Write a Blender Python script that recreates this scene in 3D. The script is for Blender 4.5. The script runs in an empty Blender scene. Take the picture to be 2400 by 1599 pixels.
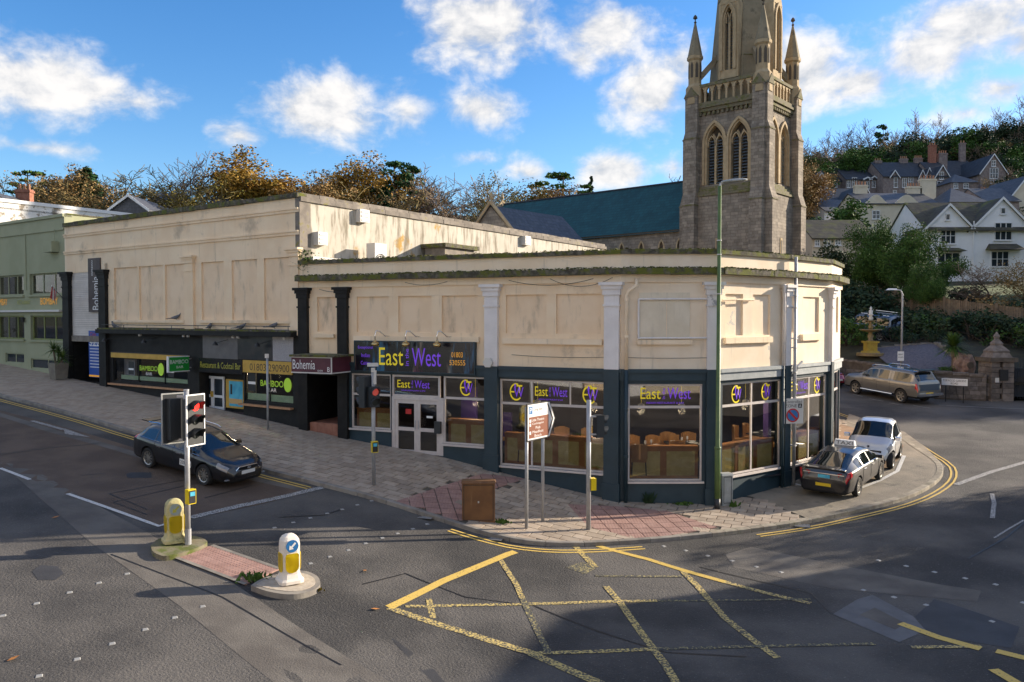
import bpy, bmesh, math, random
import numpy as np
from mathutils import Vector, Matrix, Quaternion
random.seed(7)
R = math.radians
sc = bpy.context.scene
COL = sc.collection
# ---------------------------------------------------------------- camera
CAM = Vector((0.0, 0.0, 5.8)); FPX = 1850.0; PITCH = math.atan(55.0/1850.0)
cd = bpy.data.cameras.new('camera'); cam = bpy.data.objects.new('camera', cd); COL.objects.link(cam)
cam.location = CAM; cam.rotation_euler = (R(90)-PITCH, 0, 0)
cd.sensor_width = 36.0; cd.lens = 36.0*FPX/2400.0; cd.clip_start = 0.1; cd.clip_end = 6000
sc.camera = cam
# ---------------------------------------------------------------- light
SUN_AZ, SUN_EL = R(69), R(17.5)
SDIR = Vector((math.sin(SUN_AZ)*math.cos(SUN_EL), math.cos(SUN_AZ)*math.cos(SUN_EL), math.sin(SUN_EL)))
ld = bpy.data.lights.new('sun', 'SUN'); ld.energy = 4.4; ld.angle = R(0.5); ld.color = (1.0, 0.86, 0.68)
sun = bpy.data.objects.new('sun', ld); COL.objects.link(sun); sun.location = (60, 20, 60)
sun.rotation_euler = SDIR.to_track_quat('Z', 'Y').to_euler()
sc.view_settings.view_transform = 'Standard'; sc.view_settings.look = 'None'
sc.view_settings.gamma = 1.0; sc.view_settings.use_curve_mapping = False
sc.view_settings.exposure = 1.22
sc.cycles.use_denoising = True; sc.cycles.max_bounces = 8; sc.cycles.transparent_max_bounces = 12
sc.cycles.caustics_reflective = False; sc.cycles.caustics_refractive = False

def nn(nt, typ, **kw):
    n = nt.nodes.new(typ)
    for k, v in kw.items():
        if k.startswith('i_'):
            n.inputs[k[2:].replace('_', ' ')].default_value = v
        else: setattr(n, k, v)
    return n
def math_n(nt, op, a, b=None, c=None):
    n = nt.nodes.new('ShaderNodeMath'); n.operation = op
    for i, x in enumerate((a, b, c)):
        if x is None: continue
        if isinstance(x, (int, float)): n.inputs[i].default_value = x
        else: nt.links.new(x, n.inputs[i])
    return n.outputs[0]
def ramp(nt, fac, p0, p1, smooth=True):
    n = nt.nodes.new('ShaderNodeMapRange'); n.interpolation_type = 'SMOOTHSTEP' if smooth else 'LINEAR'
    n.inputs['From Min'].default_value = p0; n.inputs['From Max'].default_value = p1
    nt.links.new(fac, n.inputs['Value']); return n.outputs['Result']
def mixc(nt, fac, a, b):
    n = nt.nodes.new('ShaderNodeMix'); n.data_type = 'RGBA'
    for x, k in ((fac, 0), (a, 6), (b, 7)):
        if isinstance(x, (int, float)): n.inputs[k].default_value = x
        elif isinstance(x, tuple): n.inputs[k].default_value = x if len(x) == 4 else (*x, 1)
        else: nt.links.new(x, n.inputs[k])
    return n.outputs[2]

def ray(u, v):
    x = (u-1200.0)/FPX; y = -(v-799.5)/FPX; c, s = math.cos(PITCH), math.sin(PITCH)
    return Vector((x, c+s*y, -s+c*y))
def azel(u, v):
    d = ray(u, v).normalized(); return math.atan2(d.x, d.y), math.asin(d.z)

# world: Nishita sky with cumulus drawn over it by direction
w = bpy.data.worlds.new('World'); sc.world = w; w.use_nodes = True
nt = w.node_tree; nt.nodes.clear(); w.cycles.sampling_method = 'MANUAL'; w.cycles.sample_map_resolution = 512
sky = nn(nt, 'ShaderNodeTexSky', sky_type='NISHITA', sun_disc=False, sun_elevation=SUN_EL, sun_rotation=SUN_AZ,
         altitude=10, air_density=1.0, dust_density=0.4, ozone_density=3.0)
hs = nn(nt, 'ShaderNodeHueSaturation', i_Hue=0.507, i_Saturation=1.27, i_Value=0.74)
nt.links.new(sky.outputs[0], hs.inputs['Color'])
tc = nn(nt, 'ShaderNodeTexCoord'); sep = nn(nt, 'ShaderNodeSeparateXYZ'); nt.links.new(tc.outputs['Generated'], sep.inputs[0])
AZ = math_n(nt, 'ARCTAN2', sep.outputs[0], sep.outputs[1]); EL = math_n(nt, 'ARCSINE', sep.outputs[2])
cmb = nn(nt, 'ShaderNodeCombineXYZ'); nt.links.new(AZ, cmb.inputs[0]); nt.links.new(math_n(nt, 'MULTIPLY', EL, 1.35), cmb.inputs[1])
def noise(nt, vec, scale, detail=8, rough=.55, lac=2.0):
    n = nn(nt, 'ShaderNodeTexNoise'); n.inputs['Scale'].default_value = scale; n.inputs['Detail'].default_value = detail
    n.inputs['Roughness'].default_value = rough; nt.links.new(vec, n.inputs['Vector']); return n
warp = noise(nt, cmb.outputs[0], 6.0, 3)
vm = nn(nt, 'ShaderNodeVectorMath', operation='MULTIPLY_ADD'); nt.links.new(warp.outputs['Color'], vm.inputs[0])
vm.inputs[1].default_value = (.06, .06, 0); nt.links.new(cmb.outputs[0], vm.inputs[2])
n1 = noise(nt, vm.outputs[0], 9.0, 7, .58); n2 = noise(nt, vm.outputs[0], 30.0, 4, .6); n3 = noise(nt, cmb.outputs[0], 2.6, 4, .5)
blobs = [  # u, v, radius u, radius v, density
 (60, 190, 190, 95, .75), (200, 215, 170, 60, .62), (330, 240, 75, 30, .5), (90, 345, 130, 18, .5), 
 (745, 260, 150, 95, .95), (560, 320, 70, 35, .6), (960, 260, 90, 60, .62), (1130, 258, 110, 60, .8), 
 (1130, 60, 190, 110, 1.05), (1420, 70, 120, 90, .85), (1360, 140, 80, 50, .6),
 (1540, 215, 120, 90, 1.0), (1600, 150, 90, 70, .8), (1240, 405, 75, 40, .75), (1440, 400, 105, 52, .95), (1580, 395, 50, 35, .7), (1120, 370, 60, 22, .5),
 (1860, 170, 140, 85, 1.0), (2020, 190, 130, 60, .85), (2160, 130, 150, 80, .9), (2300, 60, 190, 90, 1.0), (2420, 90, 120, 90, 1.0), (2370, 205, 110, 50, .8), (2260, 265, 60, 24, .55), ]
acc = None
for (u, v, ru, rv, den) in blobs:
    a, e = azel(u, v)
    kx, ky = FPX/ru/1.12, FPX/rv/1.05/1.35
    va = nn(nt, 'ShaderNodeVectorMath', operation='MULTIPLY_ADD'); nt.links.new(cmb.outputs[0], va.inputs[0]); va.inputs[1].default_value = (kx, ky, 0); va.inputs[2].default_value = (-a*kx, -e*1.35*ky, 0)
    vl = nn(nt, 'ShaderNodeVectorMath', operation='LENGTH'); nt.links.new(va.outputs[0], vl.inputs[0])
    m = math_n(nt, 'MULTIPLY_ADD', vl.outputs['Value'], -den, den)
    acc = m if acc is None else math_n(nt, 'SMOOTH_MAX', acc, m, .25)
side = ramp(nt, math_n(nt, 'ABSOLUTE', AZ), .62, .95)
gen = math_n(nt, 'MULTIPLY', math_n(nt, 'SUBTRACT', n3.outputs[0], .46), 4.0)
acc = math_n(nt, 'MAXIMUM', acc, math_n(nt, 'SUBTRACT', math_n(nt, 'ADD', gen, side), .80))  # denser cloud outside the view, added for whiter fill light
dens = math_n(nt, 'ADD', math_n(nt, 'ADD', acc, math_n(nt, 'MULTIPLY', math_n(nt, 'SUBTRACT', n1.outputs[0], .5), 2.3)), math_n(nt, 'MULTIPLY', math_n(nt, 'SUBTRACT', n2.outputs[0], .5), .7))
cov = math_n(nt, 'MULTIPLY', ramp(nt, dens, -.04, .74), .97)
shade = ramp(nt, math_n(nt, 'ADD', math_n(nt, 'MULTIPLY', n2.outputs[0], .9), math_n(nt, 'MULTIPLY', n1.outputs[0], .9)), .66, 1.12)
cc = mixc(nt, shade, (1.95, 2.06, 2.25), (3.35, 3.25, 3.15))
skyc = mixc(nt, cov, hs.outputs[0], cc)
bg = nn(nt, 'ShaderNodeBackground', i_Strength=0.135); nt.links.new(skyc, bg.inputs[0])
out = nn(nt, 'ShaderNodeOutputWorld'); nt.links.new(bg.outputs[0], out.inputs[0])

# ---------------------------------------------------------------- helpers
ORG = {}
def new_obj(name, data, parent=None):
    o = bpy.data.objects.new(name, data); COL.objects.link(o)
    if parent is not None: o.parent = parent
    return o
def tag(o, label=None, cat=None, group=None, kind=None):
    if label: o['label'] = label
    if cat: o['category'] = cat
    if group: o['group'] = group
    if kind: o['kind'] = kind
    return o
def thing(name, label, cat, loc=(0, 0, 0), group=None):
    o = new_obj(name, None); o.empty_display_size = .2; o.location = loc; ORG[o.name] = Vector(loc)
    return tag(o, label, cat, group)
class MB:
    def __init__(s): s.v = []; s.f = []; s.M = None
    def add(s, vs, fs):
        b = len(s.v)
        if s.M is not None: vs = [s.M @ Vector(p) for p in vs]
        s.v += [tuple(p) for p in vs]; s.f += [tuple(i+b for i in f) for f in fs]; return s
    def hexa(s, p):   # 4 bottom, 4 top
        return s.add(p, [(3, 2, 1, 0), (4, 5, 6, 7), (0, 1, 5, 4), (1, 2, 6, 5), (2, 3, 7, 6), (3, 0, 4, 7)])
    def box(s, x0, x1, y0, y1, z0, z1):
        return s.hexa([(x0, y0, z0), (x1, y0, z0), (x1, y1, z0), (x0, y1, z0), (x0, y0, z1), (x1, y0, z1), (x1, y1, z1), (x0, y1, z1)])
    def prism(s, poly, a, b=None, up=(0, 0, 1)):  # poly of 3d pts, extruded by vector a
        n = len(poly); a = Vector(a); p = [Vector(q) for q in poly]; q = [x+a for x in p]
        return s.add(p+q, [tuple(range(n-1, -1, -1)), tuple(range(n, 2*n))]+[(i, (i+1) % n, n+(i+1) % n, n+i) for i in range(n)])
    def quad(s, a, b, c, d): return s.add([a, b, c, d], [(0, 1, 2, 3)])
    def poly(s, p): return s.add(p, [tuple(range(len(p)))])
    def tube(s, pts, rad, n=8, cap=True):
        pts = [Vector(p) for p in pts]
        if isinstance(rad, (int, float)): rad = [rad]*len(pts)
        vs = []; fs = []; m = len(pts); ref = None
        for i, p in enumerate(pts):
            t = (pts[min(i+1, m-1)]-pts[max(i-1, 0)])
            if t.length < 1e-9: t = Vector((0, 0, 1))
            t.normalize()
            if ref is None: ref = Vector((1, 0, 0)) if abs(t.x) < .8 else Vector((0, 1, 0))
            a = (ref-t*ref.dot(t)).normalized(); b = t.cross(a); ref = a
            for k in range(n):
                g = 2*math.pi*k/n; vs.append(p+(a*math.cos(g)+b*math.sin(g))*rad[i])
        for i in range(m-1):
            for k in range(n):
                k2 = (k+1) % n; fs.append((i*n+k, i*n+k2, (i+1)*n+k2, (i+1)*n+k))
        if cap: fs.append(tuple(range(n-1, -1, -1))); fs.append(tuple(range((m-1)*n, m*n)))
        return s.add(vs, fs)
    def lathe(s, prof, c=(0, 0, 0), n=16, cap=True, sx=1., sy=1., rot=0.):
        c = Vector(c); vs = []; fs = []; m = len(prof)
        for (r, z) in prof:
            for k in range(n):
                g = 2*math.pi*k/n+rot; vs.append((c.x+r*math.cos(g)*sx, c.y+r*math.sin(g)*sy, c.z+z))
        for i in range(m-1):
            for k in range(n):
                k2 = (k+1) % n; fs.append((i*n+k, i*n+k2, (i+1)*n+k2, (i+1)*n+k))
        if cap: fs.append(tuple(range(n-1, -1, -1))); fs.append(tuple(range((m-1)*n, m*n)))
        return s.add(vs, fs)
    def build(s, name, mat, parent=None, smooth=False, kind=None, auto=None):
        me = bpy.data.meshes.new(name)
        o0 = ORG.get(parent.name) if parent is not None else None
        vs = s.v if o0 is None else [(p[0]-o0.x, p[1]-o0.y, p[2]-o0.z) for p in s.v]
        me.from_pydata(vs, [], s.f)
        if isinstance(mat, str): mat = MT[mat]
        me.materials.append(mat)
        if smooth: me.polygons.foreach_set('use_smooth', [True]*len(me.polygons))
        o = new_obj(name, me, parent)
        ORG[o.name] = o0 if o0 is not None else Vector((0, 0, 0))
        if kind: o['kind'] = kind
        return o
def solid(name, mb, mat, label, cat, group=None, smooth=False, base=None):   # a thing made of one mesh, origin at its base
    xs = np.array(mb.v); c = Vector((xs[:, 0].mean(), xs[:, 1].mean(), xs[:, 2].min())) if base is None else Vector(base)
    me = bpy.data.meshes.new(name); me.from_pydata([tuple(Vector(p)-c) for p in mb.v], [], mb.f); me.materials.append(MT[mat] if isinstance(mat, str) else mat)
    if smooth: me.polygons.foreach_set('use_smooth', [True]*len(me.polygons))
    o = new_obj(name, me); o.location = c; ORG[o.name] = c
    return tag(o, label, cat, group)
def copy_tree(o, parent=None):
    c = o.copy(); COL.objects.link(c); c.parent = parent
    for ch in list(o.children): copy_tree(ch, c)
    return c

# ---------------------------------------------------------------- materials
MT = {}
def mat(name, c1, c2=None, rough=.8, sc_=3., lo=.35, hi=.65, bump=0., bsc=30., metal=0., rnd=0., coat=0., spec=.5,
        c3=None, sc3=1., lo3=.55, hi3=.75, streak=None, st_lo=.5, st_hi=.8, st_sc=(3, 3, .25), fine=0., emit=None, top=None, det=6):
    m = bpy.data.materials.new(name); m.use_nodes = True; t = m.node_tree; b = t.nodes['Principled BSDF']; MT[name] = m
    b.inputs['Roughness'].default_value = rough; b.inputs['Metallic'].default_value = metal
    b.inputs['Specular IOR Level'].default_value = spec
    if coat: b.inputs['Coat Weight'].default_value = coat; b.inputs['Coat Roughness'].default_value = .05
    tcn = nn(t, 'ShaderNodeTexCoord'); co = tcn.outputs['Object']; col = (*c1, 1)
    if rnd:
        oi = nn(t, 'ShaderNodeObjectInfo'); 
    if c2 is not None:
        n = noise(t, co, sc_, det); col = mixc(t, ramp(t, n.outputs[0], lo, hi), (*c1, 1), (*c2, 1))
    if c3 is not None:
        n = noise(t, co, sc3, 8, .65); col = mixc(t, ramp(t, n.outputs[0], lo3, hi3), col, (*c3, 1))
    if streak is not None:
        mp = nn(t, 'ShaderNodeMapping'); t.links.new(co, mp.inputs[0]); mp.inputs['Scale'].default_value = st_sc
        n = noise(t, mp.outputs[0], 2.2, 8, .65); col = mixc(t, math_n(t, 'MULTIPLY', ramp(t, n.outputs[0], st_lo, st_hi), .85), col, (*streak, 1))
    if top is not None:
        ge = nn(t, 'ShaderNodeNewGeometry'); sp = nn(t, 'ShaderNodeSeparateXYZ'); t.links.new(ge.outputs['Normal'], sp.inputs[0])
        n = noise(t, co, 6, 6, .6)
        f = math_n(t, 'MULTIPLY', ramp(t, sp.outputs[2], .3, .7), ramp(t, n.outputs[0], .3, .55)); col = mixc(t, f, col, (*top, 1))
    if fine:
        n = noise(t, co, 90., 3, .7); v = math_n(t, 'MULTIPLY_ADD', math_n(t, 'SUBTRACT', n.outputs[0], .5), fine*2, 1.0)
        hv = nn(t, 'ShaderNodeHueSaturation'); t.links.new(v, hv.inputs['Value'])
        if isinstance(col, tuple): hv.inputs['Color'].default_value = col
        else: t.links.new(col, hv.inputs['Color'])
        col = hv.outputs[0]
    if rnd:
        hv = nn(t, 'ShaderNodeHueSaturation'); t.links.new(math_n(t, 'MULTIPLY_ADD', oi.outputs['Random'], 2*rnd, 1-rnd), hv.inputs['Value'])
        if isinstance(col, tuple): hv.inputs['Color'].default_value = col
        else: t.links.new(col, hv.inputs['Color'])
        col = hv.outputs[0]
    if isinstance(col, tuple): b.inputs['Base Color'].default_value = col
    else: t.links.new(col, b.inputs['Base Color'])
    if bump:
        n = noise(t, co, bsc, 6, .6); bp = nn(t, 'ShaderNodeBump'); bp.inputs['Strength'].default_value = min(1, bump); bp.inputs['Distance'].default_value = .02*max(1, bump)
        t.links.new(n.outputs[0], bp.inputs['Height']); t.links.new(bp.outputs[0], b.inputs['Normal'])
    if emit: b.inputs['Emission Color'].default_value = (*emit[0], 1); b.inputs['Emission Strength'].default_value = emit[1]
    return m
def glass(name, tint=(.5, .55, .55), gl=.10, rough=.02, thick=1.0):
    m = bpy.data.materials.new(name); m.use_nodes = True; t = m.node_tree; t.nodes.clear(); MT[name] = m
    ge = nn(t, 'ShaderNodeNewGeometry'); dt = nn(t, 'ShaderNodeVectorMath', operation='DOT_PRODUCT'); t.links.new(ge.outputs['Normal'], dt.inputs[0]); t.links.new(ge.outputs['Incoming'], dt.inputs[1])
    c1_ = math_n(t, 'SUBTRACT', 1.0, math_n(t, 'ABSOLUTE', dt.outputs['Value'])); f = math_n(t, 'MULTIPLY_ADD', math_n(t, 'POWER', c1_, 5.0), .94, .05+gl)
    tr = nn(t, 'ShaderNodeBsdfTransparent'); tr.inputs[0].default_value = (*tint, 1)
    gs = nn(t, 'ShaderNodeBsdfGlossy'); gs.inputs['Roughness'].default_value = rough
    mx = nn(t, 'ShaderNodeMixShader'); t.links.new(f, mx.inputs[0]); t.links.new(tr.outputs[0], mx.inputs[1]); t.links.new(gs.outputs[0], mx.inputs[2])
    o = nn(t, 'ShaderNodeOutputMaterial'); t.links.new(mx.outputs[0], o.inputs[0]); return m

mat('asphalt', (.042, .041, .041), (.118, .110, .102), rough=.85, sc_=.30, lo=.36, hi=.66, det=9, bump=1.6, bsc=22, c3=(.19, .18, .168), sc3=26, lo3=.56, hi3=.74, fine=.5, spec=.35)
mat('asphalt_old', (.095, .085, .076), (.14, .128, .113), rough=.9, sc_=1.1, bump=.8, bsc=30, det=9, fine=.3)
mat('asphalt_brown', (.085, .058, .042), (.125, .088, .063), rough=.85, sc_=.8, bump=1.2, bsc=26, det=9, fine=.3, c3=(.035, .03, .028), sc3=2.2, lo3=.62, hi3=.8)
mat('asphalt_patch', (.10, .10, .105), (.13, .13, .135), rough=.75, sc_=2, bump=.2, bsc=80, fine=.2)
mat('asphalt_dark', (.030, .030, .033), (.045, .045, .048), rough=.7, sc_=1.5, bump=.3, bsc=60, fine=.25)
mat('forecourt', (.19, .165, .13), (.26, .225, .175), rough=.9, sc_=1.2, det=9, bump=.8, bsc=26, fine=.25, c3=(.11, .10, .08), sc3=1.6, lo3=.56, hi3=.7)
mat('bay_brown', (.19, .12, .07), (.25, .165, .10), rough=.85, sc_=1.5, bump=.6, bsc=26, fine=.2)
mat('tar', (.012, .012, .012), rough=.5)
mat('paint_white', (.62, .61, .58), (.10, .10, .098), rough=.7, det=10, sc_=30, lo=.55, hi=.68, fine=.15)
mat('paint_white_worn', (.45, .44, .42), (.085, .083, .08), rough=.7, det=10, sc_=30, lo=.42, hi=.58, fine=.15)
mat('paint_yellow', (.62, .43, .10), (.09, .085, .07), rough=.7, det=10, sc_=26, lo=.56, hi=.7, fine=.15)
mat('paint_yellow_worn', (.58, .44, .15), (.07, .068, .06), rough=.75, det=10, sc_=24, lo=.43, hi=.56, fine=.2)
mat('paint_yellow_faint', (.42, .35, .14), (.06, .06, .056), rough=.8, det=10, sc_=22, lo=.34, hi=.52, fine=.2)
mat('slab', (.30, .24, .185), (.38, .315, .25), rough=.9, sc_=2.5, bump=.15, bsc=60, rnd=.15, c3=(.16, .145, .12), sc3=2.5, lo3=.6, hi3=.8)
mat('tactile', (.28, .165, .14), (.34, .21, .18), rough=.9, sc_=3, bump=.2, bsc=40, rnd=.08)
mat('mortar', (.055, .05, .042), (.10, .09, .07), rough=.95, sc_=8)
mat('kerb', (.17, .155, .14), (.25, .23, .20), rough=.9, sc_=3, bump=.2, bsc=40, rnd=.15)
mat('setts', (.22, .19, .15), (.30, .27, .21), rough=.9, sc_=6, rnd=.2, c3=(.10, .10, .05), sc3=3, lo3=.55, hi3=.7)
mat('cream', (.83, .63, .42), (.88, .70, .49), rough=.85, sc_=.9, bump=.08, bsc=25, streak=(.40, .31, .21), st_lo=.56, st_hi=.86, c3=(.55, .43, .30), sc3=.8, lo3=.56, hi3=.72, fine=.06)
mat('cream_old', (.82, .65, .45), (.87, .71, .52), rough=.85, sc_=1.3, bump=.1, bsc=25, streak=(.30, .26, .20), st_lo=.55, st_hi=.85, c3=(.42, .40, .36), sc3=1.8, lo3=.64, hi3=.72)
mat('cream_pale', (.78, .64, .47), (.84, .71, .55), rough=.85, sc_=1.3, bump=.12, bsc=20, streak=(.52, .44, .34), st_lo=.55, st_hi=.85, c3=(.55, .52, .46), sc3=1.6, lo3=.66, hi3=.70)
mat('cream_recess', (.80, .60, .40), (.85, .66, .46), rough=.85, sc_=1.2, bump=.1, bsc=25, streak=(.26, .20, .14), st_lo=.50, st_hi=.82, st_sc=(1.2, 1.2, .35))
mat('boarding', (.66, .57, .43), (.73, .64, .50), rough=.85, sc_=2, bump=.2, bsc=20, streak=(.48, .42, .34), st_lo=.5, st_hi=.8)
mat('moss_edge', (.055, .048, .034), (.15, .135, .105), rough=.95, sc_=7, lo=.38, hi=.66, bump=1, bsc=22, c3=(.115, .125, .018), sc3=3.2, lo3=.44, hi3=.6, fine=.2)
mat('teal', (.013, .034, .048), (.019, .044, .060), rough=.55, sc_=2, bump=.05, bsc=30, streak=(.05, .09, .11), st_lo=.66, st_hi=.95)
mat('grey_ledge', (.26, .29, .30), (.34, .36, .37), rough=.7, sc_=3, bump=.3, bsc=14)
mat('pil_white', (.70, .66, .64), (.76, .72, .70), rough=.75, sc_=2.5, bump=.12, bsc=18, c3=(.34, .33, .34), sc3=1.6, lo3=.62, hi3=.68, streak=(.38, .37, .38), st_lo=.6, st_hi=.85)
mat('black_paint', (.010, .0095, .0095), (.017, .016, .015), spec=.25, rough=.6, sc_=3, bump=.1, bsc=25, streak=(.05, .05, .05), st_lo=.6, st_hi=.9)
mat('black_gloss', (.012, .012, .014), rough=.18, c2=(.022, .02, .02), sc_=4)
mat('frame_pink', (.56, .50, .47), (.62, .56, .52), rough=.5, sc_=5)
mat('frame_white', (.72, .72, .72), rough=.45)
mat('frame_green', (.20, .23, .075), (.25, .28, .10), rough=.6, sc_=4)
mat('green_wall', (.31, .325, .205), (.35, .36, .235), rough=.85, sc_=.8, bump=.08, bsc=25, streak=(.10, .11, .08), st_lo=.6, st_hi=.9, fine=.05)
mat('white_stain', (.43, .395, .335), (.50, .465, .40), rough=.85, sc_=1.0, bump=.15, bsc=18, streak=(.15, .125, .085), st_lo=.46, st_hi=.66, st_sc=(1.7, 1.7, .30), c3=(.40, .24, .05), sc3=.55, lo3=.61, hi3=.68)
mat('white_flake', (.72, .70, .66), (.80, .78, .74), rough=.85, sc_=2, c3=(.28, .24, .19), sc3=1.6, lo3=.52, hi3=.60, bump=.3, bsc=12)
mat('coping', (.16, .14, .12), (.24, .21, .18), rough=.9, sc_=3, bump=.3, bsc=25, rnd=.2, c3=(.20, .18, .05), sc3=3, lo3=.56, hi3=.7)
mat('roof_felt', (.07, .068, .065), (.11, .105, .10), rough=.9, sc_=2)
mat('plank_white', (.60, .55, .50), (.67, .62, .57), rough=.75, sc_=2, rnd=.06)
mat('gold_sign', (.50, .30, .045), (.58, .36, .06), rough=.5, sc_=3)
mat('maroon', (.075, .015, .028), (.10, .022, .035), rough=.5, sc_=3, c3=(.35, .25, .25), sc3=5, lo3=.70, hi3=.73)
mat('stud', (.33, .33, .32), rough=.5)
mat('white', (.78, .78, .77), rough=.5)
mat('off_white', (.62, .60, .56), rough=.6)
mat('yellow_text', (.75, .60, .02), rough=.4, emit=((.9, .7, .02), .1))
mat('purple_text', (.16, .05, .62), rough=.4, emit=((.25, .06, .9), .12))
mat('orange_text', (.80, .36, .03), rough=.4, emit=((.9, .4, .03), .12))
mat('lime_text', (.38, .62, .04), rough=.4, emit=((.4, .7, .05), .08))
mat('olive_text', (.42, .40, .05), rough=.4)
mat('dark_text', (.06, .04, .02), rough=.5)
mat('black', (.015, .015, .016), rough=.5)
mat('rubber', (.018, .018, .019), rough=.85)
mat('steel', (.42, .43, .45), (.50, .51, .53), rough=.45, metal=.6, sc_=3)
mat('galv', (.33, .34, .36), (.42, .43, .45), rough=.5, metal=.35, sc_=4)
mat('chrome', (.75, .75, .77), rough=.12, metal=1)
mat('wood', (.34, .14, .035), (.44, .19, .055), rough=.55, sc_=3)
mat('wood_panel', (.52, .40, .12), (.60, .48, .17), rough=.5, sc_=6)
mat('ledge_wood', (.42, .21, .10), (.50, .27, .14), rough=.6, sc_=6)
mat('chair_tan', (.40, .20, .06), rough=.6)
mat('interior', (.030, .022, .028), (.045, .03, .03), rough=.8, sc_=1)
mat('interior_purple', (.04, .012, .14), rough=.7)
mat('terracotta', (.30, .12, .075), (.38, .17, .11), rough=.7, sc_=4, rnd=.1)
mat('blue_sign', (.015, .075, .36), rough=.4)
mat('sky_sign', (.05, .35, .55), (.10, .5, .65), rough=.4, sc_=3)
mat('sand', (.60, .38, .15), rough=.6)
mat('green_sign', (.012, .26, .035), rough=.4)
mat('red', (.50, .02, .02), rough=.4)
mat('lens_red', (.55, .015, .015), rough=.3, emit=((1, .03, .02), 1.6))
mat('lens_dim', (.25, .05, .045), rough=.3, emit=((1, .12, .08), .12))
mat('lens_dark', (.02, .025, .022), rough=.15)
mat('signal_black', (.022, .026, .030), rough=.5)
mat('bollard_yellow', (.78, .58, .01), rough=.35)
mat('bollard_cream', (.72, .66, .58), (.78, .72, .64), rough=.5, sc_=5)
mat('bollard_mossy', (.55, .47, .24), (.46, .42, .20), rough=.7, sc_=6, c3=(.12, .12, .04), sc3=4, lo3=.5, hi3=.7)
mat('sign_blue', (.03, .17, .42), rough=.35)
mat('brown_sign', (.22, .07, .035), rough=.45)
mat('cabinet_brown', (.13, .058, .02), (.17, .078, .026), rough=.65, sc_=3, streak=(.24, .13, .06), st_lo=.58, st_hi=.8, bump=.2, bsc=25)
mat('cabinet_grey', (.30, .31, .30), (.38, .39, .38), rough=.6, sc_=4)
mat('post_green', (.07, .125, .04), (.10, .16, .05), rough=.5, sc_=3, streak=(.17, .22, .06), st_lo=.5, st_hi=.75)
mat('church_stone', (.215, .185, .155), (.30, .26, .215), rough=.95, sc_=1.4, bump=.9, bsc=5.5, c3=(.17, .14, .115), sc3=1.2, lo3=.5, hi3=.7, fine=.1)
def courses(name, sx=(.9, -.2), bw=.55, bh=.26, lo=.75, hi=1.15):
    t = MT[name].node_tree; b = t.nodes['Principled BSDF']; ln = b.inputs['Base Color'].links[0].from_socket
    tc_ = nn(t, 'ShaderNodeTexCoord'); sp = nn(t, 'ShaderNodeSeparateXYZ'); t.links.new(tc_.outputs['Object'], sp.inputs[0])
    u_ = math_n(t, 'ADD', math_n(t, 'MULTIPLY', sp.outputs[0], sx[0]), math_n(t, 'MULTIPLY', sp.outputs[1], sx[1])); cb_ = nn(t, 'ShaderNodeCombineXYZ'); t.links.new(u_, cb_.inputs[0]); t.links.new(sp.outputs[2], cb_.inputs[1])
    br = nn(t, 'ShaderNodeTexBrick'); br.inputs['Scale'].default_value = 1; br.inputs['Brick Width'].default_value = bw; br.inputs['Row Height'].default_value = bh; br.inputs['Mortar Size'].default_value = .018; br.inputs['Mortar Smooth'].default_value = .3; br.inputs['Bias'].default_value = 0
    br.inputs['Color1'].default_value = (lo, lo, lo, 1); br.inputs['Color2'].default_value = (hi, hi*.99, hi*.97, 1); br.inputs['Mortar'].default_value = (.62, .6, .56, 1); br.squash = .7; br.squash_frequency = 3; t.links.new(cb_.outputs[0], br.inputs['Vector'])
    mx = nn(t, 'ShaderNodeMix', data_type='RGBA', blend_type='MULTIPLY'); mx.inputs[0].default_value = 1; t.links.new(ln, mx.inputs[6]); t.links.new(br.outputs['Color'], mx.inputs[7]); t.links.new(mx.outputs[2], b.inputs['Base Color'])
courses('church_stone')
def late_courses():
    courses('church_roof', (.752, -.659), .5, .3, .82, 1.12)
    for n_ in ('slate', 'slate_dark', 'slate_mossy'): courses(n_, (1., .35), .5, .3, .8, 1.15)
mat('church_dress', (.36, .27, .16), (.44, .34, .21), rough=.9, sc_=2, bump=.4, bsc=8)
mat('church_spire', (.22, .185, .125), (.30, .25, .17), rough=.95, sc_=.9, bump=.5, bsc=5, c3=(.12, .105, .075), sc3=.9, lo3=.52, hi3=.68)
mat('church_moss', (.155, .135, .09), (.21, .18, .12), rough=.95, sc_=2, bump=.6, bsc=8, c3=(.12, .12, .04), sc3=2, lo3=.48, hi3=.6)
mat('church_dark', (.09, .075, .06), rough=.9)
mat('church_roof', (.006, .062, .078), (.010, .078, .096), rough=.75, sc_=.6, bump=.3, bsc=4)
mat('louvre', (.075, .095, .115), rough=.6)
mat('slate', (.055, .06, .075), (.085, .09, .105), rough=.6, sc_=3, bump=.5, bsc=7)
mat('slate_dark', (.022, .028, .040), (.036, .044, .06), rough=.65, sc_=2, bump=.4, bsc=5)
mat('slate_mossy', (.06, .055, .045), (.09, .085, .06), rough=.85, sc_=1.5, c3=(.11, .12, .03), sc3=.7, lo3=.5, hi3=.65, bump=.4, bsc=5)
mat('render_white', (.80, .80, .81), (.84, .84, .85), rough=.85, sc_=1.2)
mat('render_cream', (.60, .52, .40), (.66, .58, .45), rough=.85, sc_=1)
mat('stone_house', (.20, .155, .145), (.28, .23, .21), rough=.95, sc_=2.2, bump=.5, bsc=5)
mat('brick_red', (.26, .10, .065), (.34, .15, .10), rough=.9, sc_=4)
mat('pot_clay', (.38, .20, .12), rough=.8)
mat('house_glass', (.03, .04, .05), rough=.08, spec=.8)
mat('fence_wood', (.19, .125, .075), (.25, .17, .10), rough=.85, sc_=4, rnd=.18)
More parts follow.
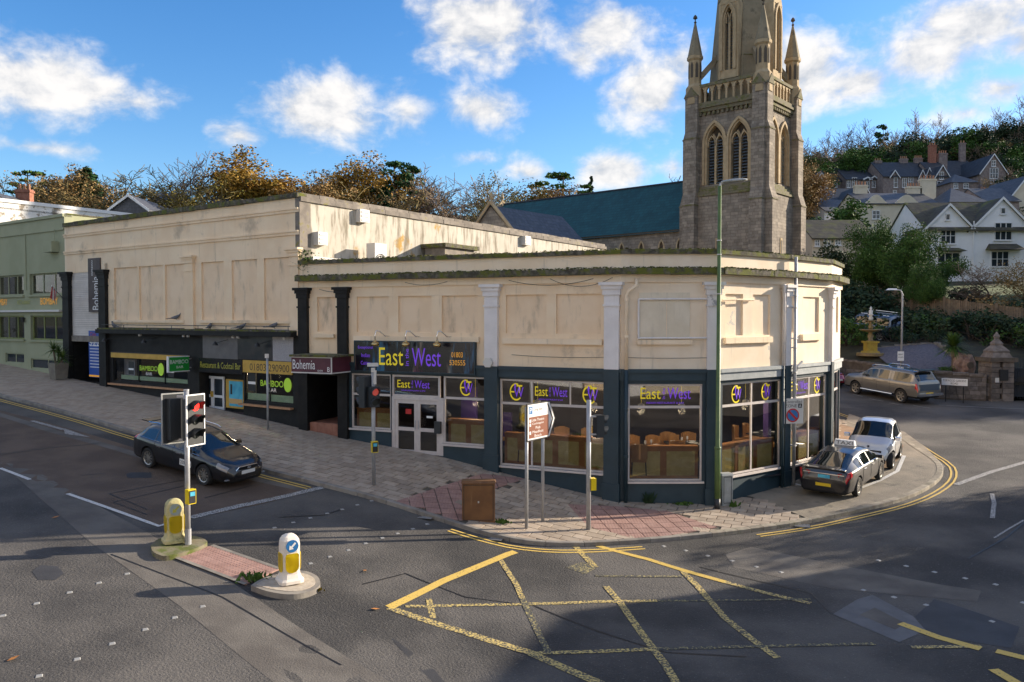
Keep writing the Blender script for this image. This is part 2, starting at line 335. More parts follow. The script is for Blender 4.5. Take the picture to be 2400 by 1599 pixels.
mat('garden_wall', (.085, .066, .052), (.13, .105, .08), rough=.95, sc_=3, bump=.8, bsc=7, c3=(.06, .065, .025), sc3=2, lo3=.55, hi3=.7)
mat('wall_stone', (.12, .10, .085), (.19, .16, .14), rough=.95, sc_=4, bump=.5, bsc=14, rnd=.3)
mat('rock', (.22, .13, .10), (.32, .22, .17), rough=.95, sc_=3, bump=1, bsc=7)
mat('slate_chip', (.085, .08, .10), (.14, .13, .15), rough=.8, sc_=9, bump=.8, bsc=20)
mat('soil', (.028, .026, .015), (.05, .045, .022), rough=.95, sc_=1.5, bump=.6, bsc=6)
mat('grass', (.045, .075, .016), (.075, .105, .025), rough=.95, sc_=1.2, bump=.6, bsc=15)
mat('hill', (.03, .042, .018), (.05, .055, .024), rough=.95, sc_=.12, bump=.6, bsc=2)
mat('fountain_yellow', (.40, .28, .03), (.32, .22, .03), rough=.6, sc_=4)
mat('fountain_gold', (.26, .18, .06), (.18, .13, .07), rough=.5, sc_=5)
mat('gate_metal', (.022, .030, .040), rough=.5)
mat('bark', (.055, .043, .033), (.09, .072, .055), rough=.95, sc_=3, bump=.5, bsc=10)
mat('bark_pale', (.13, .10, .07), (.18, .14, .10), rough=.95, sc_=3)
mat('planter', (.17, .15, .12), (.22, .20, .16), rough=.9, sc_=3)
def leafmat(name, a, b, c=None):
    m = mat(name, a, b, rough=.75, sc_=.35, lo=.4, hi=.6, c3=c, sc3=.9, lo3=.5, hi3=.65, spec=.25)
    bs = m.node_tree.nodes['Principled BSDF']
    return m
leafmat('leaf_autumn', (.30, .17, .025), (.40, .235, .04), (.15, .135, .028))
leafmat('leaf_brown', (.25, .15, .06), (.33, .21, .08), (.17, .14, .055))
leafmat('leaf_green', (.05, .105, .018), (.08, .15, .026), (.03, .065, .016))
leafmat('leaf_pine', (.022, .07, .024), (.036, .10, .03), (.015, .045, .018))
leafmat('leaf_dark', (.018, .042, .022), (.032, .060, .026), (.055, .060, .020))
leafmat('leaf_ever', (.045, .095, .018), (.075, .14, .025), (.025, .06, .014))
leafmat('leaf_gold', (.20, .15, .02), (.14, .11, .018), (.06, .08, .015))
mat('twig', (.17, .12, .085), (.24, .175, .125), rough=.95, sc_=.4)
mat('twig_olive', (.17, .135, .05), (.23, .18, .075), rough=.95, sc_=.4)
mat('palm_leaf', (.05, .11, .015), (.09, .15, .025), rough=.6, sc_=2)
glass('glass', (.80, .80, .80), .06); glass('glass_clear', (.92, .93, .93), .0); glass('glass_dark', (.16, .17, .18), .07, .015)
def carpaint(name, c, metal=.5, rough=.22): return mat(name, c, rough=rough, metal=metal, coat=1.0)
carpaint('car_black', (.003, .0035, .006), .0, .3); carpaint('car_taxi', (.007, .006, .009), .0, .3); carpaint('car_silver', (.62, .63, .65), .35, .3)
carpaint('car_bronze', (.20, .195, .185), .55, .3); carpaint('car_red', (.25, .008, .03), .4); carpaint('car_blue', (.10, .14, .20), .6, .3)
mat('car_glass', (.010, .013, .014), rough=.03, spec=1.0)
mat('headlight', (.22, .23, .25), rough=.08, spec=1.0)
mat('taillight', (.40, .008, .015), rough=.12, spec=.8)
mat('plate_yellow', (.75, .50, .02), rough=.4)
mat('plate_white', (.72, .72, .70), rough=.4)
mat('rim', (.40, .38, .35), rough=.3, metal=.8)
mat('under', (.01, .01, .011), rough=.9)
mat('pigeon', (.10, .105, .12), (.16, .165, .18), rough=.8, sc_=20)
mat('leaf_litter', (.45, .18, .04), rough=.8)
late_courses()
# ---------------------------------------------------------------- ground heights (thin plate splines)
class TPS:
    def __init__(s, pts, reg=.02):
        P = np.array(pts, float); s.P = P[:, :2]; n = len(P)
        d = np.linalg.norm(s.P[:, None]-s.P[None], axis=2); K = s.U(d)+reg*np.eye(n)*50
        Q = np.c_[np.ones(n), s.P]; A = np.zeros((n+3, n+3)); A[:n, :n] = K; A[:n, n:] = Q; A[n:, :n] = Q.T
        s.w = np.linalg.solve(A, np.r_[P[:, 2], 0, 0, 0])
    @staticmethod
    def U(d): return np.where(d > 1e-9, d*d*np.log(np.maximum(d, 1e-9)), 0)
    def __call__(s, x, y):
        x = np.atleast_1d(np.asarray(x, float)); y = np.atleast_1d(np.asarray(y, float)); sh = x.shape
        q = np.c_[x.ravel(), y.ravel()]; d = np.linalg.norm(q[:, None]-s.P[None], axis=2)
        return (s.U(d) @ s.w[:-3]+s.w[-3]+q @ s.w[-2:]).reshape(sh)
A = Vector((3.28, 23.7)); B = Vector((-7.61, 28.38)); C = Vector((-21.3, 37.7)); A2 = Vector((6.2, 23.72)); A3 = Vector((9.0, 25.8)); A4 = Vector((11.28, 28.0)); A5 = Vector((12.6, 30.3)); A6 = Vector((13.0, 34.0))
gpts = [(A.x, A.y, .14), (-.44, 25.3, .73), (-2.4, 26.14, 1.08), (-5.4, 27.43, 1.40), (B.x, B.y, 1.69), (-18.0, 35.5, 2.56), (C.x, C.y, 2.84), (-36, 47.7, 4.0),
 (-10.3, 23.6, 1.45), (-13.5, 17.9, 1.3), (-24.2, 32.5, 2.6), (-28.2, 25.5, 2.4), (.83, 19.35, .0), (-1.6, 15, -.1), (-4.6, 15.8, .33), (-7.2, 17.6, .72), (-12, 12, .75), (-5, 8, .05),
 (A2.x, A2.y, .05), (A3.x, A3.y, .2), (13, 20, .1), (12, 12, -.15), (6, 12, -.2), (17, 27, .42), (16, 32, .62), (12.6, 30.3, .52), (21, 43, 1.2), (20, 45.6, 1.38), (18, 52, 1.8), (13, 60, 2.4), (35, 40, 1.2), (30, 25, .5),
 (40, 30, .8), (0, 0, -.3), (-25, 0, 1.1), (25, 0, .0), (-45, 20, 3.2), (-2, 20, .35), (60, 20, 1.0), (60, -10, .3), (-45, -10, 2.4), (-5, 45, 2.0)]
G = TPS(gpts)
def g(x, y): return float(G(x, y)[0])
tpts = [p for p in gpts if p[1] > 18] + [(23.5, 48, 3.0), (27, 45, 2.7), (22, 52.5, 3.9), (27, 50, 4.1), (33, 47, 3.4), (24.5, 56.5, 4.25), (27.5, 56, 4.3), (21.5, 58.5, 4.1), (27.5, 53, 4.15), (30, 62.5, 6.3), (34.5, 53.5, 4.7), (31, 57, 5.6), (40, 50, 3.9), (20, 62, 3.2), (20, 72, 3.5), (10, 66, 3), (23, 62, 4.6),
 (57, 90, 10.2), (46, 88, 9.8), (44, 70, 7.3), (70, 60, 6), (65, 125, 20), (50, 125, 18.5), (85, 125, 22), (80, 150, 24.5), (100, 150, 25.5), (60, 150, 23), (130, 150, 29), (82, 168, 31), (102, 168, 32), (60, 168, 29), (125, 168, 35), (62, 245, 37), (93, 245, 41), (119, 245, 47), (145, 245, 50), (162, 245, 57), (150, 200, 48), (125, 225, 45), (150, 300, 57), (60, 320, 42), (100, 330, 47),
 (30, 140, 17), (30, 200, 30), (0, 80, 5), (10, 110, 13), (-10, 130, 19), (-40, 130, 22), (-80, 130, 22), (-70, 80, 9), (-40, 70, 6), (-100, 250, 36), (-20, 250, 38), (-120, 120, 18), (-100, 60, 8), (120, 80, 12), (150, 20, 3), (100, 20, 2), (150, 120, 24), (200, 250, 50), (-200, 200, 25), (-250, 300, 30), (250, 300, 45), (250, 50, 8), (-250, 0, 8)]
T = TPS(tpts, .05)
WALL = [Vector(p) for p in ((26.2, 43.0), (23.1, 46.8), (21.0, 51.5), (18.9, 58.5))]
def inside(p, poly):
    c = False; n = len(poly); x, y = p[0], p[1]
    for i in range(n):
        x0, y0 = poly[i][0], poly[i][1]; x1, y1 = poly[i-1][0], poly[i-1][1]
        if (y0 > y) != (y1 > y) and x < (x1-x0)*(y-y0)/(y1-y0)+x0: c = not c
    return c
ROADREG = [(-60, -20), (70, -20), (70, 43), (26.2, 43), (23.1, 46.8), (21, 51.5), (18.9, 58.5), (14, 61.5), (-60, 61.5)]
def on_ground(u, v, dz=0., f=None, far=90):
    f = f or g; d = ray(u, v); lo = 2.0; p = None; k = lo
    while k < far:
        q = CAM+d*k
        if q.z < f(q.x, q.y)+dz:
            a, b = k-.5, k
            for _ in range(30):
                m = (a+b)/2; q = CAM+d*m
                if q.z < f(q.x, q.y)+dz: b = m
                else: a = m
            q = CAM+d*b; return Vector((q.x, q.y, f(q.x, q.y)+dz))
        k += .5
    q = CAM+d*far; return q
def at_depth(u, v, D):
    d = ray(u, v); return CAM+d*(D/d.y)
def clip_rect(poly, x0, x1, y0, y1):
    def cut(P, ax, val, sgn):
        o = []
        for i in range(len(P)):
            a, b = P[i-1], P[i]; da, db = (a[ax]-val)*sgn, (b[ax]-val)*sgn
            if da >= 0: 
                o.append(a)
                if db < 0: t = da/(da-db); o.append((a[0]+(b[0]-a[0])*t, a[1]+(b[1]-a[1])*t))
            elif db >= 0: t = da/(da-db); o.append((a[0]+(b[0]-a[0])*t, a[1]+(b[1]-a[1])*t))
        return o
    P = [(p[0], p[1]) for p in poly]
    for ax, val, sgn in ((0, x0, 1), (0, x1, -1), (1, y0, 1), (1, y1, -1)):
        if P: P = cut(P, ax, val, sgn)
    return P
def area(P): return .5*sum(P[i-1][0]*P[i][1]-P[i][0]*P[i-1][1] for i in range(len(P)))
def drape(poly, F, dz, cell=.5):
    mb = MB(); xs = [p[0] for p in poly]; ys = [p[1] for p in poly]; allp = []; fs = []
    i0, i1 = math.floor(min(xs)/cell), math.ceil(max(xs)/cell); j0, j1 = math.floor(min(ys)/cell), math.ceil(max(ys)/cell)
    for i in range(i0, i1):
        col = clip_rect(poly, i*cell, (i+1)*cell, -1e4, 1e4)
        if len(col) < 3: continue
        for j in range(j0, j1):
            c = clip_rect(col, i*cell, (i+1)*cell, j*cell, (j+1)*cell)
            if len(c) < 3 or abs(area(c)) < 1e-4: continue
            if area(c) < 0: c = c[::-1]
            fs.append(tuple(range(len(allp), len(allp)+len(c)))); allp += c
    if not allp: return mb
    q = np.array(allp); z = F(q[:, 0], q[:, 1])+dz
    mb.add([(a[0], a[1], zz) for a, zz in zip(allp, z)], fs); return mb
def resample(pts, step):
    o = [Vector(pts[0])]
    for a, b in zip(pts[:-1], pts[1:]):
        a, b = Vector(a), Vector(b); n = max(1, int(math.ceil((b-a).length/step)))
        o += [a+(b-a)*(k/n) for k in range(1, n+1)]
    return o
def smooth(pts, it=2):
    P = [Vector(p[:2]) for p in pts]
    for _ in range(it):
        Q = [P[0]]
        for a, b in zip(P[:-1], P[1:]): Q += [a*.75+b*.25, a*.25+b*.75]
        P = Q+[P[-1]]
    return P
def offset(P, d):
    o = []
    for i, p in enumerate(P):
        t = (P[min(i+1, len(P)-1)]-P[max(i-1, 0)]).normalized(); o.append(p+Vector((-t.y, t.x))*d)
    return o
def ribbon(mb, pts, wd, dz, F=G, step=.35):
    P = resample([Vector(p[:2]) for p in pts], step); a = offset(P, wd/2); b = offset(P, -wd/2)
    n = len(P); q = np.array([tuple(p) for p in b+a]); z = F(q[:, 0], q[:, 1])+dz
    mb.add([(x, y, zz) for (x, y), zz in zip(q, z)], [(i, i+1, n+i+1, n+i) for i in range(n-1)]); return mb
def gp(*uv): return [on_ground(u, v).to_2d() for u, v in uv]
def grid(F, x0, x1, y0, y1, st, dz=0.):
    xs = np.arange(x0, x1+st/2, st); ys = np.arange(y0, y1+st/2, st); X, Y = np.meshgrid(xs, ys); nx = len(xs); Z = F(X, Y)+dz
    mb = MB(); mb.v = [tuple(p) for p in np.c_[X.ravel(), Y.ravel(), Z.ravel()]]
    mb.f = [(j*nx+i, j*nx+i+1, (j+1)*nx+i+1, (j+1)*nx+i) for j in range(len(ys)-1) for i in range(nx-1)]; return mb
road = drape(ROADREG, G, 0., 1.0).build('road', 'asphalt', smooth=True); tag(road, kind='structure')
# terrain sheet to the horizon
xs = sorted(set([-3000, -1500, -800, -500, -350]+list(range(-250, 251, 5))+[350, 500, 800, 1500, 3000])); ys = sorted(set([-3000, -1000, -400, -150, -60, -20]+list(range(0, 341, 5))+[400, 600, 1000, 3000]))
X, Y = np.meshgrid(np.array(xs, float), np.array(ys, float)); Z = T(np.clip(X, -250, 250), np.clip(Y, 0, 330))
low = np.array([[1.0 if (inside((x, y), ROADREG) or (14 < x < 60 and 40 < y < 66) or y < 0) else 0. for x in xs] for y in ys])
Z = np.where(low > 0, G(np.clip(X, -60, 70), np.clip(Y, -20, 61))-.9, Z); Z = np.maximum(Z, -1.2)
mb = MB(); nx = len(xs); mb.v = [tuple(p) for p in np.c_[X.ravel(), Y.ravel(), Z.ravel()]]
mb.f = [(j*nx+i, j*nx+i+1, (j+1)*nx+i+1, (j+1)*nx+i) for j in range(len(ys)-1) for i in range(nx-1)]
tag(mb.build('ground', 'hill', smooth=True), kind='structure')
def t(x, y): return float(T(x, y)[0])
gardenpoly = [(26.2, 43), (62, 42.5), (62, 67), (17.2, 66.5), (18.9, 58.5), (21, 51.5), (23.1, 46.8)]
tag(drape(gardenpoly, T, 0, 1.0).build('garden_bed', 'soil', smooth=True), kind='structure')

# ---- surface patches (each a sheet a few millimetres above the one below)
def patch(name, uv, m, dz): o = drape(gp(*uv), G, dz).build(name, m, road, smooth=True); return o
patch('red_lane_surface', [(-60, 925), (0, 962), (330, 1055), (640, 1122), (755, 1146), (600, 1185), (447, 1216), (372, 1234), (160, 1160), (0, 1095), (-60, 1075)], 'asphalt_brown', .004)
patch('trench_patch', [(0, 1085), (90, 1165), (210, 1270), (420, 1420), (640, 1599), (930, 1740), (1150, 1740), (900, 1590), (700, 1470), (520, 1350), (330, 1240), (180, 1160), (60, 1090)], 'asphalt_old', .004)
patch('trench_patch', [(1160, 1740), (900, 1480), (1010, 1560)], 'asphalt_dark', .004)
patch('repair_patch', [(1952, 1440), (2010, 1405), (2045, 1395), (2140, 1445), (2170, 1478), (2108, 1506)], 'asphalt_patch', .006)
patch('repair_patch', [(2145, 1445), (2190, 1405), (2240, 1420), (2390, 1470), (2370, 1520), (2180, 1490)], 'asphalt_dark', .005)
patch('manhole_patch', [(2015, 1442), (2050, 1425), (2122, 1462), (2098, 1477)], 'asphalt_old', .009)
patch('repair_patch', [(1700, 1300), (1760, 1282), (2200, 1370), (2300, 1385), (2290, 1410), (1950, 1380), (1720, 1330)], 'asphalt_old', .0045)
patch('repair_patch', [(295, 1112), (305, 1108), (355, 1108), (355, 1121), (300, 1121)], 'asphalt_dark', .008)
patch('road_iron', [(1325, 1330), (1365, 1318), (1398, 1331), (1372, 1347)], 'paint_yellow_faint', .009)
patch('oil_stain', [(75, 1340), (95, 1325), (135, 1328), (150, 1345), (130, 1360), (90, 1360)], 'asphalt_dark', .005)
tr = MB()
for L in ([(255, 1158), (470, 1118)], [(265, 1178), (480, 1128)], [(255, 1158), (345, 1195)], [(265, 1178), (345, 1207)], [(0, 1066), (120, 1050), (230, 1040)], [(190, 1115), (245, 1110)], [(640, 1125), (480, 1168)], [(655, 1213), (760, 1208), (800, 1195)], [(850, 1370), (950, 1345), (1090, 1400), (1250, 1420), (1400, 1480), (1560, 1530), (1750, 1540)], [(1640, 1330), (1900, 1390), (1950, 1440)], [(2270, 1310), (2360, 1260), (2400, 1225)], [(260, 1300), (520, 1400), (640, 1470), (800, 1560)]):
    ribbon(tr, gp(*L), .035, .0095)
tr.build('tar_seam', 'tar', road, kind='stuff')
def line(name, uv, wd, m, dz=.012, sm=0): 
    P = gp(*uv); P = smooth(P, sm) if sm else P
    return ribbon(MB(), P, wd, dz).build(name, m, road)
line('lane_line', [(0, 1098), (70, 1125)], .11, 'paint_white'); line('lane_line', [(158, 1158), (372, 1234), (392, 1228)], .11, 'paint_white')
line('stop_line', [(447, 1214), (560, 1187), (660, 1166), (755, 1143)], .22, 'paint_white_worn')
line('lane_edge_band', [(-40, 960), (120, 1010), (340, 1072)], .32, 'asphalt_old', .006); line('lane_edge_band', [(590, 1122), (720, 1150)], .3, 'asphalt_old', .006)
mb = MB(); P = gp((75, 987), (150, 1008)); ribbon(mb, P, .16, .012)
for tri in ([(150, 1004), (212, 1025), (152, 1017)],): mb.poly([on_ground(u, v, .012) for u, v in tri])
mb.build('lane_arrow', 'paint_white_worn', road)
# kerb line (top edge of kerb), pixels of the photograph carried onto the ground
KUV = [(-60, 907), (0, 925), (163, 967), (337, 1020), (500, 1064), (612, 1098), (755, 1133), (887, 1167), (1030, 1213), (1082, 1230), (1150, 1250), (1210, 1264), (1290, 1272), (1370, 1272), (1450, 1268), (1540, 1262), (1640, 1253), (1760, 1239), (1882, 1222), (1997, 1197), (2096, 1174), (2158, 1151), (2200, 1125), (2213, 1103), (2206, 1082), (2156, 1051), (2115, 1022), (2028, 1000), (1971, 981)]
KH = .11
KERB = smooth([on_ground(u, v, KH) for u, v in KUV], 1)
KERB = resample(KERB, .45)
FACADE = [Vector((-36, 47.7)), C, B, A, A2, A3, A4, A5, A6]
PAVE = [tuple(p) for p in KERB]+[tuple(p) for p in FACADE[::-1]]
pav = drape(PAVE, G, KH-.022, .5).build('pavement', 'mortar', smooth=True); tag(pav, kind='structure')
# kerb stones, each a block of its own
kr = MB(); K2 = resample(KERB, .12); acc = 0; seg = [K2[0]]; nk = 0
def kerb_block(S, w=.13, h=KH+.004, dep=.12, name='kerb_stone', m='kerb', par=pav, F=G):
    mb = MB(); a = offset(S, 0.0); b = offset(S, w); n = len(S)
    za = [float(F(p.x, p.y)[0]) for p in a]; zb = [float(F(p.x, p.y)[0]) for p in b]
    vs = [(p.x, p.y, z-dep) for p, z in zip(a, za)]+[(p.x, p.y, z+h-.012) for p, z in zip(a, za)]+[(p.x+(q.x-p.x)*.12, p.y+(q.y-p.y)*.12, z+h) for p, q, z in zip(a, b, za)]+[(q.x, q.y, z+h) for q, z in zip(b, zb)]
    fs = [(r*n+i, r*n+i+1, (r+1)*n+i+1, (r+1)*n+i) for r in range(3) for i in range(n-1)]+[tuple(r*n for r in (0, 1, 2, 3))[::-1], tuple(r*n+n-1 for r in (0, 1, 2, 3))]
    mb.add(vs, [f[::-1] for f in fs]); return mb.build(name, m, par)
for p, q in zip(K2[:-1], K2[1:]):
    seg.append(q); acc += (q-p).length
    if acc > (.9 if q.x < 5.5 else .34):
        S = [s.copy() for s in seg]; d = (S[-1]-S[-2]).normalized(); S[-1] = S[-1]-d*.012
        kerb_block(S, .13 if q.x < 5.5 else .2, m='kerb' if q.x < 5.5 else 'setts', name='kerb_stone' if q.x < 5.5 else 'edging_sett'); seg = [q]; acc = 0
# paving slabs: clipped to the pavement, laid in rows; the corner forecourt is asphalt
FORE = gp((1700, 1160), (1850, 1148), (1975, 1010), (1990, 975), (2120, 1018), (2170, 1055), (2214, 1100), (2200, 1130), (2155, 1155), (2090, 1178), (1990, 1200), (1890, 1222), (1800, 1186), (1760, 1172))
fore = drape([p for p in FORE], G, KH-.006, .5).build('forecourt_surface', 'forecourt', pav, smooth=True)
TACT = [gp((925, 1185), (1000, 1160), (1130, 1118), (1230, 1130), (1140, 1160), (1075, 1185), (1100, 1225), (1060, 1232)), gp((1380, 1245), (1330, 1190), (1440, 1195), (1560, 1205), (1680, 1245), (1500, 1275))]
def kin(p, q): return (p-q)
e = (B-A).normalized(); SLW, SLL = .32, .48
inner = offset(KERB, .135)
PAV2 = [tuple(p) for p in inner]+[tuple(p) for p in FACADE[::-1]]
def slab_field(org, ex, w, l, region, excl, dz, th, m, name, off=True, gap=.026):
    ey = Vector((-ex.y, ex.x)); L = []
    loc = [((Vector(p)-org).dot(ex), (Vector(p)-org).dot(ey)) for p in region]
    xs = [p[0] for p in loc]; ys = [p[1] for p in loc]
    for j in range(math.floor(min(ys)/w), math.ceil(max(ys)/w)):
        row = clip_rect(loc, -1e3, 1e3, j*w+gap/2, (j+1)*w-gap/2)
        if len(row) < 3: continue
        o = (l/2 if j % 2 and off else 0)
        for i in range(math.floor((min(xs)-o)/l), math.ceil((max(xs)-o)/l)):
            c = clip_rect(row, i*l+o+gap/2, (i+1)*l+o-gap/2, -1e3, 1e3)
            if len(c) < 3 or abs(area(c)) < .008: continue
            if area(c) < 0: c = c[::-1]
            W = [org+ex*p[0]+ey*p[1] for p in c]; mid = sum(W, Vector((0, 0)))/len(W)
            if any(inside(mid, x) for x in excl): continue
            L.append((mid, W, dz+random.uniform(-.002, .002), th, m, name))
    return L
slabs = slab_field(A, e, SLW, SLL, PAV2, [FORE]+TACT, KH, .03, 'slab', 'paving_slab')
for TT in TACT: slabs += slab_field(A, Vector((.98, .2)).normalized(), .4, .4, TT, [], KH+.002, .03, 'tactile', 'tactile_paver', False)
slabs = [s for s in slabs if not (s[5] == 'tactile_paver' and not inside(s[0], PAV2))]
def slab_mesh(mb, W, dz, th):
    n = len(W); q = np.array([tuple(p) for p in W]); z = G(q[:, 0], q[:, 1])+dz
    mb.add([(p.x, p.y, zz) for p, zz in zip(W, z)]+[(p.x, p.y, zz-th) for p, zz in zip(W, z)], [tuple(range(n))]+[(i, n+i, n+(i+1) % n, (i+1) % n) for i in range(n)])
slabs.sort(key=lambda s: s[0].length if s[0].x > -24 else 99)
st = MB(); cnt = {}
for s in slabs:
    cnt[s[5]] = cnt.get(s[5], 0)+1
    if cnt[s[5]] <= 290:
        m_ = MB(); slab_mesh(m_, s[1], s[2], s[3]); m_.build(s[5], s[4], pav)
    else: slab_mesh(st, s[1], s[2], s[3])
if st.v: st.build('further_paving_slabs', 'slab', pav, kind='stuff')
# blister domes on the near tactile pavers
bl = MB(); 
for TT in TACT:
    xs = [p[0] for p in TT]; ys = [p[1] for p in TT]; x = min(xs)
    while x < max(xs):
        y = min(ys)
        while y < max(ys):
            if inside((x, y), TT) and inside((x, y), PAV2): bl.lathe([(.018, 0), (.011, .006)], (x, y, g(x, y)+KH+.002), 5)
            y += .085
        x += .085
bl.build('blister_studs', 'tactile', pav, kind='stuff')
# yellow lines
for off_ in (.24, .40):
    P = [p for p in KERB]; 
    def part_line(i0u, i1u, name):
        sel = [p for p in offset(KERB, -off_) if i0u(p)]
        if len(sel) > 2: ribbon(MB(), sel, .065, .012).build('yellow_line', 'paint_yellow', road)
    k0 = [i for i, u in enumerate(KUV)]
    a0 = on_ground(745, 1135).to_2d(); part_line(lambda p: p.x < a0.x, None, '')
    a1 = on_ground(1035, 1218).to_2d(); a2 = on_ground(1510, 1275).to_2d()
    part_line(lambda p: a1.x < p.x < a2.x and p.y < 23, None, '')
    a3 = on_ground(1745, 1252).to_2d(); part_line(lambda p: p.x > a3.x, None, '')
# box junction
for uv, wd, m_ in (([(912, 1425), (1040, 1362), (1190, 1300), (1208, 1294)], .2, 'paint_yellow'), ([(912, 1425), (1080, 1480), (1240, 1530), (1400, 1600), (1500, 1650)], .2, 'paint_yellow_worn'),
  ([(1400, 1280), (1520, 1312), (1610, 1340), (1700, 1365)], .17, 'paint_yellow'), ([(1700, 1365), (1800, 1392), (1900, 1415)], .15, 'paint_yellow_worn'), ([(1345, 1278), (1395, 1330)], .17, 'paint_yellow_worn'), ([(1172, 1312), (1210, 1370), (1225, 1405)], .13, 'paint_yellow_worn'),
  ([(1225, 1405), (1260, 1480), (1285, 1530)], .13, 'paint_yellow_faint'), ([(950, 1422), (1100, 1419), (1240, 1417)], .11, 'paint_yellow_worn'), ([(1240, 1417), (1400, 1411), (1540, 1409)], .13, 'paint_yellow_worn'), ([(1540, 1409), (1700, 1408), (1900, 1405)], .09, 'paint_yellow_faint'),
  ([(1420, 1375), (1455, 1415), (1500, 1480), (1560, 1560), (1590, 1610)], .15, 'paint_yellow_worn'), ([(1600, 1340), (1635, 1375), (1700, 1450), (1770, 1505), (1822, 1543)], .15, 'paint_yellow_worn'),
  ([(1240, 1532), (1400, 1528), (1540, 1522)], .13, 'paint_yellow_worn'), ([(1540, 1522), (1760, 1516), (2050, 1510)], .11, 'paint_yellow_faint'), ([(1005, 1405), (1015, 1450)], .13, 'paint_yellow_worn'), ([(2110, 1462), (2200, 1495), (2298, 1522)], .2, 'paint_yellow'), ([(2135, 1518), (2300, 1516)], .12, 'paint_yellow_worn'), ([(1395, 1350), (1600, 1352)], .1, 'paint_yellow_faint')):
    line('box_junction_line', uv, wd, m_, .011+.0004*random.random())
line('lane_line', [(2335, 1527), (2420, 1548)], .2, 'paint_yellow'); line('lane_line', [(2328, 1570), (2430, 1630)], .2, 'paint_yellow')
line('give_way_line', [(2240, 1137), (2320, 1108), (2400, 1085), (2440, 1072)], .2, 'paint_white_worn'); line('faded_line', [(2325, 1158), (2330, 1180), (2326, 1215)], .12, 'paint_white_worn'); line('faded_line', [(2330, 1262), (2365, 1240), (2400, 1220)], .06, 'paint_white_worn')
# taxi bay on the forecourt, with its white edge line
bay = gp((1852, 1120), (1965, 1165), (2040, 1135), (2105, 1085), (2118, 1050), (2095, 1035), (1972, 1000), (1900, 1050))
drape(bay, G, KH-.001, .5).build('bay_surface', 'bay_brown', pav, smooth=True)
for uv in ([(2012, 1154), (2060, 1135), (2103, 1112), (2119, 1075)], [(1855, 1140), (1964, 1167), (1990, 1158)]): ribbon(MB(), gp(*uv), .13, KH+.006).build('bay_line', 'paint_white', pav)
for uv in ([(2000, 925), (2022, 930)], [(2037, 935), (2070, 941)], [(2085, 945), (2115, 950)], [(2140, 951), (2180, 957)]): line('bay_mark', uv, .1, 'paint_white_worn')
line('road_edge_line', [(2200, 950), (2300, 955), (2420, 960)], .09, 'paint_white_worn')
for off_ in (0, .18): line('yellow_line', [(1965, 968+off_*20), (2115, 1020+off_*22)], .06, 'paint_yellow')
for u, v in ((1162, 1262), (1880, 1232), (1000, 1212)):
    p = on_ground(u, v, .012); b_ = MB(); b_.box(-.22, .22, -.2, .2, -.004, .004); o = b_.build('drain_cover', 'tar', road); o.location = p; o.rotation_euler = (0, 0, -.35)
    for k in range(5): b_ = MB(); b_.box(-.2, .2, -.16+k*.07, -.13+k*.07, .004, .009); q = b_.build('drain_bar', 'galv', o)
# road studs
STUD = [(1500+x/2.6155, 1050+y/2.6155) for x, y in ((1462, 690), (1632, 725), (1805, 762), (1993, 800), (2180, 838), (1370, 873), (1557, 916), (1755, 964), (2158, 1065), (415, 662), (565, 693), (713, 730), (866, 763), (280, 630), (145, 603), (2350, 950))]
STUD += [(x/2.9425, 1200+y/2.9425) for x, y in ((877, 428), (682, 491), (480, 557), (252, 633), (20, 718), (1398, 653), (1205, 730), (1002, 812), (773, 910), (532, 1017), (270, 1133))]
STUD += [(600+x/3.136, 850+y/3.136) for x, y in ((850, 1017), (745, 1047), (633, 1080), (523, 1110), (400, 1143), (275, 1176), (137, 1215), (1258, 1188), (1153, 1223), (1040, 1257), (928, 1290), (805, 1330), (680, 1380), (543, 1428), (402, 1478))]
sm_ = None
for u, v in STUD:
    p = on_ground(u, v)
    if sm_ is None:
        b_ = MB(); b_.hexa([(-.05, -.05, 0), (.05, -.05, 0), (.05, .05, 0), (-.05, .05, 0), (-.038, -.038, .014), (.038, -.038, .014), (.038, .038, .014), (-.038, .038, .014)]); so = b_.build('road_stud', 'stud', road); sm_ = so.data
    else: so = new_obj('road_stud', sm_, road)
    so.location = p; so.rotation_euler = (0, 0, .5)
# fallen leaves on the road
for u, v in ((30, 1545), (855, 1338), (1330, 1262), (1345, 1266), (1365, 1264), (1385, 1268), (1310, 1266), (880, 1428), (130, 1213)):
    p = on_ground(u, v, .02); a = random.random()*6; b_ = MB(); b_.add([(-.09, 0, 0), (0, -.045, .012), (.1, 0, .03), (0, .05, .015)], [(0, 1, 2), (0, 2, 3)]); o = b_.build('fallen_leaf', 'leaf_litter', road); o.location = p; o.rotation_euler = (0, 0, a)

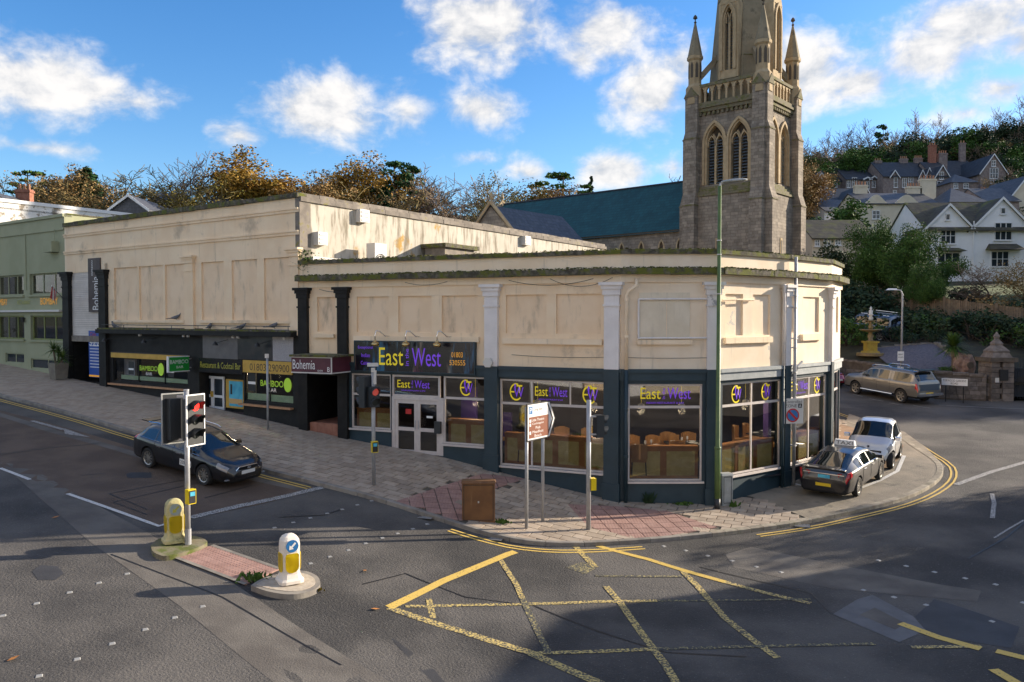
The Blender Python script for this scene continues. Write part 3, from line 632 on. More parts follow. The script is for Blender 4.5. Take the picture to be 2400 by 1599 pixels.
# ---------------------------------------------------------------- lettering (built once, before the rest)
TXT = {}
def prep_text(strings):
    obs = []
    for s in strings:
        c = bpy.data.curves.new('t', 'FONT'); c.body = s; c.size = 1; c.resolution_u = 3; o = bpy.data.objects.new('t', c); COL.objects.link(o); obs.append((s, o))
    dg = bpy.context.evaluated_depsgraph_get()
    for s, o in obs:
        me = bpy.data.meshes.new_from_object(o.evaluated_get(dg)); v = np.array([tuple(q.co) for q in me.vertices]); f = [tuple(p.vertices) for p in me.polygons]
        v[:, 0] -= v[:, 0].min(); v[:, 1] -= v[:, 1].min(); TXT[s] = (v, f, v[:, 0].max(), v[:, 1].max()); bpy.data.meshes.remove(me)
    for s, o in obs: c = o.data; bpy.data.objects.remove(o); bpy.data.curves.remove(c)
prep_text(['East', 'in the', 'West', '01803', '530555', 'Exceptional', 'Indian', 'Cuisine', 'E', 'T', 'W', 'Bohemia', 'BOHEMIA', 'B', 'BAMBOO', 'BAR', 'Restaurant & Cocktail Bar', '01803 290900', '322', 'Controlled', 'ZONE', 'A', 'P', 'Long stay', 'Little Theatre', 'Cockington', 'Pub', 'Meadfoot', 'Beach', 'TAXI', 'TORWOOD GARDENS', 'ROAD', 'BOMBAY', 'RESTAURANT', 'OPEN', 'Clubs', 'INDIAN RESTAURANT & BAR', '200-200', 'PERMIT', 'HOLDERS', 'ESPRESSO'])
def put_text(mb, s, o, ex, ey, width=None, height=None):   # lower left corner o, unit axes
    v, f, W, H = TXT[s]; sy = height/H if height else width/W; sx = width/W if width else sy
    mb.add([Vector(o)+Vector(ex)*(p[0]*sx)+Vector(ey)*(p[1]*sy) for p in v], f); return mb
# ---------------------------------------------------------------- facades
class Seg:
    def __init__(s, a, b):
        s.a = Vector(a); s.b = Vector(b); s.L = (s.b-s.a).length; s.e = (s.b-s.a)/s.L; s.n = Vector((s.e.y, -s.e.x))
        s.e3 = s.e.to_3d(); s.n3 = s.n.to_3d()
    def pt(s, q, z, d=0.): p = s.a+s.e*q+s.n*d; return Vector((p.x, p.y, z))
    def at(s, u, v, d=0.):
        r = ray(u, v); o = Vector((s.a.x, s.a.y, 0))+s.n3*d; k = (o-CAM).dot(s.n3)/r.dot(s.n3); p = CAM+r*k
        return (p-o).dot(s.e3), p.z
    def rect(s, u0, v0, u1, v1, d=0.):
        vm, um = (v0+v1)/2, (u0+u1)/2; return s.at(u0, vm, d)[0], s.at(u1, vm, d)[0], s.at(um, v1, d)[1], s.at(um, v0, d)[1]
    def box(s, mb, s0, s1, z0, z1, d0, d1):
        return mb.hexa([s.pt(s0, z0, d1), s.pt(s1, z0, d1), s.pt(s1, z0, d0), s.pt(s0, z0, d0), s.pt(s0, z1, d1), s.pt(s1, z1, d1), s.pt(s1, z1, d0), s.pt(s0, z1, d0)])
    def B(s, name, m, par, s0, s1, z0, z1, d0, d1): return s.box(MB(), s0, s1, z0, z1, d0, d1).build(name, m, par)
    def wall(s, mb, s0, s1, z0, z1, holes, d0, d1):
        zs = sorted(set([z0, z1]+[h[2] for h in holes]+[h[3] for h in holes])); zs = [z for z in zs if z0 <= z <= z1]
        for za, zb in zip(zs[:-1], zs[1:]):
            cut = sorted([(max(h[0], s0), min(h[1], s1)) for h in holes if h[2] < zb-1e-6 and h[3] > za+1e-6 and h[1] > s0 and h[0] < s1]); x = s0
            for a, b in cut:
                if a > x+1e-4: s.box(mb, x, a, za, zb, d0, d1)
                x = max(x, b)
            if s1 > x+1e-4: s.box(mb, x, s1, za, zb, d0, d1)
        return mb
    def text(s, mb, st, s0, z0, d, width=None, height=None, vert=False):
        if vert: return put_text(mb, st, s.pt(s0, z0, d), (0, 0, 1), -s.e3, width, height)
        return put_text(mb, st, s.pt(s0, z0, d), s.e3, (0, 0, 1), width, height)
def window(par, sg, s0, s1, z0, z1, mull=(), tran=(), fm='frame_pink', gm='glass', fw=.055, d=-.05, name='shop_window', topm=None, sill=None, wide={}):
    mb = MB(); sg.wall(mb, s0, s1, z0, z1, [(s0+fw, s1-fw, z0+fw, z1-fw)], d-.06, d)
    for m in mull: sg.box(mb, m-fw/2, m+fw/2, z0+fw, z1-fw, d-.055, d-.006)
    xs = [s0+fw]+[x for m in mull for x in (m-fw/2, m+fw/2)]+[s1-fw]
    for t_ in tran:
        for i in range(0, len(xs), 2): sg.box(mb, xs[i], xs[i+1], t_-fw*.7, t_+fw*.7, d-.055, d-.004)
    if topm is not None:
        for m in topm: sg.box(mb, m-.02, m+.02, tran[-1]+fw*.7, z1-fw, d-.05, d-.01)
    f = mb.build(name, fm, par); zz = [z0+fw]+[x for t_ in tran for x in (t_-fw*.7, t_+fw*.7)]+[z1-fw]
    for i in range(0, len(xs), 2):
        for j in range(0, len(zz), 2):
            sg.box(MB(), xs[i], xs[i+1], zz[j], zz[j+1], d-.036, d-.03).build('pane', gm, f)
    if sill: sg.box(MB(), s0-.05, s1+.05, z0-.06, z0, d-.06, d+.14).build('sill', sill, f)
    return f
def logo(f, sg, cx, cz, r, d):
    y, p = MB(), MB(); n = 20
    for k in range(n):
        a0, a1 = R(70+k*245/n), R(70+(k+1)*245/n)
        y.quad(*[sg.pt(cx+math.cos(a)*q*.8, cz+math.sin(a)*q, d) for a, q in ((a0, r), (a1, r), (a1, r*.82), (a0, r*.82))])
    for s0, s1, z0, z1 in ((-.7, -.2, -.08, .08), (.05, .75, .62, .80), (.32, .5, -.1, .7)): y.quad(*[sg.pt(cx+a*r, cz+b*r, d+.001) for a, b in ((s0, z0), (s1, z0), (s1, z1), (s0, z1))])
    sg.text(p, 'W', cx-.25*r, cz-.6*r, d+.002, 1.15*r, 1.15*r); p.quad(*[sg.pt(cx+a*r, cz+b*r, d+.002) for a, b in ((-.2, .1), (-.05, .1), (-.05, .9), (-.2, .9))])
    y.build('emblem_ring', 'yellow_text', f); p.build('emblem_letters', 'purple_text', f)
def eastwest(f, sg, s0, z0, w, h, d, sub=True, ny='yellow_lettering', np_='purple_lettering'):
    y, p = MB(), MB(); sg.text(y, 'East', s0, z0, d, w*.40, h); sg.text(p, 'in the', s0+w*.49, z0, d, h*.95, w*.06, vert=True); sg.text(p, 'West', s0+w*.54, z0, d, w*.46, h)
    if sub: sg.text(p, 'INDIAN RESTAURANT & BAR', s0+w*.12, z0-h*.42, d, w*.75, h*.16)
    y.build(ny, 'yellow_text', f); p.build(np_, 'purple_text', f)
def pilaster(par, sg, s0, s1, z0, zs, zc, z1, m, mlow=None, d=.14, name='pilaster', zlow=None):
    mb = MB(); zb = zlow if zlow is not None else z0
    sg.box(mb, s0, s1, zb, zc, -.02, d)
    for k, (a, b) in enumerate(((0, .05), (.05, .10), (.10, .17))):
        za = zc+(z1-zc)*(0, .45, .75)[k]; zb2 = zc+(z1-zc)*(.45, .75, 1.)[k]; sg.box(mb, s0-b*.8, s1+b*.8, za, zb2, -.02, d+b*.8)
    sg.box(mb, s0-.03, s1+.03, zc-.34, zc-.28, -.02, d+.03)
    o = mb.build(name, m, par)
    if mlow: sg.box(MB(), s0-.004, s1+.004, z0, zb-.001, -.02, d+.004).build('pier', mlow, par); sg.box(MB(), s0-.04, s1+.04, z0, z0+.75, -.02, d+.035).build('plinth', mlow, par)
    return o
def blind(par, sg, r, m='cream_recess', sill=True, dep=.07, extra=()):   # blocked window in its recess: returns the hole
    s0, s1, z0, z1 = r; sg.box(MB(), s0-.02, s1+.02, z0-.02, z1+.02, -.2, -dep).build('blind_window', m, par); return r

ZB, ZF, ZL0, ZL1, ZP0, ZP1 = 4.24, 6.86, 7.09, 7.27, 7.70, 7.83
S1, S2, S3, S4, S5, S6 = Seg(B, A), Seg(A, A2), Seg(A2, A3), Seg(A3, A4), Seg(A4, A5), Seg(A5, A6)
WE = Vector((5.75, 48.6)); SW = Seg(B, WE)
cb = thing('corner_building', 'two storey cream and dark teal restaurant building with a faceted street corner', 'building', (4, 27, .1))
def base_z(sg): return min(g(*sg.pt(q*sg.L, 0).to_2d()) for q in (0, .25, .5, .75, 1))-.3
c2 = lambda x, y: (600+x/3.1354, 600+y/3.1354); c3 = lambda x, y: (1100+x/3.1354, 560+y/3.1354); c6 = lambda x, y: (1150+x/3.136, 850+y/3.136); c4 = lambda x, y: (1550+x/3.136, 560+y/3.136)
def rx(sg, cv, x0, y0, x1, y1, d=0.): return sg.rect(*cv(x0, y0), *cv(x1, y1), d)
# upper blind windows per facade
UP = {0: [rx(S1, c2, 450, 305, 580, 572)]+[rx(S1, c2, a, 300, b, 580) for a, b in ((740, 975), (1045, 1290), (1365, 1630))]+[rx(S1, c3, a, 408, b, 728) for a, b in ((268, 566), (637, 968))],
      1: [rx(S2, c3, 1245, 395, 1618, 735)], 2: [rx(S3, c4, 470, 403, 600, 712), rx(S3, c4, 672, 405, 800, 715)], 3: [rx(S4, c4, 952, 408, 990, 660), rx(S4, c4, 1040, 415, 1158, 700)], 4: [rx(S5, c4, 1270, 425, 1300, 690)], 5: []}
SEGS = [S1, S2, S3, S4, S5, S6]
for i, sg in enumerate(SEGS):
    holes = UP[i]
    if i == 0: h3 = [(h[0], h[1], 5.30, 6.52) for h in holes]; holes = h3
    if i == 2: holes = [(h[0], h[1], 5.25, 6.52) for h in holes]
    if i == 3: holes = [(h[0], h[1], 5.3, 6.5) for h in holes]
    mb = MB(); sg.wall(mb, 0, sg.L, ZB, ZF, [] if i == 1 else holes, -.3, 0); mb.build('upper_wall', 'cream_pale' if i else 'cream', cb)
    if i != 1:
        for h in holes: blind(cb, sg, h, 'cream_recess' if i == 0 else 'cream_pale')
    e0, e1 = (-.02, .02)
    for nm, z0, z1, d1, m in (('frieze', ZF, ZL0, .06, 'cream_pale' if i else 'cream_old'), ('cornice', ZL0, ZL1, .30, 'moss_edge'), ('parapet', ZL1, ZP0, .04, 'cream_pale' if i else 'cream_old'), ('parapet_coping', ZP0, ZP1, .13, 'moss_edge')):
        k = math.tan(.11)*d1 if i else 0
        a0 = .0 if i == 0 else -d1*.22; a1 = sg.L+d1*.22
        mb = MB(); n = max(1, int(sg.L/1.1)) if m == 'moss_edge' else 1
        for q in range(n):
            j = random.uniform(-.008, .012) if m == 'moss_edge' else 0
            sg.box(mb, a0+(a1-a0)*q/n, a0+(a1-a0)*(q+1)/n, z0-(.0 if z0 == ZP0 else j), z1+j, -.28-.003*i, d1+j)
        mb.build(nm, m, cb)
# moss and weeds tufts along the cornice
ms = MB()
for i, sg in enumerate(SEGS[:5]):
    for _ in range(int(sg.L*(130 if i else 100))):
        q = random.uniform(0, sg.L); top = random.random() < .35; z = ZP1 if top else ZL1; d = random.uniform(-.1, .13) if top else random.uniform(.08, .31); r = random.uniform(.025, .075)
        p = sg.pt(q, z, d); ms.add([p+Vector((r*random.uniform(-1, 1), r*random.uniform(-1, 1), r*random.uniform(-.2, .9))) for _ in range(4)], [(0, 1, 2), (0, 2, 3), (0, 3, 1), (1, 2, 3)])
mat('moss', (.055, .06, .014), (.12, .125, .025), rough=.95, sc_=6); ms.build('moss_tufts', 'moss', cb, kind='stuff')
# sills below blind windows
for sg, cv, r in ((S1, c2, (435, 572, 582, 600)), (S1, c2, (727, 592, 1645, 628)), (S1, c3, (250, 735, 980, 775)), (S2, c3, (1230, 742, 1635, 776)), (S3, c4, (455, 722, 800, 765)), (S4, c4, (1020, 700, 1165, 745))):
    s0, s1, z0, z1 = rx(sg, cv, *r); sg.B('sill', 'cream_old', cb, s0, s1, z0, z1, -.01, .11)
# boarded panel on the chamfer with conduit frame
s0, s1, z0, z1 = UP[1][0]; o = S2.B('boarded_panel', 'boarding', cb, s0, s1, z0, z1, 0, .035)
S2.B('panel_seam', 'cream_recess', o, (s0+s1)/2+.06, (s0+s1)/2+.075, z0, z1-.3, .035, .04)
for za in (z1-.2, z0+.02): MB().tube([S2.pt(s0-.02, za, .08), S2.pt(S2.L-.2, za+.01, .08)], .03, 8).build('conduit_pipe', 'pil_white', cb)
MB().tube([S2.pt(s0-.02, z1-.2, .08), S2.pt(s0-.02, z0, .08)], .03, 8).build('conduit_pipe', 'pil_white', cb)
MB().tube([S3.pt(.1, z1-.22, .07), S3.pt(.7, z1-.2, .10), S3.pt(1.6, z1-.2, .07)], .03, 8).build('conduit_pipe', 'cream_old', cb)
# ground floor: openings
def base_at(sg, q): p = sg.pt(q, 0); return g(p.x, p.y)+KH
W = {}
W['lw'] = rx(S1, c2, 700, 845, 990, 1340); W['door'] = rx(S1, c2, 995, 855, 1375, 1455); W['rw'] = rx(S1, c2, 1375, 880, 1700, 1420)
W['bay3'] = rx(S1, c6, 66, 140, 868, 815); W['s2'] = rx(S2, c6, 1010, 165, 1555, 880); W['s3'] = rx(S3, c6, 1700, 130, 2072, 790)
H1 = 3.86
def lvl(k, z0, z1): a = W[k]; W[k] = (a[0], a[1], z0, z1)
lvl('lw', 1.95, H1); lvl('door', 1.20, H1); lvl('rw', 1.62, H1); lvl('bay3', 1.06, 3.84); lvl('s2', .86, 3.80); W['s3'] = (.22, S3.L-.28, .95, 3.80)
W['s4'] = (.32, S4.L-.18, .9, 3.80); W['s5'] = (.16, S5.L-.1, .9, 3.80)
pil1 = rx(S1, c2, 325, 300, 390, 700); pil2 = rx(S1, c2, 612, 300, 682, 700); pil3 = rx(S1, c2, 1690, 300, 1785, 790)
pas = (pil1[1], pil2[0], .9, 3.75)
for i, sg in enumerate(SEGS):
    hs_ = {0: [pas, W['lw'], W['door'], W['rw'], W['bay3']], 1: [W['s2']], 2: [W['s3']], 3: [W['s4']], 4: [W['s5']], 5: []}[i]
    mb = MB()
    if i == 0:
        sp = (pil2[0]+pil2[1])/2
        sg.wall(mb, sp, sg.L, base_z(sg), ZB, hs_, -.25, 0); mb.build('lower_wall', 'teal', cb)
        mb = MB(); sg.wall(mb, 0, sp, base_z(sg), ZB, hs_, -.25, 0); mb.build('passage_wall', 'black_paint', cb)
    else: sg.wall(mb, 0, sg.L, base_z(sg), ZB, hs_, -.25, 0); mb.build('lower_wall', 'teal' if i < 5 else 'cream', cb)
    if 0 < i < 5 or i == 0:
        a0 = (pil2[1] if i == 0 else 0); mb = MB()
        sg.box(mb, a0, sg.L+.03, ZB-.34, ZB-.002, -.01, .07); sg.box(mb, a0, sg.L+.04, ZB-.10, ZB+.01, -.01, .12)
        mb.build('fascia_ledge', 'teal' if i < 2 else 'grey_ledge', cb)
# pilasters
for sg, s0, s1, m, lowm in ((S1, *pil1[:2], 'black_paint', None), (S1, *pil2[:2], 'black_paint', None), (S1, *pil3[:2], 'pil_white', 'teal'), (S1, S1.L-.50, S1.L-.04, 'pil_white', 'teal'), (S2, S2.L-.36, S2.L+.02, 'pil_white', 'teal'), (S3, S3.L-.26, S3.L+.02, 'pil_white', 'teal'), (S4, S4.L-.12, S4.L+.06, 'pil_white', 'teal')):
    zg = base_at(sg, (s0+s1)/2)-.25
    pilaster(cb, sg, s0, s1, zg, zg, 6.48, ZF, m, lowm, zlow=(ZB if lowm else zg))
# windows
def shop(k, sg, mull, tran, **kw):
    a = W[k]; return window(cb, sg, *a, mull=mull, tran=tran, sill='frame_pink', **kw)
def sx(sg, cv, x, y): return sg.at(*cv(x, y))[0]
T1 = 3.14
f = shop('lw', S1, (), (T1,)); 
f = shop('rw', S1, (), (T1,)); a = W['rw']; logo(f, S1, (a[0]+a[1])/2, 3.5, .27, -.07)
a = W['bay3']; m1 = sx(S1, c6, 298, 400); m2 = sx(S1, c6, 580, 200)
f = shop('bay3', S1, (m1,), (T1-.08,), topm=(m2,)); logo(f, S1, (a[0]+m1)/2, 3.43, .28, -.07); logo(f, S1, (a[1]+m2)/2, 3.43, .29, -.07); eastwest(f, S1, m1+.1, 3.33, m2-m1-.2, .3, -.07)
f = shop('s2', S2, (), (3.10,)); a = W['s2']; eastwest(f, S2, a[0]+.38, 3.34, (a[1]-a[0])-.72, .34, -.07)
a = W['s3']; m = (a[0]+a[1])/2; f = shop('s3', S3, (m,), (3.10,)); logo(f, S3, (a[0]+m)/2, 3.43, .28, -.07); logo(f, S3, (a[1]+m)/2, 3.43, .28, -.07)
a = W['s4']; m = a[0]+(a[1]-a[0])*.52; f = shop('s4', S4, (m,), (3.10,)); eastwest(f, S4, a[0]+.1, 3.36, m-a[0]-.16, .3, -.07); logo(f, S4, (a[1]+m)/2, 3.44, .28, -.07)
f = shop('s5', S5, (), (3.10,))
# double door
a = W['door']; zt = 3.02; df = window(cb, S1, a[0], a[1]-.14, 3.12, a[3], name='fanlight', fw=.07); eastwest(df, S1, a[0]+.2, 3.42, 1.25, .26, -.07)
mb = MB(); S1.wall(mb, a[0], a[1], a[2]-.25, 3.12, [(a[0]+.12, a[1]-.16, a[2]-.3, zt)], -.12, -.02); mb.build('door_frame', 'frame_pink', cb)
dl, dr = a[0]+.12, a[1]-.16; dm = (dl+dr)/2
for x0, x1 in ((dl, dm-.004), (dm+.004, dr)):
    mb = MB(); zz = a[2]-.02; S1.wall(mb, x0, x1, zz, zt, [(x0+.11, x1-.11, zz+.14, zz+.78), (x0+.11, x1-.11, zz+.90, zt-.13)], -.10, -.05); d_ = mb.build('door', 'frame_pink', cb)
    for z0, z1 in ((zz+.14, zz+.78), (zz+.90, zt-.13)): S1.B('pane', 'glass', d_, x0+.11, x1-.11, z0, z1, -.08, -.074)
    S1.B('handle', 'steel', d_, (x1-.07 if x0 == dl else x0+.05), (x1-.05 if x0 == dl else x0+.07), zz+.85, zz+1.15, -.05, -.015)
    if x0 == dl: S1.B('open_notice', 'red', d_, x0+.4, x0+.62, zz+1.35, zz+1.52, -.073, -.07)
    else: S1.B('notice', 'white', d_, x0+.35, x0+.58, zz+1.25, zz+1.32, -.073, -.07)
S1.B('door_step', 'kerb', cb, a[0], a[1]-.02, base_at(S1, a[1])-.2, a[2]-.03, -.3, .04)
S1.B('letter_box', 'signal_black', cb, a[1]-.28, a[1]-.06, a[2]+.75, a[2]+1.15, 0, .12)
# passage under the maroon sign
zfl = 2.05
mb = MB(); sg = S1; s0, s1 = pas[0], pas[1]
for q0, q1, d0, d1 in ((s0-.06, s0, -2.2, -.25), (s1, s1+.06, -2.2, -.25), (s0, s1, -2.26, -2.2)): S1.box(mb, q0, q1, .8, 3.9, d0, d1)
S1.box(mb, s0, s1, 3.76, 3.82, -2.2, -.25); mb.build('passage_lining', 'black_paint', cb)
n = 4
for k in range(n): S1.B('step_tile', 'terracotta', cb, s0+(s1-s0)*k/n+.004, s0+(s1-s0)*(k+1)/n-.004, .8, zfl-.001*k, -2.1, -.002)
# downpipes
def pipe(name, pts, r, m, par, cl=()): 
    o = MB().tube(pts, r, 10).build(name, m, par, smooth=True); return o
q = .14; zg = base_at(S2, .2)
pipe('downpipe', [S2.pt(.42, 6.95, .16), S2.pt(.42, 6.75, .20), S2.pt(.2, 6.6, .16), S2.pt(q, 6.45, .12), S2.pt(q, ZB, .12)], .055, 'cream_old', cb); pipe('downpipe', [S2.pt(q, ZB, .12), S2.pt(q, zg, .12)], .056, 'teal', cb)
for z in (6.3, 5.2, 3.0, 1.6): MB().tube([S2.pt(q, z, .12), S2.pt(q, z+.07, .12)], .075, 10).build('pipe_collar', 'cream_old' if z > ZB else 'teal', cb)
zg = base_at(S3, S3.L)-.05; q = S3.L-.36
pipe('downpipe', [S3.pt(q-.1, 6.85, .2), S3.pt(q, 6.6, .12), S3.pt(q, ZB, .1)], .05, 'pil_white', cb); pipe('downpipe', [S3.pt(q, ZB, .1), S3.pt(q, zg, .1)], .051, 'teal', cb)
zp = base_at(S4, .1)
pipe('vent_pipe', [S4.pt(.10, ZP1-.06, .22), S4.pt(.10, zp, .22)], .055, 'galv', cb)
for z in (6.5, 6.1, 5.1, 4.8, 4.0, 3.6, 3.1, 2.4, 1.6): S4.B('pipe_bracket', 'steel', cb, .03, .17, z, z+.04, .02, .29)
MB().tube([S4.pt(.3, 3.9, .1), S4.pt(.2, 4.2, .25), S4.pt(.45, 4.35, .3)], .05, 8).build('security_camera', 'off_white', cb)
# cables sagging under the cornice
for sg, x0, x1, z, sag in ((S1, 8.2, 11.0, 6.98, .18), (S1, 9.6, 11.6, 7.0, .25), (S1, 4.4, 6.0, 6.98, .1), (S1, 8.3, 11.7, 4.62, .05), (S2, .2, 2.8, 4.60, .02), (S1, .9, 2.2, 6.8, .1)):
    P = [sg.pt(x0+(x1-x0)*k/10, z-sag*4*(k/10)*(1-k/10), .075) for k in range(11)]; MB().tube(P, .008, 5).build('wall_cable', 'signal_black', cb)
# flat roof
FP = [B+Vector((.12, .15)), A+Vector((.02, .2)), A2+Vector((-.02, .2)), A3+Vector((-.1, .15)), A4+Vector((-.15, .1)), A5+Vector((-.18, .05)), A6+Vector((-.18, 0)), Vector((11.3, 43.8)), WE-Vector((.1, .2))]
MB().prism([(p.x, p.y, 6.9) for p in FP], (0, 0, .14)).build('roof', 'roof_felt', cb)
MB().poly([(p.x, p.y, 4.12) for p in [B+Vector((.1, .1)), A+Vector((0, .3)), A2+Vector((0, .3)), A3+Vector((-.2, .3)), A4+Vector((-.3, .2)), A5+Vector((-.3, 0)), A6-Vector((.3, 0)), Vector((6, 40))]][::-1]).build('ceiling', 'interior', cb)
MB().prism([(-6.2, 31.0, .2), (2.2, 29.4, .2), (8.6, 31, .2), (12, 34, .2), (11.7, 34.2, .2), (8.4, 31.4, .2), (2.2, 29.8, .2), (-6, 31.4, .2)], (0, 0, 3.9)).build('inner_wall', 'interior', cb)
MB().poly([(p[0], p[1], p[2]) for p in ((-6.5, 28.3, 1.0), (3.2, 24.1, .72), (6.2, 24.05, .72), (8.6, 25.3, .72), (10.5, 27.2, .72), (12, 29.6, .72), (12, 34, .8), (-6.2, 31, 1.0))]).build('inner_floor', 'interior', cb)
S1.B('purple_screen', 'interior_purple', cb, W['door'][1]-.1, W['door'][1]+.5, 1.3, 3.4, -1.6, -1.5); S1.B('purple_screen', 'interior_purple', cb, W['door'][1]+.6, W['door'][1]+1.6, 1.3, 2.5, -2.1, -2.0)
S3.B('purple_screen', 'interior_purple', cb, S3.L-.55, S3.L-.4, .9, 3.7, -.5, -.3)
# other flank walls (street side round the back)
mb = MB()
for p, q in ((A6, Vector((11.5, 44))), (Vector((11.5, 44)), WE)): Seg(p, q).box(mb, 0, (q-p).length, 0, 7.6, -.3, 0)
mb.build('rear_wall', 'cream_old', cb)

# booth panels seen through the glass: wood fronts with ochre panels
def booth(sg, k, n, label, z0=None):
    a = W[k]; zz = a[2] if z0 is None else z0; x0, x1 = a[0]+.06, a[1]-.06; top = zz+.98
    th = thing('window_booth', label, 'booth', sg.pt((x0+x1)/2, zz, -.35), 'booths behind the shop windows')
    sg.B('back_board', 'wood', th, x0, x1, zz-.35, top, -.34, -.26); sg.B('cap_rail', 'wood', th, x0, x1, top, top+.05, -.5, -.22)
    wd = (x1-x0)/n
    for q in range(n): sg.B('inset_panel', 'wood_panel', th, x0+q*wd+.1, x0+(q+1)*wd-.1, zz+.12, top-.12, -.262, -.25)
    return top
booth(S1, 'lw', 2, 'low wooden booth front with ochre panels behind the shop window beside the glass double door', 1.62)
booth(S1, 'rw', 2, 'wooden booth front behind the window between the glass double door and the white pilaster', 1.40)
booth(S1, 'bay3', 4, 'long wooden booth front with four ochre panels behind the wide three light window')
booth(S2, 's2', 2, 'wooden booth front with two ochre panels behind the flat corner window under the boarded panel')
booth(S3, 's3', 3, 'sunlit wooden booth front behind the window next to the green lamp post', .85)
booth(S4, 's4', 3, 'wooden booth front behind the window with the parking zone sign before it', .85)
# chairs and tables
ch = thing('dining_chair', 'tan upholstered dining chair at a table inside the corner restaurant', 'chair', (0, 0, 0), 'dining chairs seen through the restaurant windows')
mb = MB(); mb.box(-.23, .23, -.23, .23, .40, .50); mb.build('seat', 'chair_tan', ch)
mb = MB(); 
for k in range(6):
    a0, a1 = R(-60+k*20), R(-60+(k+1)*20); q = [(.26*math.sin(a), .26*math.cos(a)) for a in (a0, a1)]
    mb.hexa([(q[0][0], q[0][1], .5), (q[1][0], q[1][1], .5), (q[1][0]*1.15, q[1][1]*1.15, .5), (q[0][0]*1.15, q[0][1]*1.15, .5)]+[(x*s_, y*s_, .98-.05*abs(k-2.5)/2.5) for (x, y), s_ in ((q[0], 1), (q[1], 1), (q[1], 1.15), (q[0], 1.15))])
mb.build('backrest', 'chair_tan', ch)
for x in (-.2, .2):
    for y in (-.2, .2): MB().tube([(x, y, .42), (x*1.1, y*1.1, 0)], .018, 6).build('leg', 'black', ch)
tb = thing('dining_table', 'dark dining table with white plates inside the corner restaurant', 'table', (0, 0, 0), 'dining tables seen through the restaurant windows')
MB().box(-.6, .6, -.4, .4, .72, .76).build('table_top', 'black', tb); MB().tube([(0, 0, 0), (0, 0, .72)], .05, 8).build('pedestal', 'black', tb); MB().lathe([(.25, 0), (.25, .03)], (0, 0, 0), 12).build('foot', 'black', tb)
for x, y in ((-.3, -.2), (.3, -.2), (-.3, .2), (.3, .2)): MB().lathe([(.06, .761), (.12, .78)], (x, y, 0), 10).build('plate', 'white', tb)
for x, y in ((-.1, -.1), (.12, .1)): MB().lathe([(.03, .761), (.01, .77), (.01, .84), (.035, .87), (.03, .95)], (x, y, 0), 8).build('wine_glass', 'frame_white', tb)
first = {}
def place(o, loc, rz):
    c = o if o.name not in first else copy_tree(o); first[o.name] = 1; c.location = loc; c.rotation_euler = (0, 0, rz); return c
for sg, q, d in ((S1, W['bay3'][0]+1.1, -1.1), (S1, W['bay3'][0]+2.7, -1.2), (S2, 1.0, -1.0), (S2, 2.3, -1.7), (S3, .9, -1.3), (S4, 1.2, -1.4), (S1, W['rw'][0]+.9, -1.2)):
    p = sg.pt(q, 0, d); zf = 1.0 if sg is not S1 else 1.15
    place(tb, (p.x, p.y, zf), math.atan2(sg.e.y, sg.e.x))
    for dx, dd, r_ in ((-.35, -.75, 0), (.35, -.75, 0), (-.4, .62, math.pi)):
        p = sg.pt(q+dx, 0, d+dd); place(ch, (p.x, p.y, zf), math.atan2(sg.e.y, sg.e.x)+r_+random.uniform(-.3, .3))
# pendant lamps inside, several of them added to brighten the dark rooms
def lamp_light(th, p, e_, c_=(1, .78, .5)):
    l_ = bpy.data.lights.new('pendant_glow', 'POINT'); l_.energy = e_; l_.color = c_; l_.shadow_soft_size = .12; o = new_obj('pendant_glow', l_, th); o.location = Vector(p)-ORG[th.name]
for q, sg in ((.75, S2), (2.0, S2), (.8, S3), (2.4, S3), (1.3, S4), (W['bay3'][0]+1.0, S1), (W['bay3'][0]+2.9, S1), (W['rw'][0]+.8, S1)):
    p = sg.pt(q, 3.0, -.8); th = thing('pendant_lamp', 'small pale pendant lamp in the corner restaurant, several of them added for light', 'lamp', p, 'pendant lamps in the corner windows')
    MB().tube([p+Vector((0, 0, .12)), p+Vector((0, 0, 1.1))], .008, 6).build('cord', 'yellow_text', th); MB().lathe([(.02, .14), (.1, .1), (.12, 0), (.11, 0)], p, 12).build('lamp_shade', 'off_white', th); lamp_light(th, p-Vector((0, 0, .1)), 15)

# big shop sign over the door with three brass lamps
r = rx(S1, c2, 728, 612, 1605, 795, .12); s0, s1 = r[0], r[1]; z0, z1 = 3.98, 4.98
mat('sign_art', (.004, .004, .010), (.010, .006, .014), rough=.25, sc_=2)
t_ = MT['sign_art'].node_tree; mp = nn(t_, 'ShaderNodeMapping'); tcx = nn(t_, 'ShaderNodeTexCoord'); t_.links.new(tcx.outputs['Object'], mp.inputs[0]); mp.inputs['Rotation'].default_value = (0, R(35), 0); mp.inputs['Scale'].default_value = (3.2, 1, .5)
n_ = noise(t_, mp.outputs[0], 1.3, 3); n2_ = noise(t_, mp.outputs[0], .35, 2); cr = nn(t_, 'ShaderNodeValToRGB'); t_.links.new(n2_.outputs[0], cr.inputs[0])
for p_, c_ in ((0.0, (.02, .02, .25)), (.4, (.02, .12, .22)), (.5, (.25, .22, .16)), (.56, (.25, .02, .12)), (.64, (.35, .04, .01)), (1., (.5, .15, .02))):
    el = cr.color_ramp.elements.new(p_) if p_ not in (0., 1.) else cr.color_ramp.elements[0 if p_ == 0 else -1]; el.color = (*c_, 1)
b_ = t_.nodes['Principled BSDF']; t_.links.new(mixc(t_, ramp(t_, n_.outputs[0], .47, .66), (.004, .004, .010), cr.outputs[0]), b_.inputs['Base Color'])
sgn = thing('shop_sign', 'long black shop sign with yellow and purple lettering and swirling colours below three brass lamps', 'sign', S1.pt((s0+s1)/2, z0, .1))
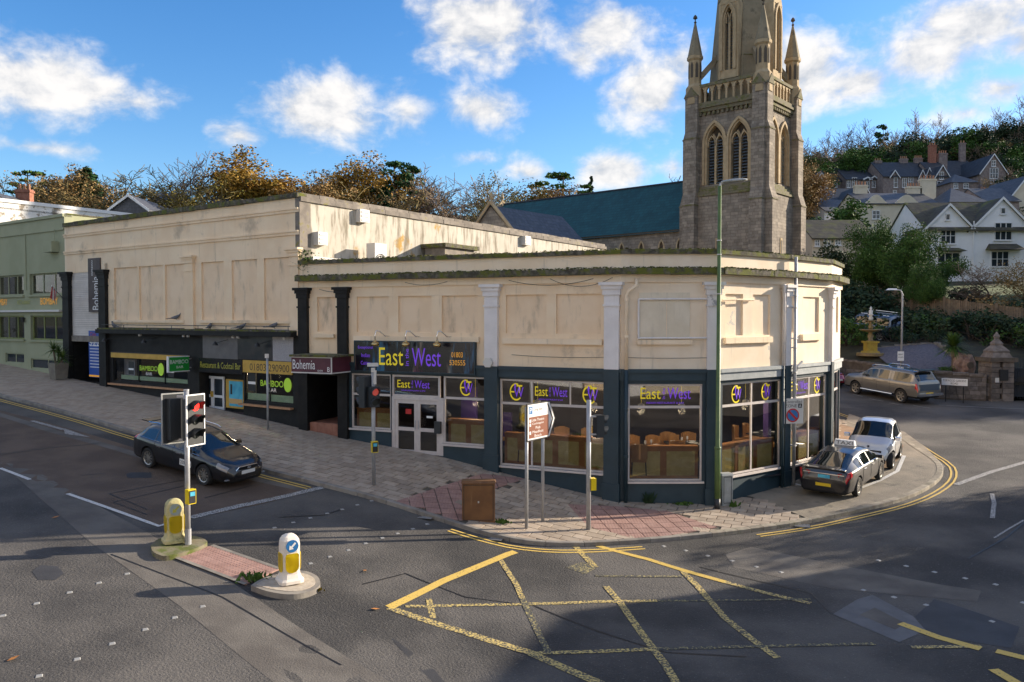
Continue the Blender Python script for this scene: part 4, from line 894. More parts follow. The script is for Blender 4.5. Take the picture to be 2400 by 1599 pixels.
S1.B('sign_board', 'sign_art', sgn, s0, s1, z0, z1, .02, .14); mb = MB(); S1.wall(mb, s0-.03, s1+.03, z0-.03, z1+.03, [(s0, s1, z0, z1)], .01, .15); mb.build('sign_frame', 'teal', sgn)
wd = s1-s0; eastwest(sgn, S1, s0+wd*.215, z0+.2, wd*.52, .60, .145, False)
y, p = MB(), MB(); S1.text(y, '01803', s0+wd*.82, z0+.52, .145, wd*.09, .17); S1.text(y, '530555', s0+wd*.805, z0+.26, .145, wd*.125, .17); y.build('telephone_lettering', 'orange_text', sgn)
for k, tx in enumerate(('Exceptional', 'Indian', 'Cuisine')): S1.text(p, tx, s0+wd*(.03, .06, .055)[k], z0+.72-.26*k, .145, wd*(.13, .075, .085)[k], .13)
p.build('slogan_lettering', 'purple_text', sgn)
for k, x in enumerate((875, 1100, 1330)):
    q = S1.at(*c2(x, 640), .5)[0]; p = S1.pt(q, 4.98, .4)
    th = thing('wall_lamp', ('brass swan neck lamp above the blue corner of the shop sign', 'brass swan neck lamp above the middle of the long shop sign', 'brass swan neck lamp above the last purple letters of the shop sign')[k], 'lamp', p, 'brass lamps over the shop sign')
    mb = MB().tube([S1.pt(q+.3, 5.16, .06), S1.pt(q+.2, 5.18, .2), S1.pt(q+.12, 5.34, .4), S1.pt(q+.03, 5.36, .48), S1.pt(q, 5.2, .5), S1.pt(q, 5.02, .5)], .018, 8); mb.build('arm', 'chrome', th, smooth=True)
    mat('brass', (.55, .40, .18), rough=.2, metal=1) if 'brass' not in MT else None
    pr = [(.035, .13), (.05, .10)]+[(.135*math.sin(a), .1*math.cos(a)-.02) for a in [R(20+k2*12) for k2 in range(7)]]+[(.12, -.08)]
    MB().lathe(pr, S1.pt(q, 4.92, .5), 16).build('lamp_shade', 'brass', th, smooth=True)
# maroon projecting box sign
r0 = S1.at(683, 850, 1.15)[0]; r1 = S1.at(777, 850, 1.15)[0]; z0, z1 = 3.92, 4.46
bs = thing('box_sign', 'peeling maroon box sign with white lettering projecting over the dark passage', 'sign', S1.pt((r0+r1)/2, z0, .6))
S1.B('sign_box', 'maroon', bs, r0, r1, z0, z1, .02, 1.15); S1.B('sign_roof', 'moss_edge', bs, r0-.06, r1+.1, z1, z1+.07, .0, 1.2)
mb = MB()
for a in ((r0-.005, r1+.006, z0-.02, z0+.02, 1.13, 1.16), (r1-.02, r1+.012, z0, z1, 1.13, 1.165), (r1-.01, r1+.01, z0-.02, z0+.02, .02, 1.13), (r0, r1, z1-.03, z1-.001, 1.14, 1.156)): S1.box(mb, *a)
mb.build('sign_trim', 'off_white', bs); mb = MB(); S1.text(mb, 'Bohemia', r0+.06, z0+.12, 1.158, (r1-r0)*.56, .32); S1.text(mb, 'BOHEMIA', r0+(r1-r0)*.66, z0+.05, 1.158, .22, .06); S1.text(mb, 'B', r0+(r1-r0)*.90, z0+.05, 1.158, .1, .16); mb.build('sign_lettering', 'white', bs)
# burglar alarm
q, z = S1.at(1150, 861); o = MB().prism([S1.pt(q+.17*math.cos(R(60*k)), 4.36+.17*math.sin(R(60*k)), .15) for k in range(6)], S1.n3*.1)
solid('alarm_box', o, 'off_white', 'white hexagonal alarm box at the foot of the white pilaster', 'alarm')

# ---------------------------------------------------------------- long building up the street
SL = Seg(C, B); ZT = 10.25; ZSL = 4.9
lb = thing('long_building', 'long cream upper storey over black bar fronts with a stained white side wall', 'building', SL.pt(8, 2.2))
c1 = lambda x, y: (x/3.136, 400+y/3.136); c8 = lambda x, y: (240+x/5.117, 700+y/5.117); c5 = lambda x, y: (x/4.613, 560+y/4.613)
UPL = [rx(SL, c1, *r) for r in ((838, 690, 1008, 970), (1022, 685, 1198, 970), (1212, 675, 1365, 970), (1480, 655, 1645, 960), (1703, 650, 1890, 960), (1940, 640, 2130, 955))]
zlo, zhi = 5.70, 8.0
hol = [(a, b, zlo, zhi) for a, b, _, _ in UPL]
sA, sB = SL.at(*c1(770, 800))[0], SL.L
mb = MB(); SL.wall(mb, 0, SL.L, 8.25, ZT-.15, [], -.3, 0); SL.wall(mb, sA, SL.L, 5.15, 8.25, hol, -.3, 0); mb.build('upper_wall', 'cream', lb)
for h in hol: blind(lb, SL, h)
for r in ((820, 972, 1365, 992), (1470, 962, 2150, 985)): s0, s1, _, _ = rx(SL, c1, *r); SL.B('sill', 'cream', lb, s0, s1, zlo-.12, zlo, -.01, .1)
def zmid(cv, x, y): return SL.at(*cv(x, y))[1]
for za in (zmid(c1, 1300, 395), zmid(c1, 1300, 540)):
    mb = MB(); SL.box(mb, 0, SL.L, za-.05, za+.05, -.01, .05); SL.box(mb, 0, SL.L, za+.05, za+.11, -.01, .085); mb.build('string_course', 'cream', lb)
mb = MB(); n = 16
for k in range(n): j = random.uniform(-.012, .02); SL.box(mb, SL.L*k/n, SL.L*(k+1)/n, ZT-.15-j, ZT+.02+j, -.34, .10+j)
mb.build('parapet_coping', 'moss_edge', lb)
s0, s1, _, _ = rx(SL, c1, 1368, 580, 1432, 990); pilaster(lb, SL, s0, s1, 5.15, 5.15, 8.0, 8.3, 'cream', d=.1)
s0, s1, _, _ = rx(SL, c1, 2140, 530, 2192, 900); pilaster(lb, SL, s0, SL.L+.02, 5.15, 5.15, 8.0, 8.3, 'cream', d=.1)
p1 = rx(SL, c1, 484, 640, 528, 1500); p2 = rx(SL, c1, 748, 640, 798, 1500)
for a in (p1, p2): zg = base_at(SL, a[0])-.3; pilaster(lb, SL, a[0], a[1], zg, zg, 7.55, 7.95, 'black_paint', d=.16)
mb = MB(); SL.wall(mb, p1[0], p2[1], 7.9, 8.25, [], -.3, -.0); mb.build('upper_wall', 'cream', lb)
# planked panel, banner, dark doorway with blue poster
zpa, zpb = 4.95, 7.92; n = 34
for k in range(n): z = zpa+(zpb-zpa)*k/n; SL.B('plank', 'plank_white', lb, p1[1], p2[0], z+.008, z+(zpb-zpa)/n, -.12, -.03+.004*(k % 2))
SL.B('plank_backing', 'mortar', lb, p1[1], p2[0], zpa, zpb, -.3, -.121); SL.B('door_lintel', 'coping', lb, p1[1]-.05, p2[0]+.02, 4.68, zpa, -.3, .03)
mb = MB(); zz = 2.4
for a in ((p1[1]-.06, p1[1], zz, 4.7, -1.8, -.05), (p2[0], p2[0]+.06, zz, 4.7, -1.8, -.05), (p1[1], p2[0], zz, 4.7, -1.86, -1.8), (p1[1], p2[0], 4.66, 4.7, -1.8, -.3), (p1[1], p2[0], zz-.6, zz+.42, -1.8, -.02)): SL.box(mb, *a)
mb.build('entrance_lining', 'black_paint', lb)
s0, s1, z0, z1 = rx(SL, c1, 648, 643, 735, 1040, .06)
bn = thing('wall_banner', 'tall dark banner with sideways white lettering on the white planked panel', 'banner', SL.pt((s0+s1)/2, z0, .05)); mat('banner', (.06, .045, .045), (.09, .07, .065), rough=.6, sc_=2)
SL.B('banner_board', 'banner', bn, s0, s1, z0, z1, .0, .06); mb = MB(); SL.text(mb, 'Bohemia', s1-.12, z0+.1, .064, (z1-z0)*.62, (s1-s0)*.52, vert=True); SL.text(mb, 'ESPRESSO', s0+.42, z0+(z1-z0)*.68, .064, (z1-z0)*.28, .12, vert=True); mb.build('banner_lettering', 'frame_white', bn)
s0, s1, z0, z1 = rx(SL, c1, 650, 1178, 757, 1520, .02)
ps = thing('entrance_poster', 'tall blue poster with white number and lines beside the dark entrance', 'poster', SL.pt((s0+s1)/2, z0, .0))
SL.B('poster_board', 'blue_sign', ps, s0, s1, z0, z1, -.03, .0); mb = MB(); SL.text(mb, '322', s0+.06, z0+(z1-z0)*.68, .004, (s1-s0)*.72, .32)
for k in range(9): SL.box(mb, s0+.1, s1-.06-.1*(k % 3), z0+.45+.14*k, z0+.485+.14*k, 0, .004)
mb.build('poster_lettering', 'white', ps); SL.B('poster_foot', 'orange_text', ps, s0, s1-.1, z0+.02, z0+.1, 0, .004); mb = MB(); SL.text(mb, 'Clubs', s0+.15, z1-.26, .006, .5, .2); mb.build('poster_logo', 'red', ps)
# bar frontage
FZ0, FZ1, FZ2, FZ3 = 4.22, 4.50, 4.84, 5.20
sF0 = p2[1]+.02
def sl(x, y=900, d=0.): return SL.at(*c8(x, y), d)[0]
zg = base_z(SL)
HL = (sl(130), sl(1020), 2.95, 4.02); HR = (sl(1705), sl(2285), 2.62, 3.98); HD = (sl(1160), sl(1690), 1.8, 3.60)
mb = MB(); SL.wall(mb, sF0-.05, SL.L, zg, 5.15, [HL, HR, HD], -.3, 0); mb.build('bar_front', 'black_paint', lb)
can = SL.box(MB(), sl(20), SL.L-.08, 5.10, 5.28, 0, .38); can.build('awning_cassette', 'black_paint', lb)
mb = MB(); SL.box(mb, sl(20), SL.L-.08, 5.28, 5.34, .0, .3); mb.build('awning_top', 'moss_edge', lb)
mb = MB().tube([SL.pt(sl(80), 5.48, .3), SL.pt(SL.L-.2, 5.48, .3)], .015, 6)
for k in range(8): q = sl(80)+(SL.L-.3-sl(80))*k/7; mb.tube([SL.pt(q, 5.3, .3), SL.pt(q, 5.48, .3)], .012, 5)
mb.build('bird_wire', 'signal_black', lb)
mat('photo_dark', (.010, .012, .018), (.035, .028, .03), rough=.3, sc_=2.5, c3=(.16, .15, .15), sc3=1.3, lo3=.66, hi3=.72); mat('photo_red', (.05, .012, .012), (.02, .015, .016), rough=.3, sc_=3, c3=(.16, .14, .12), sc3=1.6, lo3=.66, hi3=.74); mat('photo_grey', (.11, .105, .105), (.14, .13, .13), rough=.5, sc_=3); mat('photo_speck', (.30, .29, .30), (.40, .38, .39), rough=.6, sc_=40, lo=.45, hi=.55)
za, zb = SL.at(*c8(1000, 355))[1], 5.09
for x0, x1, m in ((50, 240, 'photo_dark'), (242, 540, 'photo_dark'), (542, 780, 'photo_dark'), (782, 1195, 'photo_red'), (1622, 2036, 'photo_dark'), (2040, 2285, 'photo_speck')): SL.B('photo_panel', m, lb, sl(x0, 260, .04)+.005, sl(x1, 260, .04)-.005, za, zb, 0, .04)
SL.B('photo_panel', 'photo_grey', lb, sl(1200, 260, .04), sl(1618, 260, .04), FZ0-.03, zb, 0, .042)
zc = SL.at(*c8(1000, 430))[1]; SL.B('grey_band', 'photo_grey', lb, sl(50), sl(1196), zc, za-.006, 0, .035); SL.B('grey_band', 'black_paint', lb, sl(1622), sl(2285), zc, za-.006, 0, .036)
SL.B('photo_panel', 'photo_speck', lb, sl(2040, 480, .04), sl(2285, 480, .04), FZ0-.02, zc-.006, 0, .038); SL.B('photo_panel', 'photo_dark', lb, sl(1622, 480, .04), sl(2036, 480, .04), FZ0-.02, zc-.006, 0, .038)
for x in (100, 575, 1430, 1935):
    p = SL.pt(sl(x, 290), 4.80, .3); th = thing('spot_lamp', 'small black arm lamp over the bar signs on the dark photo fascia', 'lamp', p, 'arm lamps over the bar fascia')
    MB().tube([SL.pt(sl(x, 290)+.45, 4.95, .02), p], .014, 6).build('arm', 'black', th); o = MB(); o.M = Matrix.Translation(p); o.lathe([(.03, .07), (.05, .04), (.10, -.03), (.11, -.08)], (0, 0, 0), 10).build('lamp_shade', 'black', th)
for k, x in enumerate((460, 985, 1040, 1580, 1640, 2195)): 
    p = SL.pt(sl(x, 165, .2), 5.06, .26); o = MB().lathe([(.03, .05), (.07, 0), (.05, -.05)], p, 8); o.build('downlight', 'off_white', lb)
# fascia signs
gs = thing('gold_fascia_sign', 'plain gold fascia board above the wide bar window', 'sign', SL.pt(sl(450), FZ0-.4, 0)); SL.B('sign_board', 'gold_sign', gs, sl(112, 520), sl(1030, 520), 4.02, FZ0+.02, -.02, .05)
SL.B('sign_edge', 'black', gs, sl(112, 520), sl(1030, 520), FZ0+.02, FZ0+.06, -.02, .06)
g2 = thing('gold_phone_sign', 'gold fascia board with a black telephone number', 'sign', SL.pt(sl(2000), 3.9, 0)); s0, s1 = sl(1697, 600), sl(2285, 600); SL.B('sign_board', 'gold_sign', g2, s0, s1, 3.72, 4.18, -.02, .06)
mb = MB(); SL.text(mb, '01803 290900', s0+.42, 3.80, .064, (s1-s0)*.80, .27); mb.build('sign_lettering', 'dark_text', g2)
b2 = thing('black_fascia_sign', 'black fascia sign with olive gold lettering above the white bar door', 'sign', SL.pt(sl(1400), 3.6, 0)); s0, s1 = sl(1172, 600), sl(1688, 600); SL.B('sign_board', 'black_gloss', b2, s0, s1, 3.62, 4.18, -.02, .05)
mb = MB(); SL.text(mb, 'Restaurant & Cocktail Bar', s0+.08, 3.80, .054, (s1-s0)*.93, .24); mb.build('sign_lettering', 'olive_text', b2)
# projecting green sign (perpendicular to the wall)
q = sl(1060, 560); gsn = thing('projecting_sign', 'green projecting sign with pale lettering above the bar doorway', 'sign', SL.pt(q, 3.6, .5))
SL.B('sign_panel', 'green_sign', gsn, q-.05, q+.05, 3.66, 4.22, .12, 1.0); mb = MB(); SL.wall(mb, q-.06, q+.06, 3.62, 4.26, [], 1.0, 1.04); SL.box(mb, q-.06, q+.06, 4.22, 4.25, .1, 1.0); SL.box(mb, q-.06, q+.06, 3.63, 3.66, .1, 1.0); mb.build('sign_rim', 'white', gsn)
for z in (3.75, 4.1): SL.B('bracket', 'steel', gsn, q-.02, q+.02, z, z+.04, 0, .12)
mb = MB(); put_text(mb, 'BAMBOO', SL.pt(q+.052, 3.95, .96), -SL.n3, (0, 0, 1), .8, .16); put_text(mb, 'BAR', SL.pt(q+.052, 3.77, .68), -SL.n3, (0, 0, 1), .3, .1); mb.build('sign_lettering', 'frame_white', gsn)
# bar windows
def bamboo(f, s0, z0, w, h):
    y, wv = MB(), MB(); SL.text(y, 'BAMBOO', s0, z0, -.07, w*.74, h); SL.text(wv, 'BAR', s0+w*.26, z0-h*.85, -.07, w*.26, h*.6)
    y.prism([SL.pt(s0+w*.88+w*.12*math.cos(R(a)), z0+h*.45+w*.15*math.sin(R(a)), -.07) for a in range(0, 360, 20)], SL.n3*.004); y.build('lime_lettering', 'lime_text', f); wv.build('white_lettering', 'white', f)
mat('frosted', (.28, .40, .22), (.34, .45, .28), rough=.5, sc_=3)
f = window(lb, SL, *HL, mull=(sl(418), sl(733)), fm='black_paint', gm='glass_clear', fw=.05); m0, m1 = sl(418), sl(733)
bamboo(f, m0+.08, 3.50, (m1-m0)-.16, .22); SL.B('frosted_band', 'frosted', f, HL[0]+.5, HL[1]-.05, HL[2]+.12, HL[2]+.30, -.10, -.092)
for x in (295, 770): q = sl(x); o = SL.B('menu_notice', 'black', f, q, q+.42, 3.30, 3.86, -.078, -.074); SL.B('notice_strip', 'white', o, q+.01, q+.41, 3.49, 3.57, -.073, -.071)
mb = MB(); SL.box(mb, HL[0]+.02, HL[0]+.9, HL[2]+.05, HL[3]-.1, -.6, -.5); mb.build('leaf_mural', 'photo_speck', f)
f = window(lb, SL, *HR, fm='black_paint', gm='glass_clear', fw=.05, mull=(sl(1990),)); bamboo(f, HR[0]+.85, 3.22, 1.75, .23); SL.B('frosted_band', 'frosted', f, HR[0]+.05, HR[1]-.05, HR[2]+.05, HR[2]+.30, -.10, -.092)
q = HR[0]+.1; o = SL.B('menu_notice', 'black', f, q, q+.46, 3.0, 3.68, -.078, -.074); SL.B('notice_strip', 'white', o, q+.01, q+.45, 3.26, 3.36, -.073, -.071)
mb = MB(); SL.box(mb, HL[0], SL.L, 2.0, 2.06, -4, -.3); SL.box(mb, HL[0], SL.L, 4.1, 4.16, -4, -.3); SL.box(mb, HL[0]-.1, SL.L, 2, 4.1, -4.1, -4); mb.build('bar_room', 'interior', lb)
mb = MB(); SL.box(mb, HR[0]+.6, HR[1]-.2, 2.1, 2.75, -1.2, -.8); mb.build('bar_bench', 'frosted', lb)
for q, m in ((HR[0]+.95, 'green_sign'), (HR[0]+2.0, 'ledge_wood')):
    p = SL.pt(q, 3.66, -.8); th = thing('bar_pendant', 'bright green pendant lampshade in the bar window' if m == 'green_sign' else 'copper pendant lampshade glowing in the bar window', 'lamp', p); MB().lathe([(.02, .2), (.05, .16), (.17, 0), (.16, 0)], p, 12).build('lamp_shade', m, th); MB().tube([p+Vector((0, 0, .18)), p+Vector((0, 0, .5))], .008, 5).build('cord', 'black', th); lamp_light(th, p-Vector((0, 0, .08)), 30)
for a, z in ((HL, 2.85), (HR, 2.50)): SL.B('window_ledge', 'ledge_wood', lb, a[0]-.2, a[1]+.02, z-.05, z+.02, 0, .16)
# recessed bar doorway with white double door and beach poster
mb = MB(); dd = -.45
for a in ((HD[0]-.05, HD[0], 1.6, 3.64, dd, -.3), (HD[1], HD[1]+.05, 1.6, 3.64, dd, -.3), (HD[0], HD[1], 1.6, 2.02, dd-.1, -.005), (HD[0], HD[1], 3.6, 3.64, dd, -.3), (HD[0], HD[1], 1.6, 3.64, dd-.16, dd-.1)): SL.box(mb, *a)
mb.build('doorway_lining', 'black_paint', lb)
x0, x1 = sl(1185, 1000, dd), sl(1455, 1000, dd); xm = (x0+x1)/2; zz, zt = 2.06, 3.42
for a, b in ((x0, xm-.005), (xm+.005, x1)):
    mb = MB(); SL.wall(mb, a, b, zz, zt, [(a+.09, b-.09, zz+.14, zz+.50), (a+.09, b-.09, zz+.60, zt-.1)], dd-.06, dd); d_ = mb.build('door', 'frame_white', lb)
    for z0, z1 in ((zz+.14, zz+.5), (zz+.6, zt-.1)): SL.B('pane', 'house_glass', d_, a+.09, b-.09, z0, z1, dd-.04, dd-.03)
    SL.B('handle', 'gold_sign', d_, a+.02 if a != x0 else b-.07, a+.06 if a != x0 else b-.03, zz+.52, zz+.75, dd, dd+.04)
s0, s1 = sl(1480, 1000, dd), sl(1690, 1000, dd); o = SL.B('poster_case', 'gold_sign', lb, s0, s1, 2.2, 3.34, dd-.1, dd-.0); SL.B('poster', 'sky_sign', o, s0+.22, s1-.04, 2.28, 3.28, dd, dd+.01); SL.B('poster_sand', 'sand', o, s0+.24, s1-.06, 2.38, 2.58, dd+.01, dd+.014); SL.B('poster_palm', 'black', o, s0+.3, s0+.42, 2.75, 3.15, dd+.01, dd+.014)
# side wall, roof, coping stones
mb = MB(); SW.wall(mb, .01, SW.L, 6.0, ZT-.28, [], -.3, 0); mb.build('side_wall', 'white_stain', lb)
SW.B('corner_strip', 'coping', lb, -.02, .5, 6.8, ZT-.15, -.2, .03)
x = 0
while x < SW.L-.05:
    w_ = min(random.uniform(.55, .95), SW.L-x); SW.B('coping_stone', 'coping', lb, x+.006, x+w_-.006, ZT-.28, ZT-.10+random.uniform(-.015, .02), -.32, .06+random.uniform(0, .02)); 
    SW.B('coping_stone', 'coping', lb, x+.1, x+w_+.08, ZT-.10, ZT+.04+random.uniform(-.01, .02), -.5, -.08); x += w_
P4 = C+Vector((.547, .837))*24
MB().prism([(p.x, p.y, ZT-.45) for p in (C+Vector((.25, .12)), B+Vector((-.02, .25)), WE+Vector((-.3, -.1)), P4)], (0, 0, .12)).build('roof', 'roof_felt', lb)
mb = MB(); Seg(WE, P4).box(mb, 0, (P4-WE).length, 0, ZT-.2, -.3, 0); Seg(P4, C).box(mb, 0, 24, 2, ZT-.1, -.3, 0); mb.build('rear_wall', 'cream_old', lb)
# plant on the flat roof and the side wall
cw = lambda x, y: (600+x/2.6155, 330+y/2.6155)
def wallbox(name, r, d1, m, label, cat, lou=0, extra=None):
    s0, s1, z0, z1 = rx(SW, cw, *r, d1); th = thing(name, label, cat, SW.pt((s0+s1)/2, z0, .1)); SW.B('casing', m, th, s0, s1, z0, z1, 0, d1)
    mb = MB()
    for k in range(lou or 3): z = z0+(z1-z0)*(k+.3)/((lou or 3)+.2); SW.box(mb, s0+.06, s1-.06, z, z+(z1-z0)*.35/(lou or 3), d1, d1+.02)
    mb.build('grille', 'off_white' if m != 'cabinet_grey' else 'black', th); return th
wallbox('wall_vent', (640, 422, 697, 500), .25, 'off_white', 'square white vent box high on the stained side wall', 'vent'); wallbox('wall_vent', (382, 560, 440, 640), .25, 'off_white', 'white vent box low on the stained wall by the weathered corner', 'vent'); wallbox('wall_vent', (1652, 585, 1686, 640), .25, 'off_white', 'small white vent box at the far end of the stained wall', 'vent')
s0, s1, z0, z1 = rx(SW, cw, 735, 630, 795, 738, .9); z0 = 7.15; ac = thing('air_conditioner', 'white air conditioning unit with round fan on the flat roof', 'air conditioner', SW.pt((s0+s1)/2, 7.05, .7))
SW.B('casing', 'off_white', ac, s0-.05, s1+.05, z0, z1, .45, .9); mb = MB(); cz = (z0+z1)/2
for r_ in (.12, .2, .28, .34):
    for k in range(20): a0, a1 = R(k*18), R(k*18+18); mb.tube([SW.pt((s0+s1)/2+r_*math.cos(a), cz+r_*math.sin(a), .92) for a in (a0, a1)], .012, 4, False)
mb.build('fan_grille', 'black', ac); mb = MB()
for k in range(9): SW.box(mb, s0-.07, s0-.05, z0+.08+k*.1, z0+.13+k*.1, .48, .88)
mb.build('side_slats', 'black', ac); mb = MB(); SW.box(mb, s0, s0+.08, 7.04, z0, .5, .85); SW.box(mb, s1-.08, s1, 7.04, z0, .5, .85); mb.build('feet', 'black', ac)
s0, s1, z0, z1 = rx(SW, cw, 350, 655, 690, 690, .3); dc = thing('ventilation_duct', 'pale duct running along the stained wall to the fan unit', 'duct', SW.pt(s0, 7.4, .2)); SW.B('duct_run', 'off_white', dc, s0, s1, 7.75, 8.0, .02, .3); SW.B('duct_drop', 'galv', dc, s1-.9, s1, 7.05, 7.75, .02, .32)
s0, s1, z0, z1 = rx(SW, cw, 1090, 632, 1270, 720, .6); hs2 = thing('roof_housing', 'weathered timber plant housing with mossy roof on the flat roof', 'housing', SW.pt(s0, 7.04, .5))
SW.B('box', 'coping', hs2, s0, s1, 7.04, z1-.25, .1, 1.2); SW.B('cover', 'moss_edge', hs2, s0-.15, s1+.2, z1-.25, z1-.08, 0, 1.35)
s0, s1, z0, z1 = rx(SW, cw, 835, 690, 975, 735, 1.6); ex = thing('roof_fan', 'low boxed extractor fan on the flat roof', 'fan', SW.pt(s0, 7.04, 1.5)); SW.B('casing', 'coping', ex, s0, s1, 7.04, 7.75, 1.2, 2.0); MB().lathe([(.3, 0), (.3, .12), (.1, .2)], SW.pt((s0+s1)/2, 7.75, 1.6), 14).build('cowl', 'galv', ex)
p = SW.pt(SW.at(1420, 560)[0]-1.0, 0, 1.0); ce = thing('roof_cowl', 'round galvanised ventilation cowl at the end of the flat roof', 'cowl', (p.x, p.y, 7.04)); MB().tube([(p.x, p.y, 7.04), (p.x, p.y, 8.7), (p.x+.25, p.y-.2, 9.15), (p.x+.7, p.y-.5, 9.3)], [.5, .5, .5, .5], 14).build('duct', 'galv', ce, smooth=True); MB().lathe([(.56, .8), (.56, .9)], (p.x, p.y, 7.04), 14).build('collar', 'steel', ce)
# weeds growing at the parapet joint
wm = MB(); p0 = SW.pt(.1, 7.7, .25)
for _ in range(260):
    a = p0+Vector((random.gauss(0, .18), random.gauss(0, .18), random.uniform(-.25, .5))); d_ = Vector((random.gauss(0, 1), random.gauss(0, 1), random.gauss(.3, .6))).normalized()*.11; s_ = d_.cross(Vector((0, 0, 1))).normalized()*.03; wm.add([a, a+d_*.5+s_, a+d_, a+d_*.5-s_], [(0, 1, 2, 3)])
solid('parapet_weed', wm, 'leaf_ever', 'clump of green weeds growing at the joint of the two buildings', 'weed')

# ---------------------------------------------------------------- green building further up
gL = 13.0; SGB = Seg(C-SL.e*gL, C-SL.e*.02); ZG = 10.72
gb = thing('green_building', 'sage green rendered bar building with olive framed windows', 'building', SGB.pt(gL-3, 3))
gz = base_z(SGB)
gw = lambda *r: rx(SGB, c5, *r, 0.)
w1 = gw(320, 370, 690, 600); w2 = gw(-30, 395, 255, 610); w3 = gw(330, 830, 695, 1100); w4 = gw(-30, 830, 262, 1100)
zt0, zt1, zu0, zu1 = w1[2], w1[3], w3[2]+.02, w3[3]
HG = [(w1[0], w1[1], zt0, zt1), (w2[0], w2[1], zt0, zt1), (w3[0], w3[1], zu0, zu1), (w4[0], w4[1], zu0, zu1)]
HB = [gw(335, 1320, 690, 1440), gw(60, 1300, 262, 1360)]; HB = [(a, b, z0_, z0_+.5) for (a, b, _, _), z0_ in zip(HB, (base_at(SGB, HB[0][0])+.08, base_at(SGB, HB[1][0])+.12))]
mb = MB(); SGB.wall(mb, 0, gL, gz, ZG, HG+HB, -.35, 0); mb.build('front_wall', 'green_wall', gb)
mb = MB(); SGB.box(mb, 0, gL, ZG-.12, ZG+.02, -.38, .08); SGB.box(mb, 0, gL, ZG-.75, ZG-.66, -.01, .06); mb.build('cornice', 'green_wall', gb)
for i, h in enumerate(HG):
    a, b = h[0], h[1]; o = window(gb, SGB, *h, mull=(a+(b-a)*.34, a+(b-a)*.68), fm='green_wall' if i < 2 else 'frame_green', gm='glass', name='window', fw=.07, d=-.12); SGB.B('sill', 'green_wall', o, a-.1, b+.1, h[2]-.1, h[2], -.1, .1)
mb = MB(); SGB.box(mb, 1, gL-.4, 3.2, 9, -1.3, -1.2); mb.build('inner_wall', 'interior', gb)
for h in HB: window(gb, SGB, *h, mull=((h[0]+h[1])/2,), fm='green_wall', gm='house_glass', name='basement_window', fw=.05, d=-.06)
SGB.B('awning_cassette', 'off_white', gb, .5, gL-.25, SGB.at(*c5(500, 790))[1], SGB.at(*c5(500, 768))[1], 0, .2)
mb = MB(); SGB.text(mb, 'BOMBAY', SGB.at(*c5(445, 700))[0], SGB.at(*c5(500, 712))[1], .03, SGB.at(*c5(630, 700))[0]-SGB.at(*c5(445, 700))[0], .34); SGB.text(mb, 'BOMBAY', SGB.at(*c5(-40, 700))[0], SGB.at(*c5(100, 718))[1], .03, 1.3, .34); mb.build('orange_lettering', 'orange_text', gb)
mb = MB(); SGB.text(mb, 'RESTAURANT', SGB.at(*c5(195, 700))[0], SGB.at(*c5(290, 708))[1], .03, 1.35, .2); mb.build('olive_lettering', 'olive_text', gb)
s0, s1, z0, z1 = rx(SGB, c5, 490, 30, 590, 145, .2); o = SGB.B('wall_vent_box', 'green_wall', gb, s0+.1, s1, z0, z1, 0, .35); MB().tube([SGB.pt(s1-.2, z1, .1), SGB.pt(s1-.2, ZG-.7, .1)], .02, 6).build('cable', 'green_wall', gb); MB().tube([SGB.pt(SGB.at(*c5(285, 300))[0], zt1-.8, .03), SGB.pt(SGB.at(*c5(285, 300))[0], ZG-.75, .03)], .02, 6).build('cable', 'green_wall', gb)
for x in (270, 705): p = SGB.pt(SGB.at(*c5(x, 880))[0], SGB.at(*c5(x, 880))[1], .1); MB().lathe([(.07, -.1), (.09, .1), (.05, .16)], p, 8).build('wall_lantern', 'black', gb)
P5 = C+Vector((.547, .837))*14; P6 = SGB.a+Vector((.547, .837))*14
MB().prism([(p.x, p.y, ZG-.5) for p in (SGB.a+Vector((.1, .2)), C-SL.e*.3+Vector((.1, .2)), P5-SL.e*.3, P6)], (0, 0, .12)).build('roof', 'roof_felt', gb)
mb = MB(); sg = Seg(C-SL.e*.02, P5); sg.box(mb, 0, 14, 9, ZG, -.3, 0); mb.build('side_wall', 'green_wall', gb); sg.B('side_coping', 'moss_edge', gb, .1, 14, ZG, ZG+.05, -.33, .05)
# flag on a slanting pole
p = SGB.pt(gL-.05, SGB.at(*c5(715, 660))[1], .05); q = SGB.at(*c5(560, 510), 1.3); q = SGB.pt(q[0], q[1], 1.3); fl = thing('wall_flag', 'red and white flag on a slanting pole fixed to the green wall', 'flag', p); MB().tube([p, q], .02, 8).build('pole', 'steel', fl)
for k in range(5):
    mb = MB(); a = p+(q-p)*(.62+.075*k); b = p+(q-p)*(.62+.075*(k+1)); dn = Vector((-.05, .1*math.sin(k), -.55)); mb.prism([a, b, b+dn, a+Vector((-.05, .1*math.sin(k-1), -.55))], (.004, .004, 0)); mb.build('flag_stripe', 'red' if k % 2 == 0 else 'white', fl)
